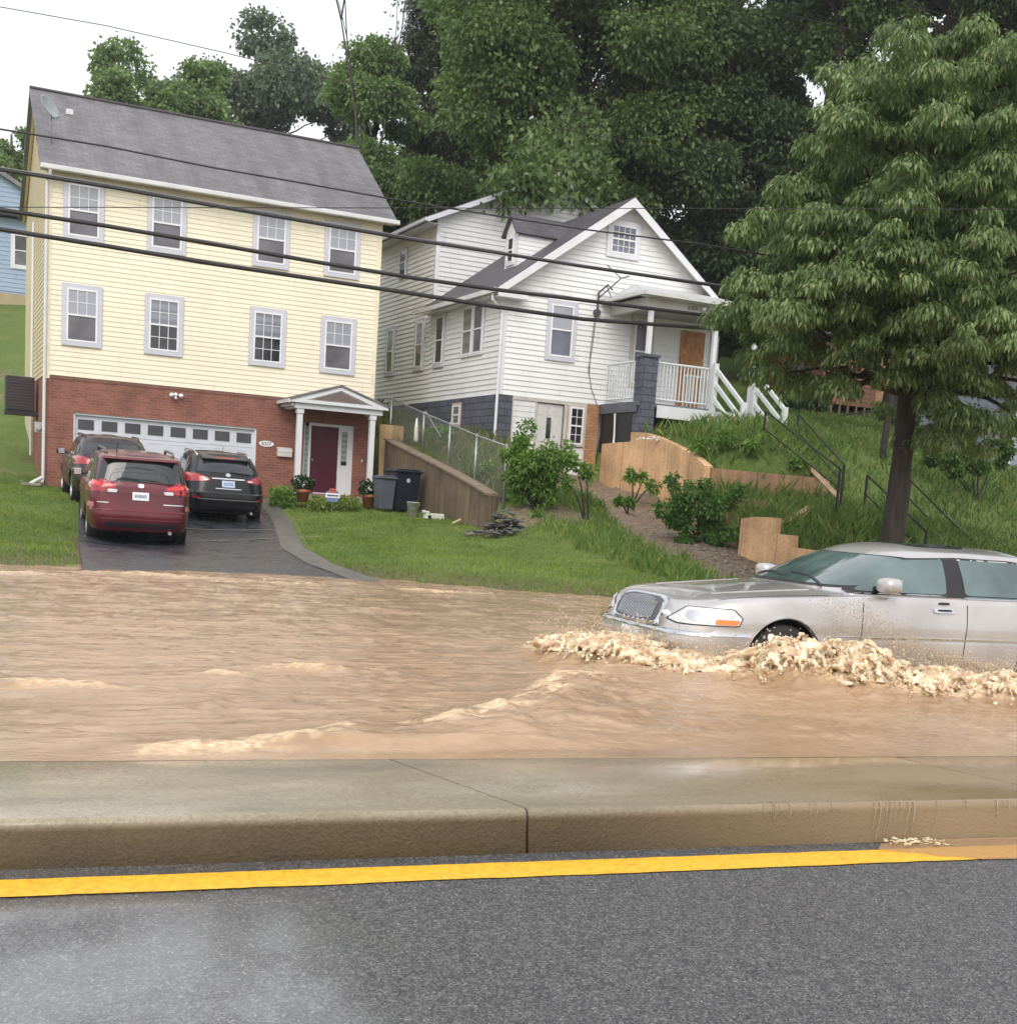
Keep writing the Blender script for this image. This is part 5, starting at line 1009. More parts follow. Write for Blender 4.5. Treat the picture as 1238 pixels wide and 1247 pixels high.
    def mirror(s, x, y, z, sg, m, l=.22, w=.20, h=.15):
        bm = bmesh.new(); bmesh.ops.create_uvsphere(bm, u_segments=20, v_segments=12, radius=.5)
        for v in bm.verts:
            c = v.co; c.x = math.copysign(abs(c.x * 2) ** .7, c.x) * l / 2; c.y = math.copysign(abs(c.y * 2) ** .75, c.y) * w / 2; c.z = math.copysign(abs(c.z * 2) ** .75, c.z) * h / 2; v.co = Vector((x + c.x, y + sg * (w / 2 + .05) + c.y, z + c.z))
        me = bpy.data.meshes.new('mirror'); bm.to_mesh(me); bm.free(); me.materials.append(m); o = bpy.data.objects.new('mirror', me); COL.objects.link(o); o.parent = s.root; autosmooth(o, 60)
        MB().tube([(x + .01, y - sg * .05, z - .05), (x + .01, y + sg * .09, z - .02)], .03, 8).build('mirror_arm', BLKTRIM, o, smooth=True)
        MB().box(x + l * .44, x + l * .5, y + sg * .07 if sg > 0 else y - .22, y + .22 if sg > 0 else y - .07, z - h * .38, z + h * .38).build('mirror_glass', CHROME, o, bevel=.01); return o

def row(z, xf, xr, hw, n=7, **kw): return dict(z=z, xf=xf, xr=xr, hw=hw, n=n, **kw)
# ---- the silver sedan ploughing through the water
_c, _s = math.cos(CYAW), math.sin(CYAW)
SED = empty('sedan', (SIDEX - .985 * _s, SIDEY + .985 * _c, -.05), CYAW, label='silver beige four door sedan driving through the flood and throwing up foam', cat='car')
zs = [(0, .80), (.35, .835), (1.0, .885), (1.8, .925), (3, .945), (4.5, .945), (5.4, .90)]
up = lambda d: [(a, b + d) for a, b in zs]
rows = [row(.20, .16, 5.36, .92), row(.34, .05, 5.44, .965), row(.48, .0, 5.47, .982), row(.555, .01, 5.46, .982, lin=1, sub=1), row(.575, .06, 5.42, .978, lin=1, sub=2), row(.66, .09, 5.41, .984), row(.76, .14, 5.39, .976),
        row(zs, .24, 5.34, .95), row(up(.022), .34, 5.27, .905, 7, sub=3), row(up(.026), .55, 5.1, .865, 6, crown=.03, sub=6), row([(1.4, .945), (2.5, .965), (4.9, .965)], 1.42, 4.86, .845, 5.5, crown=.045, lin=1, sub=1), row([(1.4, .95), (2.5, .972), (4.9, .972)], 1.50, 4.80, .838, 5.2, crown=.045, lin=1, sub=3),
        row(1.145, 1.90, 4.46, .785, 4.6, crown=.02, lin=1, sub=3), row([(2.2, 1.29), (3.2, 1.315), (4.3, 1.29)], 2.28, 4.16, .71, 4.2, crown=.035, lin=1, sub=2), row([(2.2, 1.335), (3.2, 1.362), (4.2, 1.33)], 2.42, 4.04, .66, 4.0, crown=.04, sub=2), row(1.388, 2.62, 3.82, .52, 3.6, crown=.03), row(1.418, 2.95, 3.5, .2, 3)]
SILV = paint('silver_beige_paint', (.53, .51, .495), .45, .32)
C = Car(SED, rows, [(1.02, .335, .385), (4.01, .335, .385)]); bd = C.body(SILV)
C.decal('windscreen_surround', rpoly([(-.80, 1.0), (.80, 1.0), (.67, 1.305), (-.67, 1.305)], .10), 'F', BLKTRIM, .003); C.decal('windscreen', rpoly([(-.765, 1.015), (.765, 1.015), (.645, 1.292), (-.645, 1.292)], .10), 'F', LGLASS, .008)
for v in ('L', 'R'):
    C.decal('window_surround', rpoly([(1.68, .972), (2.34, 1.29), (2.95, 1.325), (3.6, 1.322), (4.12, 1.28), (4.62, 1.01), (4.58, .975)], .07), v, BLKTRIM, .003)
    w = C.decal('side_window', rpoly([(1.80, .985), (2.38, 1.272), (2.80, 1.303), (2.80, .985)], .08), v, LGLASS, .008)
    C.decal('side_window', rpoly([(3.02, .985), (2.98, 1.305), (3.55, 1.302), (3.86, 1.278), (3.95, .985)], .08), v, LGLASS, .008)
    C.strip('belt_moulding', [(1.72, .958), (2.9, .965), (4.6, .965)], .016, v, CHROME, .012)
    C.strip('side_moulding', [(1.42, .575), (2.5, .585), (3.6, .585)], .016, v, CHROME, .012)
    for xs_ in ([(1.80, .93), (1.79, .7), (1.80, .3)], [(2.95, .955), (2.955, .7), (2.94, .25)], [(4.05, .955), (3.9, .78), (3.62, .55), (3.58, .25)]): C.strip('door_gap', xs_, .009, v, BLKTRIM, .002)
    h = C.decal('door_handle', rpoly([(2.56, .825), (2.80, .825), (2.80, .87), (2.56, .87)], .3), v, CHROME, .018); C.decal('handle_cup', rpoly([(2.60, .838), (2.76, .838), (2.76, .858), (2.60, .858)], .3), v, BLKTRIM, .0195, h)
    C.decal('door_handle', rpoly([(3.66, .825), (3.88, .825), (3.88, .87), (3.66, .87)], .3), v, CHROME, .018)
    C.strip('bumper_strip', [(.22, .555), (.5, .562), (.66, .562)], .016, v, CHROME, .012)
C.decal('keypad', rpoly([(2.62, .90), (2.74, .90), (2.74, .922), (2.62, .922)], .3), 'L', BLKTRIM, .010)
for sg in (1, -1):
    hl = C.decal('headlight', rpoly([(-.16, .655), (.02, .785), (.42, .785), (.505, .71), (.475, .635), (-.06, .628)], .12), ('A', R(28), sg), BLKTRIM, .004); C.decal('lens', rpoly([(-.13, .66), (.03, .775), (.41, .775), (.49, .708), (.465, .645), (-.05, .638)], .12), ('A', R(28), sg), CLEAR, .012, hl)
    C.decal('marker_lamp', rpoly([(.26, .648), (.455, .65), (.475, .69), (.27, .69)], .2), ('A', R(28), sg), AMBER, .015, hl); C.decal('reflector_bowl', rpoly([(.02, .665), (.14, .665), (.14, .75), (.02, .75)], .4), ('A', R(28), sg), CHROME, .0135, hl)
gr_ = C.decal('grille', rpoly([(-.42, .56), (.42, .56), (.46, .70), (.38, .805), (-.38, .805), (-.46, .70)], .28), 'F', CHROME, .045); GS = plain('grille_shadow', (.12, .12, .13), .4, metal=.5)
C.decal('grille_mesh', rpoly([(-.37, .59), (.37, .59), (.41, .70), (.34, .785), (-.34, .785), (-.41, .70)], .28), 'F', GS, .051, gr_)
for i in range(-12, 13): C.decal('slat', [(i * .029 - .005, .60 + .03 * abs(i / 12) ** 2), (i * .029 + .005, .60 + .03 * abs(i / 12) ** 2), (i * .029 + .005, .775 - .02 * abs(i / 12)), (i * .029 - .005, .775 - .02 * abs(i / 12))], 'F', CHROME, .060, gr_, lip=False) if abs(i) < 12 else None
C.decal('bumper_trim', [(-.90, .545), (.90, .545), (.90, .567), (-.90, .567)], 'F', CHROME, .014); C.decal('lower_intake', rpoly([(-.5, .33), (.5, .33), (.55, .42), (-.55, .42)], .15), 'F', BLKTRIM, .004); C.decal('number_plate', [(-.15, .43), (.15, .43), (.15, .53), (-.15, .53)], 'F', WHITE2, .02)
C.mirror(2.02, -.84, 1.055, -1, SILV, .20, .22, .15); C.mirror(2.02, .84, 1.055, 1, SILV, .20, .22, .15)
C.strip('bonnet_crease', [(.50, -.52), (1.0, -.56), (1.45, -.60)], .012, 'T', SILV, .007); C.strip('bonnet_crease', [(.50, .52), (1.0, .56), (1.45, .60)], .012, 'T', SILV, .007); C.strip('bonnet_gap', [(.42, -.80), (1.0, -.845), (1.5, -.85)], .007, 'T', BLKTRIM, .002)
C.decal('sunroof', rpoly([(2.70, -.40), (3.35, -.40), (3.35, .40), (2.70, .40)], .1), 'T', CGLASS, .014)
for y in (-.30, .28): C.strip('wiper', [(1.60, y - .28), (1.68, y + .05), (1.70, y + .34)], .02, 'T', BLKTRIM, .018)
for (x, sd) in ((1.02, -1), (4.01, -1), (1.02, 1), (4.01, 1)): C.wheel(x, sd * .955, .335, .22, sd, spokes=9)
MB().box(.4, 5.1, -.72, .72, .18, .55).box(.6, 1.5, -.80, .80, .3, .80).box(3.6, 4.45, -.80, .80, .3, .80).build('underbody', UNDER, SED)

# ---- minivan and the two SUVs on the driveway
def place_rear(px, D, Lg, turn=.07):
    p = on_ground(px, D, .07); rz = YAW_Y - math.pi / 2 - turn; return Vector((p.x - Lg * math.cos(rz), p.y - Lg * math.sin(rz), p.z + .052 * Lg)), rz
def tall_car(name, label, px, D, Lg, rows, arches, body_m, spec):
    loc, rz = place_rear(px, D, Lg, spec.get('turn', .075)); r = empty(name, loc, rz, label=label, cat='car'); r.rotation_euler = (0, .052, rz); c = Car(r, rows, arches); c.body(body_m); sp = spec
    for v in ('L', 'R'):
        c.decal('window_surround', rpoly(sp['side'], .08), v, BLKTRIM, .003)
        for w in sp['wins']: c.decal('side_window', rpoly(w, .10), v, CGLASS, .007)
        for g_ in sp['gaps']: c.strip('door_gap', g_, .010, v, BLKTRIM, .002)
        for hx in sp['handles']: c.decal('door_handle', rpoly([(hx, sp['hz']), (hx + .22, sp['hz']), (hx + .22, sp['hz'] + .04), (hx, sp['hz'] + .04)], .3), v, sp.get('hm', body_m), .02)
    c.decal('windscreen', rpoly(sp['ws'], .1), 'F', CGLASS, .006)
    rw = c.decal('rear_window', rpoly(sp['rw'], .12), 'B', CGLASS, .007)
    c.strip('wiper', sp['wiper'], .022, 'B', BLKTRIM, .022, rw)
    for sg in (-1, 1):
        m_ = lambda P: [(sg * p[0], p[1]) for p in (P if sg > 0 else P[::-1])]
        t = c.decal('tail_light', rpoly(m_(sp['tail']), .12), 'B', sp.get('tailm', REDL), .014)
        if 'tail2' in sp: c.decal('lit_lens', rpoly(m_(sp['tail2']), .12), 'B', REDLIT, .018, t)
        c.decal('reverse_lamp', rpoly(m_(sp['rev']), .25), 'B', CLEAR, .020, t); c.decal('tail_side', rpoly(sp['tside'], .15), 'L' if sg < 0 else 'R', sp.get('tailm', REDL), .012, t)
        c.decal('reflector', rpoly(m_(sp['refl']), .25), 'B', sp['reflm'], .012)
        c.mirror(sp['mx'], sg * sp['my'], sp['mz'], sg, body_m if sp.get('mb') else BLKTRIM, .16, .22, .17)
        c.decal('headlight', rpoly([(.0, .70), (.12, .86), (.55, .84), (.5, .70)], .2), ('A', R(30), -sg), CLEAR, .012)
    pl = c.decal('number_plate', [(-.15, sp['pz']), (.15, sp['pz']), (.15, sp['pz'] + .15), (-.15, sp['pz'] + .15)], 'B', sp['plm'], .02, L=.2)
    c.decal('plate_print', [(-.11, sp['pz'] + .045), (.11, sp['pz'] + .045), (.11, sp['pz'] + .105), (-.11, sp['pz'] + .105)], 'B', sp['plp'], .0225, pl, L=.2)
    c.decal('badge', rpoly([(-.055, sp['bz']), (.055, sp['bz']), (.055, sp['bz'] + .075), (-.055, sp['bz'] + .075)], .45), 'B', CHROME, .02)
    for (a, b_, h, wd, mt, of) in sp['lines']: c.strip('bumper_line', [(a, h), (b_, h)], wd, 'B', mt, of)
    for sg in (-1, 1):
        pts = [(x, sg * y, z) for x, y, z in sp['rail']]; MB().tube(pts, sp.get('railr', .022), 8).build('roof_rail', sp['railm'], r, smooth=True)
    for (x, rr) in sp['wheels']:
        for sd in (-1, 1): c.wheel(x, sd * (rows[0]['hw'] + .035), rr, .23, sd, spokes=sp.get('spokes', 7))
    MB().box(.5, Lg - .5, -.74, .74, .2, .62).box(.8, Lg - .4, -.84, .84, .34, .75).build('underbody', UNDER, r)
    c.decal('bumper_black', rpoly([(-.62, .34), (.62, .34), (.66, .44), (-.66, .44)], .1), 'B', BLKTRIM, .006)
    q = MB(); q.tube([(Lg - .35, .55, .27), (Lg - .02, .55, .27)], .035, 10); q.build('exhaust', ALLOY, r)
    return r, c
# red minivan
zv = [(0, .84), (.5, .93), (1.2, 1.03), (2.0, 1.07), (4.6, 1.10), (5.1, 1.10)]; u2 = lambda d: [(a, b + d) for a, b in zv]
vr = [row(.27, .18, 4.97, .90, 7), row(.40, .05, 5.05, .955, 7), row(.56, 0, 5.08, .975, 7), row(.645, .02, 5.07, .975, 7, lin=1, sub=1), row(.665, .06, 5.02, .975, 7, lin=1), row(.85, .12, 4.99, .98, 7.5), row(.98, .2, 4.975, .972, 7.5), row(zv, .30, 4.955, .955, 7.5), row(u2(.025), .5, 4.945, .93, 7, crown=.0), row(u2(.03), .9, 4.935, .918, 7, crown=.02, lin=1),
      row([(1, 1.09), (2, 1.115), (5, 1.14)], 1.05, 4.93, .91, 6.5, crown=.02, lin=1), row(1.36, 1.62, 4.84, .855, 6, crown=.01, lin=1), row(1.60, 2.08, 4.72, .79, 5.5, crown=.02, lin=1), row(1.655, 2.2, 4.66, .755, 5, crown=.02, lin=1), row(1.685, 2.35, 4.56, .68, 4.5, crown=.03), row(1.72, 2.8, 4.2, .4, 4), row(1.725, 3.2, 3.8, .1, 4)]
REDP = paint('dark_red_paint', (.125, .010, .020), .25, .32, .6); REDP2 = paint('red_trim_line', (.26, .06, .08), .4, .3)
spec = dict(side=[(1.35, 1.13), (2.22, 1.60), (4.45, 1.61), (4.72, 1.17)], wins=[[(1.5, 1.16), (2.25, 1.57), (2.55, 1.58), (2.55, 1.17)], [(2.62, 1.17), (2.62, 1.58), (3.55, 1.59), (3.6, 1.17)], [(3.67, 1.17), (3.62, 1.59), (4.40, 1.58), (4.62, 1.19)]],
            gaps=[[(1.45, 1.05), (1.42, .6), (1.45, .32)], [(2.58, 1.1), (2.58, .3)], [(3.64, 1.1), (3.62, .6), (3.55, .3)]], handles=[2.28, 2.68], hz=.95, ws=[(-.80, 1.15), (.80, 1.15), (.68, 1.60), (-.68, 1.60)],
            rw=[(-.80, 1.19), (.80, 1.19), (.665, 1.575), (-.665, 1.575)], wiper=[(-.02, 1.215), (.25, 1.20), (.60, 1.185)], tail=[(.965, 1.20), (.86, 1.19), (.44, 1.125), (.50, 1.02), (.96, .965)], tail2=[(.93, 1.175), (.84, 1.17), (.48, 1.11), (.50, 1.085), (.93, 1.10)], rev=[(.60, 1.045), (.42, 1.045), (.44, .985), (.60, .985)], tside=[(4.80, 1.22), (4.95, 1.21), (4.97, .98), (4.84, 1.0)],
            refl=[(.94, .78), (.84, .78), (.84, .68), (.94, .68)], reflm=plain('pink_reflector', (.6, .2, .24), .2, coat=1), mx=1.62, my=.90, mz=1.17, mb=1, pz=.86, plm=WHITE2, plp=plain('plate_smudge', (.34, .36, .44), .5, var=.5, scale=40), bz=1.09,
            lines=[(-.80, .80, .655, .018, REDP2, .01), (-.78, .78, .50, .016, REDP2, .008), (-.78, -.58, .79, .018, CHROME, .012), (.42, .80, .80, .020, CHROME, .012), (-.78, .78, .965, .008, BLKTRIM, .002)], rail=[(2.35, .66, 1.68), (2.45, .66, 1.745), (4.30, .62, 1.755), (4.48, .62, 1.70)], railm=plain('dull_rail', (.20, .15, .15), .35, metal=.6), railr=.026, wheels=[(.98, .335), (4.05, .335)])
VAN, CV = tall_car('minivan', 'dark red minivan parked rear to the street nearest the water on the driveway', 170, 24.3, 5.08, vr, [(.98, .335, .39), (4.05, .335, .39)], REDP, spec)
MB().prism([(4.52, 1.69), (4.80, 1.645), (4.82, 1.60), (4.60, 1.60)], -.70, .70, 'y').build('spoiler', REDP, VAN, bevel=.012); MB().tube([(4.35, -.42, 1.70), (4.62, -.42, 1.90)], .006, 6).build('aerial', BLKTRIM, VAN)
# black crossover
zx = [(0, .88), (.5, .97), (1.3, 1.02), (4.0, 1.08), (4.8, 1.06)]; u3 = lambda d: [(a, b + d) for a, b in zx]
xr_ = [row(.30, .2, 4.66, .88, 6), row(.42, .06, 4.76, .935, 6), row(.58, 0, 4.80, .955, 6), row(.70, .02, 4.79, .955, 6, lin=1, sub=1), row(.72, .06, 4.74, .952, 6, lin=1), row(.88, .12, 4.70, .955, 5.5), row(zx, .28, 4.64, .925, 5.5), row(u3(.03), .45, 4.61, .895, 5, crown=.01), row(u3(.04), .9, 4.59, .875, 5, crown=.03, lin=1), row([(1, 1.07), (4.8, 1.13)], 1.12, 4.58, .865, 5, crown=.02, lin=1),
       row(1.32, 1.72, 4.40, .80, 4.6, crown=.01, lin=1), row(1.50, 2.1, 4.14, .73, 4.2, crown=.02, lin=1), row(1.555, 2.25, 4.02, .68, 4, crown=.03), row(1.60, 2.5, 3.8, .55, 4, crown=.02), row(1.64, 2.8, 3.5, .1, 4)]
BLKP = paint('black_paint_gloss', (.005, .005, .007), 0, .35, .45); BLKP.node_tree.nodes['Principled BSDF'].inputs['Specular IOR Level'].default_value = .3
spec2 = dict(turn=.02, side=[(1.42, 1.09), (2.2, 1.50), (3.6, 1.52), (4.12, 1.30), (4.2, 1.16)], wins=[[(1.6, 1.12), (2.25, 1.47), (2.78, 1.49), (2.78, 1.12)], [(2.86, 1.12), (2.86, 1.49), (3.55, 1.48), (3.75, 1.14)], [(3.82, 1.16), (3.64, 1.47), (3.95, 1.36), (4.08, 1.2)]],
             gaps=[[(1.5, 1.02), (1.48, .5), (1.5, .36)], [(2.82, 1.08), (2.82, .34)], [(3.78, 1.08), (3.6, .7), (3.5, .34)]], handles=[2.5, 3.5], hz=.93, hm=CHROME, ws=[(-.76, 1.12), (.76, 1.12), (.64, 1.48), (-.64, 1.48)],
             rw=[(-.70, 1.17), (.70, 1.17), (.60, 1.44), (-.60, 1.44)], wiper=[(.05, 1.20), (.3, 1.17), (.52, 1.16)], tail=[(.90, 1.10), (.74, 1.12), (.40, 1.02), (.46, .97), (.90, .93)], rev=[(.56, 1.02), (.46, 1.02), (.46, .985), (.58, .98)], tside=[(4.30, 1.12), (4.55, 1.10), (4.62, .96), (4.4, 1.02)],
             refl=[(.80, .60), (.66, .60), (.66, .575), (.80, .575)], reflm=REDL, mx=1.72, my=.86, mz=1.12, pz=.845, plm=plain('pale_blue_plate', (.42, .52, .68), .4), plp=plain('plate_smudge2', (.25, .33, .50), .5, var=.5, scale=40), bz=1.08,
             lines=[(-.38, .38, 1.035, .028, CHROME, .02), (-.30, .30, .81, .02, CHROME, .014), (-.72, .72, .71, .016, CHROME, .008), (-.70, .70, .56, .022, plain('grey_lip', (.16, .16, .17), .4), .008)], rail=[(2.3, .64, 1.57), (2.4, .65, 1.61), (3.6, .63, 1.61), (3.92, .61, 1.53)], railm=CHROME, wheels=[(.95, .365), (3.82, .365)], spokes=5)
SUV, CS = tall_car('crossover', 'black crossover with chrome tail strip parked before the right half of the garage door', 277, 30.2, 4.8, xr_, [(.95, .365, .42), (3.82, .365, .42)], BLKP, spec2)
MB().prism([(3.95, 1.575), (4.30, 1.49), (4.31, 1.46), (4.1, 1.47)], -.56, .56, 'y').build('spoiler', BLKP, SUV, bevel=.012); CS.decal('brake_lamp', [(-.22, 1.452), (.22, 1.452), (.22, 1.475), (-.22, 1.475)], 'B', REDLIT, .05); MB().tube([(3.7, 0, 1.6), (3.9, 0, 1.78)], .005, 6).build('aerial', BLKTRIM, SUV)
MARP = paint('dark_maroon_paint', (.018, .005, .007), 0, .35, .5); spec3 = dict(spec2); spec3.update(turn=.02, railm=plain('dark_rail', (.05, .04, .045), .3, metal=.5), plm=WHITE2)
SV2, C3 = tall_car('suv', 'very dark maroon SUV parked ahead of the red minivan by the garage', 140, 30.4, 4.8, xr_, [(.95, .365, .42), (3.82, .365, .42)], MARP, spec3)
# ------------------------------------------------------------------ retaining walls, fences, steps
def wall_run(mb, pts, tops, bots, th):
    """a wall along plan points with given top and bottom heights, centred thickness th"""
    P = [Vector((p[0], p[1], 0)) for p in pts]; nrm = []
    for i in range(len(P)):
        t = (P[min(i + 1, len(P) - 1)] - P[max(i - 1, 0)]).normalized(); nrm.append(Vector((-t.y, t.x, 0)) * th / 2)
    i0 = len(mb.v)
    for p, q, t, b in zip(P, nrm, tops, bots):
        for s_ in (1, -1): a = p + q * s_; mb.v += [(a.x, a.y, b), (a.x, a.y, t)]
    for i in range(len(P) - 1):
        a = i0 + i * 4; c = a + 4; mb.f += [(a, c, c + 1, a + 1), (a + 2, a + 3, c + 3, c + 2), (a + 1, c + 1, c + 3, a + 3), (a, a + 2, c + 2, c)]
    mb.f += [(i0, i0 + 1, i0 + 3, i0 + 2)]; e = i0 + (len(P) - 1) * 4; mb.f += [(e, e + 2, e + 3, e + 1)]; return mb
wn, wf = world_of(*WALL_N), world_of(*WALL_F)
BRW = board_mat('weathered_brown_wall', (.12, .085, .055), (.20, .15, .10))
ts = np.linspace(0, 1, 9); pts = [(wn[0] + (wf[0] - wn[0]) * t, wn[1] + (wf[1] - wn[1]) * t) for t in ts]; ztop = [1.66 + (3.10 - 1.66) * t ** .92 for t in ts]
RW_ = empty('retaining_wall', (wn[0], wn[1], .4), 0, label='long brown board marked retaining wall sloping down beside the small lawn', cat='wall')
loc = lambda p: (p[0] - wn[0], p[1] - wn[1])
wall_run(MB(), [loc(p) for p in pts], [z - .4 for z in ztop], [-.6] * 9, .24).build('wall', BRW, RW_)
wall_run(MB(), [loc(p) for p in pts], [z - .4 + .05 for z in ztop], [z - .4 + .002 for z in ztop], .34).build('coping', noisy('grimy_coping', (.16, .12, .08), (.27, .21, .15), 5, .8, bs=.4), RW_)
er = Vector((RH.x, RH.y, 0)); e0 = Vector((.12, .02, 0)); e1 = e0 + er * .42; wall_run(MB(), [(e0.x, e0.y), (e1.x, e1.y)], [1.24, 1.22], [-.6, -.6], .2).build('wall_return', board_mat('dark_wall_end', (.05, .04, .03), (.08, .06, .045)), RW_)
# plywood sheet leaning beside the porch column
p = YO + YU * 9.32 - YV * .2; TANP = plain('tan_plywood', (.50, .34, .17), .6, var=.07)
o = MB().box(-.02, .72, -.02, .0, 0, 2.05).build('plywood_sheet', TANP, bevel=.003); o.location = (p.x, p.y, 1.52); o.rotation_euler = (R(-4), 0, YAW_Y); tag(o, 'tan plywood sheet standing between the cream porch and the brown retaining wall', 'board')
# tan retaining walls
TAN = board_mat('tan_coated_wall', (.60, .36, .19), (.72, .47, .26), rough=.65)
A_pts = [world_of(2.28, 37.0), world_of(2.60, 36.2), world_of(2.95, 35.5), world_of(3.56, 34.4), world_of(4.14, 33.1), world_of(4.48, 31.35)]
o = empty('tan_wall', (A_pts[0][0], A_pts[0][1], 1.5), 0, label='tall curved tan retaining wall running forward from the white house corner below the porch', cat='wall'); lo_ = lambda p: (p[0] - A_pts[0][0], p[1] - A_pts[0][1])
wall_run(MB(), [lo_(p) for p in A_pts[:3]], [1.86, 1.88, 1.90], [-.8] * 3, .20).build('low_section', TAN, o)
sm = [A_pts[2], world_of(3.25, 34.95), A_pts[3], world_of(3.87, 33.8), A_pts[4], world_of(4.37, 32.3), A_pts[5]]
wall_run(MB(), [lo_(p) for p in sm], [2.16, 2.13, 2.02, 1.85, 1.66, 1.45, 1.22], [-1.5] * 7, .20).build('high_section', TAN, o)
B_pts = [world_of(4.54, 31.3), world_of(5.98, 31.98), world_of(7.71, 32.8)]
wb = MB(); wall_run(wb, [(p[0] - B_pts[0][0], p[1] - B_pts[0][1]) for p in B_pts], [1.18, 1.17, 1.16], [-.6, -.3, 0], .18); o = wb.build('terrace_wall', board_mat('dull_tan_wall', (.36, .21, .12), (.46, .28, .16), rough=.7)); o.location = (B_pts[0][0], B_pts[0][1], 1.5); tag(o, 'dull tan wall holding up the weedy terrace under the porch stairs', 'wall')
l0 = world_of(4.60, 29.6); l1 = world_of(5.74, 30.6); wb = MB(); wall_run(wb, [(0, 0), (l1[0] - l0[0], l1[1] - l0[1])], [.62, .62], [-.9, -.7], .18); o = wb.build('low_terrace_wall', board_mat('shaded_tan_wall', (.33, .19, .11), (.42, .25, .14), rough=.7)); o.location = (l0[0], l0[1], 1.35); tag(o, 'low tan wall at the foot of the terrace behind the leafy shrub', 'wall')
# stepped wall end near the sedan
c0 = world_of(4.81, 27.6); s_ = [world_of(a - .2, b) for a, b in ((5.02, 27.6), (5.28, 27.2), (5.55, 26.8), (5.56, 26.79), (5.85, 26.4), (5.86, 26.39), (6.15, 26.0), (6.7, 25.2), (7.4, 24.3))]
wb = MB(); wall_run(wb, [(p[0] - c0[0], p[1] - c0[1]) for p in s_], [.72, .78, .78, .45, .44, .20, .18, -.08, -.32], [-1.2] * 9, .24); o = wb.build('stepped_wall', TAN); o.location = (c0[0], c0[1], .8); tag(o, 'tan wall with a stepped top just above the roof line of the silver sedan', 'wall')
for i, (a, b, D0_, D1_) in enumerate([((905, 672), (958, 632), 29.0, 30.0), ((948, 640), (985, 618), 28.6, 30.6), ((1022, 607), (962, 545), 31.4, 34.2), ((996, 590), (965, 548), 33.0, 34.5)]):
    A, B_ = atD(*a, D0_), atD(*b, D1_); q = MB().tube([(0, 0, 0), tuple(B_ - A)], .075, 4).build('step_edging', noisy('tan_edging', (.36, .24, .14), (.50, .36, .22), 4, .7)); q.location = A; tag(q, ['tan sloping edge beside the dark steps at the shrub foot', 'short tan edging on the left of the lower grass terrace', 'long tan edging beside the upper black handrail', 'short tan edging left of the upper steps'][i], 'edging', 'tan edgings of the terrace steps')
# black handrails, two flights
IRON = plain('black_iron', (.012, .012, .013), .4)
def handrail(name, label, tops, posts_h, group):
    P = [atD(*t) for t in tops]; o0 = P[0]; r = empty(name, o0, 0, label=label, cat='handrail', group=group); Q = [p - o0 for p in P]
    MB().tube(Q, .022, 8).build('top_rail', IRON, r, smooth=True); MB().tube([q - Vector((0, 0, .42)) for q in Q], .016, 6).build('lower_rail', IRON, r, smooth=True)
    for q in posts_h: MB().box(q.x - o0.x - .022, q.x - o0.x + .022, q.y - o0.y - .022, q.y - o0.y + .022, q.z - o0.z - 1.05, q.z - o0.z).build('post', IRON, r)
G_ = 'black handrails of the garden steps'
for (lab, a, b) in [('black handrail on the left of the upper steps, next to the white stair', (932, 501, 32.6), (1023, 571, 29.4)), ('black handrail on the right of the upper steps behind the long tan edging', (972, 505, 34.8), (1028, 566, 31.2)), ('black handrail of the lower steps, left of the street tree trunk', (1056, 579, 29.6), (1128, 648, 26.2)), ('black handrail of the lower steps, right of the street tree trunk', (1108, 585, 31.5), (1188, 664, 27.6))]:
    handrail('handrail', lab, [a, b], [atD(*a), atD(*b)], G_)
# chain link fence
FENCE = empty('wire_fence', (0, 0, 0), 0, label='sagging chain link fence with galvanised posts above the brown retaining wall', cat='fence'); GALV = plain('galvanised', (.36, .38, .39), .4, metal=.7)
fp = [(-.37 - .407 * (D - 29.6), D) for D in (29.7, 31.6, 33.5, 35.6, 38.6)]; tp = [(613, 543), (576, 530), (543.5, 516), (512.5, 503), (469, 485)]
T = []; Bm = []
for (a, D), (px, py) in zip(fp, tp):
    x, y = world_of(a, D); z = gz(x + .15, y); T.append(Vector((x, y, max(atD(px, py, D).z, z + .8)))); Bm.append(Vector((x, y, z - .05)))
for t, b in zip(T, Bm): MB().tube([tuple(b - Vector((0, 0, .2))), tuple(t + Vector((0, 0, .05)))], .028, 8).build('fence_post', GALV, FENCE, smooth=True)
MB().tube([tuple(t) for t in T], .02, 6).build('top_rail', GALV, FENCE, smooth=True)
mb = MB()
for i in range(len(T) - 1):
    A0, A1, B0_, B1_ = T[i], T[i + 1], Bm[i], Bm[i + 1]; L = (A1 - A0).length; H0 = (A0 - B0_).length; n = int(L / .11)
    for q in range(-10, n + 1):
        for sg in (0, 1):
            u0, u1 = q / n, (q + 10) / n; v0, v1 = (0, 1) if sg == 0 else (1, 0)
            if u0 < 0: v0 = v0 + (v1 - v0) * (-u0) / (u1 - u0); u0 = 0
            if u1 > 1: v1 = v0 + (v1 - v0) * (1 - u0) / (u1 - u0); u1 = 1
            if u1 <= u0: continue
            f = lambda u, v: (B0_.lerp(B1_, u)).lerp(A0.lerp(A1, u), v); mb.tube([f(u0, v0), f(u1, v1)], .0035, 3, False)
mb.build('wire_mesh', GALV, FENCE)
q = T[3]; o = MB().tube([(0, 0, -.15), (0, .02, -.4), (.01, 0, -.75), (0, 0, -.8)], [.02, .05, .07, .02], 8).build('hanging_bottle', plain('milky_plastic', (.6, .62, .6), .35), smooth=True); o.location = q + Vector((-.22, -.08, 0)); tag(o, 'milky plastic bottle hanging from the wire fence rail', 'bottle')
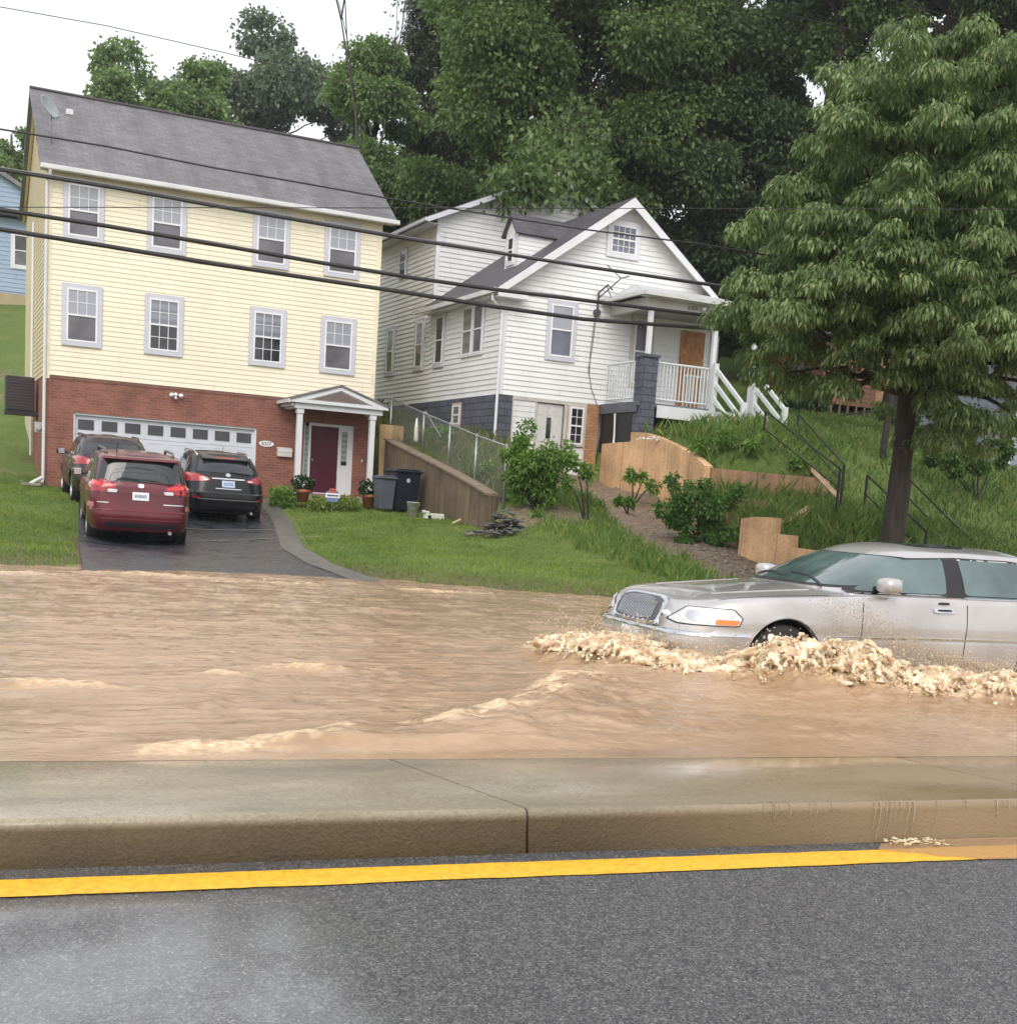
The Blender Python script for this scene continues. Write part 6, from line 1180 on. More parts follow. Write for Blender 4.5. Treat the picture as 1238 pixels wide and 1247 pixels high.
o = MB().tube([(0, 0, .05), (.42, -.2, -.62)], .022, 6).build('leaning_stick', plain('grey_stick', (.3, .29, .27), .7)); o.location = q + Vector((.02, -.05, 0)); tag(o, 'grey stick leaning on the wire fence beside the hanging bottle', 'stick')

# ------------------------------------------------------------------ small things by the entrance
def pot(px, D, label, zt=None):
    p = on_ground(px, D); z = p.z if zt is None else zt; r = empty('potted_plant', (p.x, p.y, z), 0, label=label, cat='plant', group='potted plants by the front door'); TC = noisy('terracotta', (.36, .12, .055), (.50, .19, .09), 6, .7)
    MB().lathe([(0, 0), (.13, 0), (.17, .26), (.195, .26), (.20, .34), (.175, .34), (.16, .30), (0, .30)], 'z', 24).build('pot', TC, r, smooth=True)
    n = 260; c = RNG.normal(0, 1, (n, 3)); c /= np.linalg.norm(c, axis=1)[:, None]; P = c * np.array([.27, .27, .2]) * RNG.uniform(.5, 1, n)[:, None] + [0, 0, .50]; leaf_cloud('foliage', P, c, .10, .05, DARKLEAF, r)
def leaf_cloud(name, P, Nrm, l, w, m, parent=None, droop=.2, jitter=.9):
    """one bent leaf (two quads) per point"""
    n = len(P); d = Nrm + RNG.normal(0, jitter, (n, 3)) * .6; d[:, 2] -= droop; d /= np.linalg.norm(d, axis=1)[:, None] + 1e-9
    s = np.cross(d, RNG.normal(0, 1, (n, 3))); s /= np.linalg.norm(s, axis=1)[:, None] + 1e-9; L = l * RNG.uniform(.6, 1.3, n)[:, None]; Wd = w * RNG.uniform(.7, 1.2, n)[:, None]; dn = np.array([0, 0, -1.]) * L * .18
    V = np.stack([P, P + d * L * .45 + s * Wd, P + d * L + dn, P + d * L * .45 - s * Wd], 1).reshape(-1, 3); i = np.arange(n)[:, None] * 4
    return np_mesh(name, V, i + np.array([[0, 1, 2, 3]]), m, parent)
DARKLEAF = leaf_mat('dark_glossy_leaf', (.015, .04, .014), (.025, .06, .02), (.05, .09, .03), .35, .15)
FRESH = leaf_mat('fresh_shrub_leaf', (.075, .16, .03), (.12, .23, .045), (.24, .34, .11), .45, .3, 1.5)
pot(368, 34.0, 'terracotta pot with a dark bushy plant left of the front door', 1.17); pot(448, 34.3, 'terracotta pot with a dark bushy plant right of the front door', 1.15)
# border of flowering stems and the low hedge
def stems(name, label, px0, px1, D0_, D1_, n, h, m, kind=None, w=.02, cat='plants'):
    V = []; a = RNG.uniform(0, 1, n); d = RNG.uniform(D0_, D1_, n); xs, ys = [], []
    for i in range(n):
        px = px0 + (px1 - px0) * a[i]; A_ = (px - 634) / FPX * d[i]; x, y = world_of(A_, d[i]); xs.append(x); ys.append(y)
    x, y = np.array(xs), np.array(ys); z = ground(x, y); hh = h * RNG.uniform(.5, 1.1, n); P = np.stack([x, y, z + hh * RNG.random(n)], 1); c = RNG.normal(0, 1, (n, 3)); o = leaf_cloud(name, P, c, .09, w, m); return tag(o, label, cat, kind=kind or 'stuff')
stems('border_plants', 'bright green border plants with pale flower heads in front of the porch step', 379, 438, 33.0, 34.4, 4600, .34, leaf_mat('border_leaf', (.09, .16, .03), (.15, .22, .05), (.34, .32, .12), .5, .3, 3)); 
stems('low_hedge', 'dense low green hedge between the black crossover and the left flower pot', 332, 362, 33.6, 34.4, 3600, .55, FRESH, 'thing'); bpy.data.objects['low_hedge'].pop('kind', None); bpy.data.objects['low_hedge']['category'] = 'hedge'
# yard sign: red cap, white panel, blue foot
p = on_ground(404, 32.9); s_ = empty('yard_sign', p, YAW_Y + .05, label='small red, white and blue yard sign among the border plants', cat='sign')
MB().tube([(0, .01, -.2), (0, .01, .25)], .008, 6).build('stake', GALV, s_); MB().prism(rpoly([(-.15, .28), (.15, .28), (.17, .55), (-.17, .55)], .2), 0, .012, 'y').build('sign_panel', plain('sign_blue', (.16, .22, .42), .5), s_)
MB().box(-.19, .19, -.008, -.002, .38, .50).build('sign_band', WHITE2, s_); MB().box(-.15, .15, -.013, -.009, .42, .455).build('sign_print', plain('sign_print_dark', (.10, .09, .2), .5, var=.5, scale=60), s_); MB().prism(rpoly([(-.11, .501), (.11, .501), (.09, .62), (-.09, .62)], .3), -.007, .01, 'y').build('sign_cap', plain('sign_red', (.45, .10, .10), .5), s_)
# bins, bucket, jug
def bin_(px, D, w, h, m, label, wheels=True, crest=False):
    p = on_ground(px, D, .02); r = empty('wheeled_bin', p, YAW_Y + .1, label=label, cat='bin', group='bins by the brown wall'); a = w / 2
    mb = MB(); b = [(-a * .8, -a * .8), (a * .8, -a * .8), (a * .8, a * .8), (-a * .8, a * .8)]; t = [(-a, -a), (a, -a), (a, a), (-a, a)]
    i = len(mb.v); mb.v += [(x, y, .03) for x, y in b] + [(x, y, h) for x, y in t]; mb.f += [(3, 2, 1, 0), (4, 5, 6, 7), (0, 1, 5, 4), (1, 2, 6, 5), (2, 3, 7, 6), (3, 0, 4, 7)]
    mb.build('bin_body', m, r, bevel=.03); MB().box(-a - .03, a + .03, -a - .05, a + .03, h, h + .05).prism([(-a, h + .05), (a, h + .05), (a * .7, h + .09), (-a * .7, h + .09)], -a, a, 'y').build('lid', m, r, bevel=.015)
    if wheels:
        for s in (-1, 1): MB().lathe([(0, 0), (.1, 0), (.1, .05), (0, .05)], 'x', 16, (s * a * .8 - .025, a * .8, .10)).build('wheel', RUBBER, r)
    if crest: MB().lathe([(0, -.004), (.055, -.004), (.055, 0)], 'y', 16, (0, -a * .97, h * .80)).build('crest', plain('pale_print', (.5, .52, .55), .5), r)
bin_(466.5, 33.6, .46, .82, plain('grey_bin', (.085, .095, .12), .5), 'slim slate grey bin right of the front door flower pot', False); bin_(488, 34.2, .74, 1.03, plain('navy_bin', (.012, .014, .028), .4), 'large black navy wheeled bin against the brown wall', True, True)
p = on_ground(502, 32.6); r = empty('bucket', p, 0, label='white plastic bucket on the grass before the navy bin', cat='bucket'); MB().lathe([(0, 0), (.13, 0), (.155, .36), (.165, .36), (.165, .38), (.145, .38), (.12, .04), (0, .04)], 'z', 24).build('bucket_body', plain('scuffed_white', (.5, .48, .46), .5, var=.25, scale=9), r, smooth=True); MB().tube([(.16 * math.cos(t), -.05 - .06 * math.sin(t), .36 - .12 * math.sin(t)) for t in np.linspace(0, math.pi, 12)], .005, 5).build('bail', GALV, r)
p = on_ground(527, 32.2); r = empty('plastic_planter', p, .1, label='cracked white plastic trough lying on the grass beside the bucket', cat='trough'); mb = MB().box(-.24, -.12, -.1, .1, 0, .2).box(-.13, .28, -.09, .09, 0, .15).box(-.28, -.22, -.11, .11, .14, .22); mb.build('trough', plain('yellowed_white', (.60, .62, .52), .5, var=.15, scale=9), r, bevel=.03)
MB().box(-.17, -.09, -.115, -.10, 0.02, .10).build('hole', BLKTRIM, r)
p = on_ground(556, 30.8); o = MB().tube([(-.12, 0, .03), (.1, .02, .14)], .03, 6).build('wood_scrap', plain('pale_wood_scrap', (.5, .4, .25), .7)); o.location = p; tag(o, 'pale scrap of wood lying on the lawn edge', 'scrap')
# air conditioner at the left side wall
p = YO + YV * 2.6 - YU * .50; r = empty('air_conditioner', (p.x, p.y, 3.05), YAW_Y, label='dark box air conditioner hung on the left side wall of the cream house', cat='air conditioner'); MB().box(-.34, .40, -.4, .4, .12, 1.05).build('housing', plain('ac_dark', (.035, .03, .035), .6), r, bevel=.02)
for i in range(2, 12): MB().box(-.30, .36, -.415, -.401, .08 + i * .078, .11 + i * .078).build('louvre', plain('ac_louvre', (.06, .05, .055), .5), r)
MB().box(-.36, .55, -.38, .42, -.0, .119).build('bracket', BLKTRIM, r)
# electricity meter and splash block by the corner
p = YO - YU * .12 + YV * .5; o = MB().box(-.1, .1, -.08, .08, 0, .28).lathe([(0, -.2), (.08, -.19), (.085, -.08)], 'y', 16, (0, 0, .14)).build('meter', plain('meter_grey', (.42, .43, .42), .4)); o.location = (p.x, p.y, 2.55); tag(o, 'small pale meter box on the left side of the cream house', 'meter')
p = YO - YU * .35 - YV * .3; o = MB().box(-.25, .25, -.16, .3, 0, .07).box(-.25, -.2, -.16, .3, .071, .12).box(.2, .25, -.16, .3, .071, .12).build('splash_block', CONC, bevel=.01); o.location = (p.x, p.y, gz(p.x, p.y)); tag(o, 'concrete splash block under the downspout at the cream house corner', 'splash block')
# satellite dish on the roof's left end
p = YO + YU * .12 + YV * .75; r = empty('satellite_dish', (p.x, p.y, 9.98), YAW_Y, label='grey satellite dish on a mast near the left end of the cream house roof', cat='satellite dish'); MB().tube([(0, 0, 0), (0, -.05, .45), (-.02, -.1, .75)], .022, 8).build('mast', plain('dish_mast', (.3, .31, .32), .5), r, smooth=True)
MB().lathe([(.0, .06), (.16, .045), (.28, .01), (.33, -.02), (.335, -.01), (.28, .025), (.16, .06), (0, .075)], 'y', 28, (0, 0, 0)).build('reflector', plain('dish_grey', (.30, .34, .35), .45), r, smooth=True); d_ = bpy.data.objects['reflector'] if 'reflector' in bpy.data.objects else None
dd = [c for c in r.children if c.name.startswith('reflector')][0]; dd.location = (-.05, -.18, .95); dd.rotation_euler = (R(-28), 0, R(48)); MB().tube([(0, -.12, .68), (.38, -.42, .78)], .014, 6).build('feed_arm', plain('dish_arm', (.3, .31, .32), .5), r); MB().box(.32, .50, -.50, -.38, .76, .90).build('receiver', plain('dish_lnb', (.65, .66, .66), .4), r, bevel=.02)
# stone pile and log by the wall end, white paving scraps
RK = noisy('dark_rock', (.035, .034, .032), (.17, .165, .15), 5, .85, bs=.5)
q0 = on_ground(614, 28.3); r = empty('stone_pile', q0, 0, label='heap of dark flat stones at the end of the brown retaining wall', cat='stones'); rs = random.Random(9)
for i in range(70):
    t = rs.random(); x = rs.gauss(0, .32); y = rs.gauss(0, .2); z = max(0, .62 - abs(x) * .9 - abs(y)) * t + .03; o = MB(); V_, F_ = lump, F1
    s3 = np.array([rs.uniform(.06, .15), rs.uniform(.05, .10), rs.uniform(.02, .045)]); a = rs.uniform(0, 6.28); W3 = V_ * s3; W3 = np.stack([W3[:, 0] * math.cos(a) - W3[:, 1] * math.sin(a), W3[:, 0] * math.sin(a) + W3[:, 1] * math.cos(a), W3[:, 2] + W3[:, 0] * rs.uniform(-.4, .4)], 1) + [x, y, z]; o = np_mesh('stone', W3, F_, RK, r)
q0 = on_ground(584, 28.9); o = MB().tube([(-.35, 0, .04), (0, .03, .07), (.30, .0, .10), (.42, .06, .12)], [.05, .07, .08, .05], 10).build('log', noisy('grey_bark', (.14, .12, .09), (.30, .27, .22), 9, .85, bs=.8), smooth=True); o.location = q0; tag(o, 'weathered grey log on the lawn beside the stone heap', 'log')
q0 = atD(795, 534, 34.2); n = 40; S = RNG.uniform(.015, .04, n); VV, FF = scatter(lump, F1, np.stack([RNG.normal(0, .16, n), RNG.normal(0, .1, n), RNG.random(n) * .10], 1), np.stack([S, S, S * .6], 1)); o = np_mesh('white_flowers', VV, FF, plain('white_petals', (.7, .7, .66), .6)); o.location = (q0.x, q0.y, q0.z - .05); tag(o, 'clump of small white flowers on top of the tall tan wall below the porch', 'flowers', kind='stuff')

# ------------------------------------------------------------------ overhead wires along the road
WIRE = plain('black_cable', (.02, .02, .022), .5); STEEL = plain('steel_span', (.22, .22, .23), .4, metal=.6)
def wire(pts, r, label, m=WIRE, Y=21.0, twin=0):
    P = [atY(x, y, Y) for x, y in pts]; a = P[0] + (P[0] - P[1]).normalized() * 30; b = P[-1] + (P[-1] - P[-2]).normalized() * 40; pts3 = [a] + P + [b]; o0 = P[0]; mb = MB().tube([tuple(p - o0) for p in pts3], r, 6)
    if twin: pass
    o = mb.build('cable', m, smooth=True); o.location = o0; return tag(o, label, 'cable', 'overhead cables along the road')
wire([(0, 8), (130, 31), (270, 63), (400, 95), (534, 129), (700, 160), (860, 189), (985, 209)], .007, 'topmost thin cable crossing the open sky above the cream house roof', Y=24)
wire([(0, 157), (130, 178), (260, 204), (370, 223), (471, 241), (600, 262), (710, 279), (860, 298), (937, 311), (1238, 352)], .014, 'thin dark cable crossing the middle of the grey shingle roof')
wire([(0, 206.5), (130, 227), (260, 250.5), (380, 271), (500, 291.6), (600, 307), (710, 324.5), (886, 350), (1040, 372), (1238, 397)], .026, 'thick cable crossing just below the gutter of the cream house')
wire([(0, 203.5), (130, 224), (260, 247.5), (380, 268), (500, 289), (600, 305), (710, 322.5), (886, 348), (1040, 370), (1238, 394)], .010, 'pale steel wire lashed on top of the thick cable below the gutter', STEEL)
wire([(0, 255), (130, 275), (260, 297), (380, 318), (500, 337.8), (600, 352), (710, 365.4), (917, 391), (1100, 412), (1238, 428)], .034, 'second thick black cable, crossing the top row of windows low down')
wire([(0, 279), (130, 299.5), (260, 321), (380, 339), (500, 357), (600, 373), (710, 388.5), (923, 404), (1100, 425), (1238, 440)], .036, 'lowest thick black cable, crossing between the two rows of windows')
wire([(0, 252), (240, 252.5), (480, 253)], .005, 'hair thin wire crossing level over the top row of windows', Y=15)
wire([(877, -2), (1000, 27), (1100, 50), (1238, 82)], .006, 'thin wire in front of the tree tops at the upper right', Y=24); wire([(1070, -4), (1160, 20), (1238, 40)], .006, 'thinnest wire in the upper right corner', Y=24)

# ------------------------------------------------------------------ trees
BARK = noisy('wet_bark', (.016, .012, .010), (.045, .036, .030), 5, .85, bs=.9, bscale=14, stretch=(2.5, 2.5, .5)); BARKG = noisy('grey_bark_far', (.05, .045, .04), (.11, .10, .09), 3, .85)
def branch(rs, a, b, r0, r1, n=6, wob=.08):
    L = (b - a).length; P = []
    for i in range(n + 1):
        t = i / n; p = a.lerp(b, t); w_ = wob * L * math.sin(math.pi * t); P.append(p + Vector((rs.uniform(-1, 1) * w_, rs.uniform(-1, 1) * w_, rs.uniform(-.6, .6) * w_ + math.sin(math.pi * t) * L * .06)))
    return P, [r0 + (r1 - r0) * (i / n) for i in range(n + 1)]
def crown_points(blobs, n, rs_, shell=.55):
    vol = np.array([b[3] * b[4] * b[5] for b in blobs]) ** .75; idx = RNG.choice(len(blobs), n, p=vol / vol.sum()); B = np.array(blobs)[idx]
    c = RNG.normal(0, 1, (n, 3)); c /= np.linalg.norm(c, axis=1)[:, None]; r = (shell + (1 - shell) * RNG.random(n) ** .5) * (1 + RNG.normal(0, .20, n)); P = B[:, :3] + c * B[:, 3:6] * r[:, None]
    return P, c
def tree(label, px, D, top, w_px, bot_px, leaves, m, seed, name='tree', lean=0, nb=18, leaf=(.24, .085), trunk_r=.28, fill=1.0, cat='tree', group=None, base=None, bark=BARK, shell=.55, sub=9, droop=.25, depth=None, blob=(.15, .27)):
    rs = random.Random(seed); p = base or on_ground(px, D); sc = D / FPX; yh = 614 + (px - 619) * .067
    zt = CAMH + (yh - top) * sc; zb = CAMH + (yh - bot_px) * sc; W = w_px * sc; hw = W / 2; dp = depth or hw * .8; cz, ch = (zt + zb) / 2, (zt - zb) / 2
    root = empty(name, p, 0, label=label, cat=cat, group=group); cx = lean; blobs = []
    for i in range(nb):
        for _ in range(30):
            x, y, z = rs.uniform(-1, 1), rs.uniform(-1, 1), rs.uniform(-1, 1)
            if x * x + y * y + z * z < 1: break
        r = rs.uniform(*blob); x, y, z = x * (1 - r * .7), y * (1 - r * .7), z * (1 - r * .6)
        taper = 1 - .28 * max(0, z); rx = r * hw * 1.5; blobs.append((cx + x * hw * taper, y * dp * taper, cz - p.z + z * ch, rx, rx * .9, min(rx * .7, ch * .5)))
    # secondary tufts on the blobs make an uneven outline with gaps
    tufts = []
    for b in blobs:
        for _ in range(sub):
            c = Vector((rs.gauss(0, 1), rs.gauss(0, 1), rs.gauss(0, 1))).normalized(); q = rs.uniform(.30, .58); tufts.append((b[0] + c.x * b[3] * .85, b[1] + c.y * b[4] * .85, b[2] + c.z * b[5] * .85, b[3] * q, b[4] * q, b[5] * q))
    P, c = crown_points(tufts, int(leaves * fill * 2.9), rs, .2)
    P2, c2 = crown_points(blobs, int(leaves * 1.0), rs, shell); P = np.concatenate([P, P2]); c = np.concatenate([c, c2])
    leaf_cloud('crown', P, c, leaf[0] * .62, leaf[1] * .64, m, root, droop)
    mb = MB(); base_v = Vector((0, 0, -.4)); fork = Vector((cx * .4, 0, max(.8, (zb - p.z) + ch * .25))); P_t, r_t = branch(rs, base_v, fork, trunk_r, trunk_r * .72, 7, .02); r_t[0] *= 1.35; mb.tube([tuple(q) for q in P_t], r_t, 12)
    topv = Vector((cx, 0, (zt - p.z) - ch * .35)); P_t2, r_2 = branch(rs, fork, topv, trunk_r * .72, trunk_r * .2, 8, .04); mb.tube([tuple(q) for q in P_t2], r_2, 9); mb.build('trunk', bark, root, smooth=True); mb = MB()
    for b in blobs:
        t = min(.95, max(0.0, (b[2] - fork.z) / max(.1, topv.z - fork.z) - .25)); s0 = P_t2[int(t * 8)] if b[2] > fork.z else fork; Q, rr = branch(rs, s0, Vector(b[:3]), trunk_r * (.32 - .18 * t), .025, 5, .07); mb.tube([tuple(q) for q in Q], rr, 6)
    mb.build('limbs', bark, root, smooth=True); return root
LEAF_OAK = leaf_mat('oak_leaf', (.075, .125, .045), (.11, .175, .062), (.175, .245, .10), .5, .25, .35); LEAF_DK = leaf_mat('dark_wood_leaf', (.050, .085, .038), (.072, .115, .050), (.12, .17, .075), .55, .18, .3)
LEAF_GREY = leaf_mat('grey_green_leaf', (.115, .155, .12), (.15, .195, .145), (.20, .25, .18), .6, .2, .4); LEAF_LT = leaf_mat('light_green_leaf', (.13, .20, .09), (.18, .26, .12), (.25, .33, .16), .5, .3, .5); LEAF_PINE = leaf_mat('pine_needle', (.04, .062, .042), (.058, .085, .055), (.09, .12, .075), .6, .12, .4)
GW = 'trees on the wooded hill behind the houses'
tree('hazy green tree at the far left above the blue house', 12, 75, 160, 120, 320, 6500, LEAF_LT, 1, leaf=(.42, .15), group=GW, bark=BARKG, nb=20)
tree('light green tree top left above the cream house roof', 148, 72, 82, 180, 320, 12000, LEAF_LT, 2, leaf=(.40, .14), group=GW, bark=BARKG, nb=20)
tree('low light green tree behind the middle of the cream house roof', 222, 74, 88, 170, 320, 11000, LEAF_LT, 22, leaf=(.40, .14), group=GW, bark=BARKG, nb=16)
tree('broad grey green open tree above the middle of the cream house roof', 300, 82, 46, 270, 320, 20000, LEAF_GREY, 3, leaf=(.42, .17), group=GW, nb=26, fill=.8, bark=BARKG, blob=(.12, .20))
tree('slim light green tree right of the cream house roof end', 440, 56, 68, 150, 340, 13000, LEAF_LT, 4, leaf=(.28, .10), group=GW, nb=20)
tree('dark open pine like tree between the two houses', 508, 60, -20, 150, 340, 20000, LEAF_PINE, 5, leaf=(.34, .045), group=GW, nb=34, blob=(.12, .20), fill=.9)
tree('low green tree filling the gap behind the white house', 500, 54, 190, 210, 420, 16000, LEAF_OAK, 6, leaf=(.28, .10), group=GW, nb=24)
tree('huge bright oak over the white house with branches hanging to its roof', 690, 50, -110, 390, 320, 42000, LEAF_OAK, 7, leaf=(.29, .10), group=GW, nb=40, trunk_r=.45, blob=(.13, .22), sub=11)
tree('tall dark tree behind the white house front gable', 860, 51, -140, 260, 430, 34000, LEAF_DK, 9, leaf=(.30, .11), group=GW, nb=34, trunk_r=.42, blob=(.14, .24))
tree('tall dark trunked tree left of the sky gap', 960, 47, -170, 210, 150, 20000, LEAF_OAK, 10, leaf=(.27, .10), group=GW, nb=24, trunk_r=.40, lean=1.6, blob=(.14, .24))
tree('dark tree mass right of the front gable under the tall trees', 920, 53, 120, 250, 500, 26000, LEAF_DK, 11, leaf=(.31, .12), group=GW, nb=34, trunk_r=.3, blob=(.16, .26))
tree('leaning dark tree at the top right behind the street tree', 1085, 46, -150, 250, 125, 22000, LEAF_DK, 12, leaf=(.27, .10), group=GW, nb=26, trunk_r=.40, lean=1.4)
tree('tall tree in the upper right corner', 1250, 50, -120, 230, 400, 26000, LEAF_OAK, 13, leaf=(.28, .10), group=GW, nb=30)
tree('dark wood edge tree right of the rust red house', 1170, 56, 170, 280, 560, 26000, LEAF_DK, 14, leaf=(.34, .13), group=GW, nb=34, blob=(.16, .26))
tree('dark wood edge tree left of the rust red house', 1020, 60, 150, 280, 520, 26000, LEAF_DK, 15, leaf=(.36, .13), group=GW, nb=34, blob=(.16, .26))
tree('small sapling leaning beside the rust red house wall', 1075, 36, 300, 120, 420, 3500, LEAF_DK, 16, leaf=(.2, .08), nb=12, trunk_r=.10, group=GW)
tree('dark tree closing the view behind the gap of the two houses', 590, 66, 60, 260, 440, 20000, LEAF_DK, 17, leaf=(.38, .14), group=GW, nb=30)
tree('farther dark tree low behind the white house porch', 880, 66, 230, 240, 520, 15000, LEAF_DK, 18, leaf=(.42, .16), group=GW, nb=26, blob=(.18, .28))
tree('farther dark tree behind the middle of the wood', 1090, 70, 130, 300, 560, 18000, LEAF_DK, 19, leaf=(.44, .16), group=GW, nb=28, blob=(.18, .28))
# bare, thinly leaved tree against the sky
def bare_tree():
    rs = random.Random(5); p = on_ground(444, 52); r = empty('bare_tree', p, 0, label='nearly bare forked tree against the white sky right of the cream house roof', cat='tree', group=GW); mb = MB(); tips = []
    def grow(a, d, L, rad, dep):
        P = [a]; v = d.copy()
        for i in range(4): v = (v + Vector((rs.uniform(-.16, .16), rs.uniform(-.16, .16), .05))).normalized(); P.append(P[-1] + v * L / 4)
        mb.tube([tuple(q) for q in P], [rad * (1 - .14 * i) for i in range(5)], 6 if dep < 2 else 4)
        if dep >= 4: tips.append(P[-1]); return
        for q in range(2 if dep < 1 else 3):
            w = (v + Vector((rs.uniform(-.55, .55), rs.uniform(-.4, .4), rs.uniform(-.05, .35)))).normalized(); grow(P[-1] if q < 2 else P[2], w, L * rs.uniform(.62, .8), rad * .52, dep + 1)
    grow(Vector((0, 0, 0)), Vector((-.10, 0, 1)), 7.8, .13, 0); mb.build('trunk', BARKG, r, smooth=True); T_ = np.array([t[:] for t in tips]); P = np.repeat(T_, 10, 0) + RNG.normal(0, .35, (len(T_) * 10, 3)); leaf_cloud('crown', P, RNG.normal(0, 1, P.shape), .2, .07, LEAF_GREY, r)
bare_tree()
# hanging bough of the oak: part of the same oak in nature, built as leaves on a long limb
OAK = [o for o in bpy.data.objects if o.get('label', '').startswith('huge bright oak')][0]
A = [atD(700, 120, 47), atD(665, 165, 44.5), atD(640, 200, 42), atD(612, 232, 41)]; A2 = [atD(700, 120, 47), atD(690, 180, 44), atD(670, 215, 42), atD(655, 225, 41.5)]; A3 = [atD(700, 120, 47), atD(720, 170, 44), atD(722, 205, 43), atD(716, 232, 42.5)]
mb = MB(); Ps = []
for a in (A, A2, A3):
    mb.tube([tuple(q - OAK.location) for q in a], [.10, .06, .035, .012], 6)
    for i in range(1500):
        t = RNG.random() ** .8 * 2.99; i_ = int(t); q = a[i_].lerp(a[i_ + 1], t - i_) - OAK.location; Ps.append((q.x + RNG.normal(0, .42), q.y + RNG.normal(0, .4), q.z + RNG.normal(-.15, .32)))
mb.build('bough', BARK, OAK, smooth=True); Ps = np.array(Ps); leaf_cloud('bough_leaves', Ps, RNG.normal(0, 1, Ps.shape), .22, .075, LEAF_OAK, OAK, .7)

# the street tree: trunk beside the water and a crown of drooping leaf rosettes
STL = leaf_mat('street_tree_leaf', (.085, .14, .055), (.135, .20, .082), (.26, .32, .165), .45, .3, 1.1, .5)
def street_tree():
    rs = random.Random(21); p = on_ground(1082, 23.0); r = empty('street_tree', p, 0, label='leafy street tree with drooping pale green leaf clusters behind the silver sedan', cat='tree'); o0 = p
    S_ = lambda px, py, D: atD(px, py, D) - o0
    mb = MB(); T1 = [S_(1080, 700, 23), S_(1088, 640, 23), S_(1098, 560, 23), S_(1106, 470, 23), S_(1112, 400, 23), S_(1118, 330, 23.2), S_(1130, 240, 23.3), S_(1140, 150, 23.3), S_(1150, 80, 23.3)]
    mb.tube([tuple(q) for q in T1], [.27, .20, .175, .16, .145, .12, .09, .05, .02], 14); mb.build('trunk', BARK, r, smooth=True); mb = MB()
    vn1 = lambda a, b: float(vnoise(np.array([a]), np.array([b]), 77)[0])
    # crown outline measured on the photo: row of (y, left x, right x)
    rows_ = [(40, 1130, 1185), (75, 1075, 1260), (110, 1045, 1310), (160, 1015, 1350), (210, 985, 1370), (260, 965, 1380), (310, 935, 1390), (350, 908, 1390), (390, 885, 1390), (430, 910, 1380), (470, 965, 1370), (510, 1040, 1350), (545, 1150, 1300)]
    ros = []
    for _ in range(760):
        y = rs.uniform(36, 530); l = np.interp(y, [q[0] for q in rows_], [q[1] for q in rows_]); rr_ = np.interp(y, [q[0] for q in rows_], [q[2] for q in rows_]); cx = (l + rr_) / 2; hw = (rr_ - l) / 2
        if y > 415 and rs.random() < .85: continue
        a = rs.uniform(0, 2 * math.pi); q = rs.random() ** .38; x = cx + math.cos(a) * hw * q * rs.uniform(.85, 1.08)
        if vn1(x / 46, y / 40) < .34: continue
        D = 23.2 + math.sin(a) * q * min(4.2, hw * 23 / FPX * .95)
        if (x - 1120) ** 2 / 130 ** 2 + (y - 250) ** 2 / 170 ** 2 < .35 and abs(D - 23.2) < 1.4: continue
        q0 = S_(x, y, D); kk = rs.randint(2, 5); sp = rs.uniform(.14, .36)
        for _k in range(kk): ros.append(q0 + Vector((rs.gauss(0, sp), rs.gauss(0, sp), rs.gauss(0, sp * .55))))
    for (lx, ly, lr, ld) in [(925, 362, 38, 22.6), (903, 385, 22, 22.4), (950, 420, 42, 22.6), (988, 445, 36, 22.4), (960, 330, 38, 22.8), (1000, 290, 38, 22.8), (985, 238, 26, 23), (1008, 188, 18, 23), (940, 455, 22, 22.4), (1010, 470, 26, 22.2), (1150, 440, 46, 21.8), (1205, 470, 34, 22), (1140, 475, 20, 22.2), (1225, 520, 20, 22.4), (1160, 530, 14, 22.4), (1195, 545, 12, 22.4), (1230, 420, 46, 22), (1180, 505, 16, 22), (1055, 420, 34, 21.6), (1120, 380, 50, 21.4), (1075, 330, 50, 21.2), (1170, 300, 50, 21.4), (1130, 220, 46, 21.8), (1075, 250, 44, 21.8), (1100, 150, 36, 22.4), (1170, 140, 40, 22.4), (1220, 200, 44, 22), (1100, 450, 22, 21.9), (1165, 375, 40, 21.6), (1010, 360, 44, 21.8)]:
        for _ in range(int(lr * 1.1)):
            a = rs.uniform(0, 6.28); q = rs.random() ** .5; ros.append(S_(lx + math.cos(a) * q * lr, ly + math.sin(a) * q * lr * .62 + abs(math.cos(a)) * q * lr * .22, ld + rs.gauss(0, .3)))
    ctr = [T1[i] for i in (3, 4, 5, 6, 7)]
    for i in range(70):
        t = ros[rs.randrange(len(ros))]; s0 = min(ctr, key=lambda c: abs(c.z - (t.z - 1.2))); Q, rr = branch(rs, s0, t, .05, .012, 6, .08); mb.tube([tuple(q) for q in Q], rr, 5)
    for (a, b) in (((1112, 400, 23), (1010, 330, 22.0)), ((1112, 400, 23), (960, 380, 22.4)), ((1118, 330, 23.2), (1230, 260, 22.8)), ((1106, 450, 23), (1210, 380, 22.5)), ((1118, 330, 23.2), (1050, 200, 23.2)), ((1106, 470, 23), (1230, 500, 22.3)), ((1104, 480, 23), (985, 470, 22.2))):
        Q, rr = branch(rs, S_(*a), S_(*b), .085, .02, 8, .06); mb.tube([tuple(q) for q in Q], rr, 7)
    mb.build('limbs', BARK, r, smooth=True)
    rs.shuffle(ros); cen = []
    for q in ros:
        if all((q - c_).length > .42 for c_ in cen): cen.append(q)
    Cn = np.array([q[:] for q in cen]); Rd = RNG.uniform(.10, .38, len(Cn)); cnt = (3100 * Rd ** 1.6).astype(int); idx = np.repeat(np.arange(len(Cn)), cnt); n = len(idx); th = np.arccos(1 - RNG.random(n) * 1.25); ph = RNG.uniform(0, 6.28, n); Rr = Rd[idx] * RNG.uniform(.75, 1.15, n)
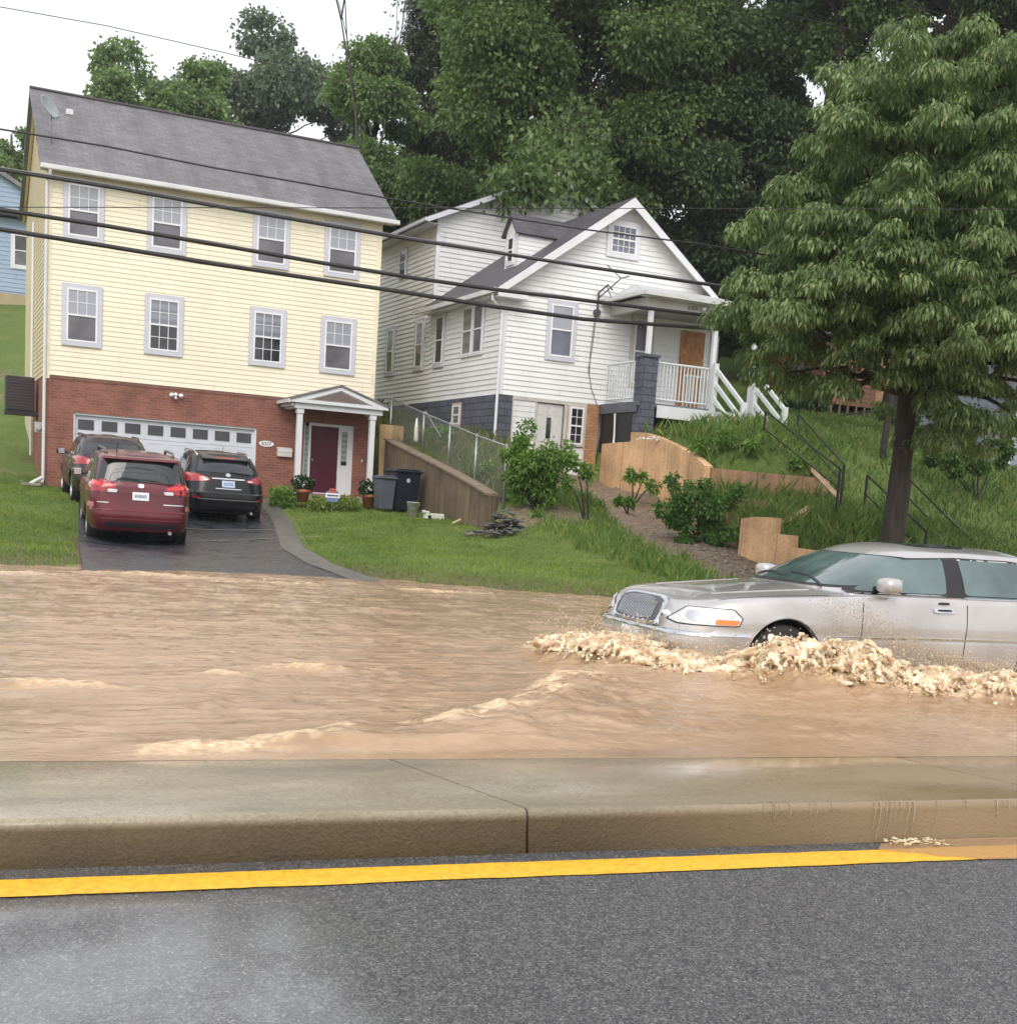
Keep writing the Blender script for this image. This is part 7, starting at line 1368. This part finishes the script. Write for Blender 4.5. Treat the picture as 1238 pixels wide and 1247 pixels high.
    base = Cn[idx] + np.stack([np.sin(th) * np.cos(ph) * Rr * 1.15, np.sin(th) * np.sin(ph) * Rr * 1.15, np.cos(th) * Rr * .75], 1) + RNG.normal(0, .035, (n, 3)); d = np.stack([np.cos(ph) * (.75 - .3 * np.sin(th)), np.sin(ph) * (.75 - .3 * np.sin(th)), -.15 - .75 * np.sin(th) ** 2], 1) + RNG.normal(0, .28, (n, 3)); d /= np.linalg.norm(d, axis=1)[:, None]
    L = RNG.uniform(.065, .145, n)[:, None]; s = np.cross(d, np.array([0, 0, 1.])) + RNG.normal(0, .2, (n, 3)); s /= np.linalg.norm(s, axis=1)[:, None]; s *= L * RNG.uniform(.16, .24, n)[:, None]; dn = np.array([0, 0, -1.])
    A_ = base; B_ = base + d * L * .5; E_ = base + d * L + dn * L * .28; V = np.stack([A_, B_ + s, B_ - s, E_], 1).reshape(-1, 3); i = np.arange(n)[:, None] * 4; F = np.concatenate([i + [0, 1, 2], i + [1, 3, 2]]); np_mesh('crown', V, F, STL, r)
street_tree()

# ------------------------------------------------------------------ shrubs
def shrub(label, spec, n, leaf, m, name='shrub', cat='shrub'):
    """spec: list of (px, py, D, radius_px)"""
    D0_ = spec[0][2]; p = on_ground(spec[0][0], D0_); r = empty(name, p, 0, label=label, cat=cat); T_ = []; mb = MB(); rs = random.Random(len(spec) * 3 + n)
    for (x, y, D, rp) in spec:
        c = atD(x, y, D) - p; R0 = rp * D / FPX; mb.tube([(rs.uniform(-.05, .05), rs.uniform(-.05, .05), -.1), tuple(c * .5 + Vector((0, 0, .05))), tuple(c)], [.03, .018, .006], 5)
        for _ in range(7): q = Vector((rs.gauss(0, 1), rs.gauss(0, 1), rs.gauss(0, 1))).normalized() * R0 * rs.uniform(.3, .9); k_ = R0 * rs.uniform(.25, .5); T_.append((c.x + q.x, c.y + q.y, c.z + q.z, k_, k_, k_ * .8))
    P, c = crown_points(T_, n, rs, .2); leaf_cloud('foliage', P, c, leaf[0], leaf[1], m, r, .25); mb.build('stems', BARK, r); return r
shrub('leafy green bush with trailing twigs in front of the basement door', [(652, 575, 29.4, 34), (640, 550, 29.4, 24), (672, 562, 29.4, 26), (636, 592, 29.4, 24), (665, 600, 29.4, 22), (640, 528, 29.4, 14), (690, 548, 29.4, 13), (656, 625, 29.0, 12), (622, 556, 29.5, 16), (628, 575, 29.6, 16)], 6500, (.11, .030), FRESH)
shrub('long twig with pale leaves reaching right from the bush', [(715, 570, 29.2, 12), (700, 560, 29, 12), (690, 585, 29, 10)], 420, (.12, .04), FRESH)
shrub('wide dark green shrub beside the gravelly dirt path', [(850, 635, 28.4, 34), (820, 625, 28.4, 26), (875, 620, 28.4, 26), (850, 600, 28.6, 20), (825, 590, 28.8, 13), (895, 600, 28.5, 13), (880, 650, 28.2, 18), (840, 660, 28.2, 16)], 8000, (.095, .028), leaf_mat('dark_shrub_leaf', (.05, .12, .03), (.08, .18, .04), (.16, .27, .08), .45, .25, 2))
shrub('small arching fern like plant against the tall tan wall', [(770, 576, 33.5, 10), (785, 580, 33.5, 8), (795, 590, 33.2, 9)], 420, (.14, .03), FRESH)
shrub('rounded small bush beside the short tan edging on the terrace', [(965, 562, 33, 20), (955, 570, 33, 14), (978, 570, 33, 12)], 2000, (.10, .035), FRESH)
shrub('bushy green growth at the foot of the white stair', [(880, 536, 32.4, 18), (855, 545, 32.5, 14), (915, 540, 32.2, 16)], 1500, (.16, .022), FRESH)
shrub('weedy clump behind the wire fence near the grey stick', [(545, 535, 35, 14), (530, 525, 36, 10), (590, 575, 32, 14)], 1200, (.13, .03), FRESH)
shrub('small dark leafed weed in the middle of the dirt path', [(765, 614, 32.0, 8), (752, 610, 32.2, 6)], 320, (.12, .05), FRESH)

shrub('low leafy growth on the slope right of the street tree trunk', [(1190, 560, 34, 24), (1160, 570, 33, 18), (1215, 552, 35, 20), (1140, 556, 35, 16), (1175, 545, 36, 18)], 5200, (.11, .035), leaf_mat('slope_shrub_leaf', (.05, .10, .03), (.08, .15, .04), (.14, .22, .07), .5, .25, 1.5))
shrub('dark undergrowth beside the rust red house deck', [(985, 498, 42, 22), (960, 490, 42, 18), (1110, 500, 42, 20), (1140, 495, 42, 20)], 4200, (.13, .045), LEAF_DK)
# ------------------------------------------------------------------ thin rain haze
hz, n_, b_ = new_mat('rain_haze'); n_.nodes.remove(b_); pv = n_.nodes.new('ShaderNodeVolumePrincipled'); pv.inputs['Color'].default_value = (.95, .97, 1, 1); pv.inputs['Density'].default_value = .0005; pv.inputs['Anisotropy'].default_value = .2
n_.links.new(pv.outputs[0], n_.nodes['Material Output'].inputs['Volume'])
hb = MB().box(-270, 270, -265, 250, -1.4, 45).build('haze', hz); tag(hb, kind='stuff', label='thin rain haze in the air')
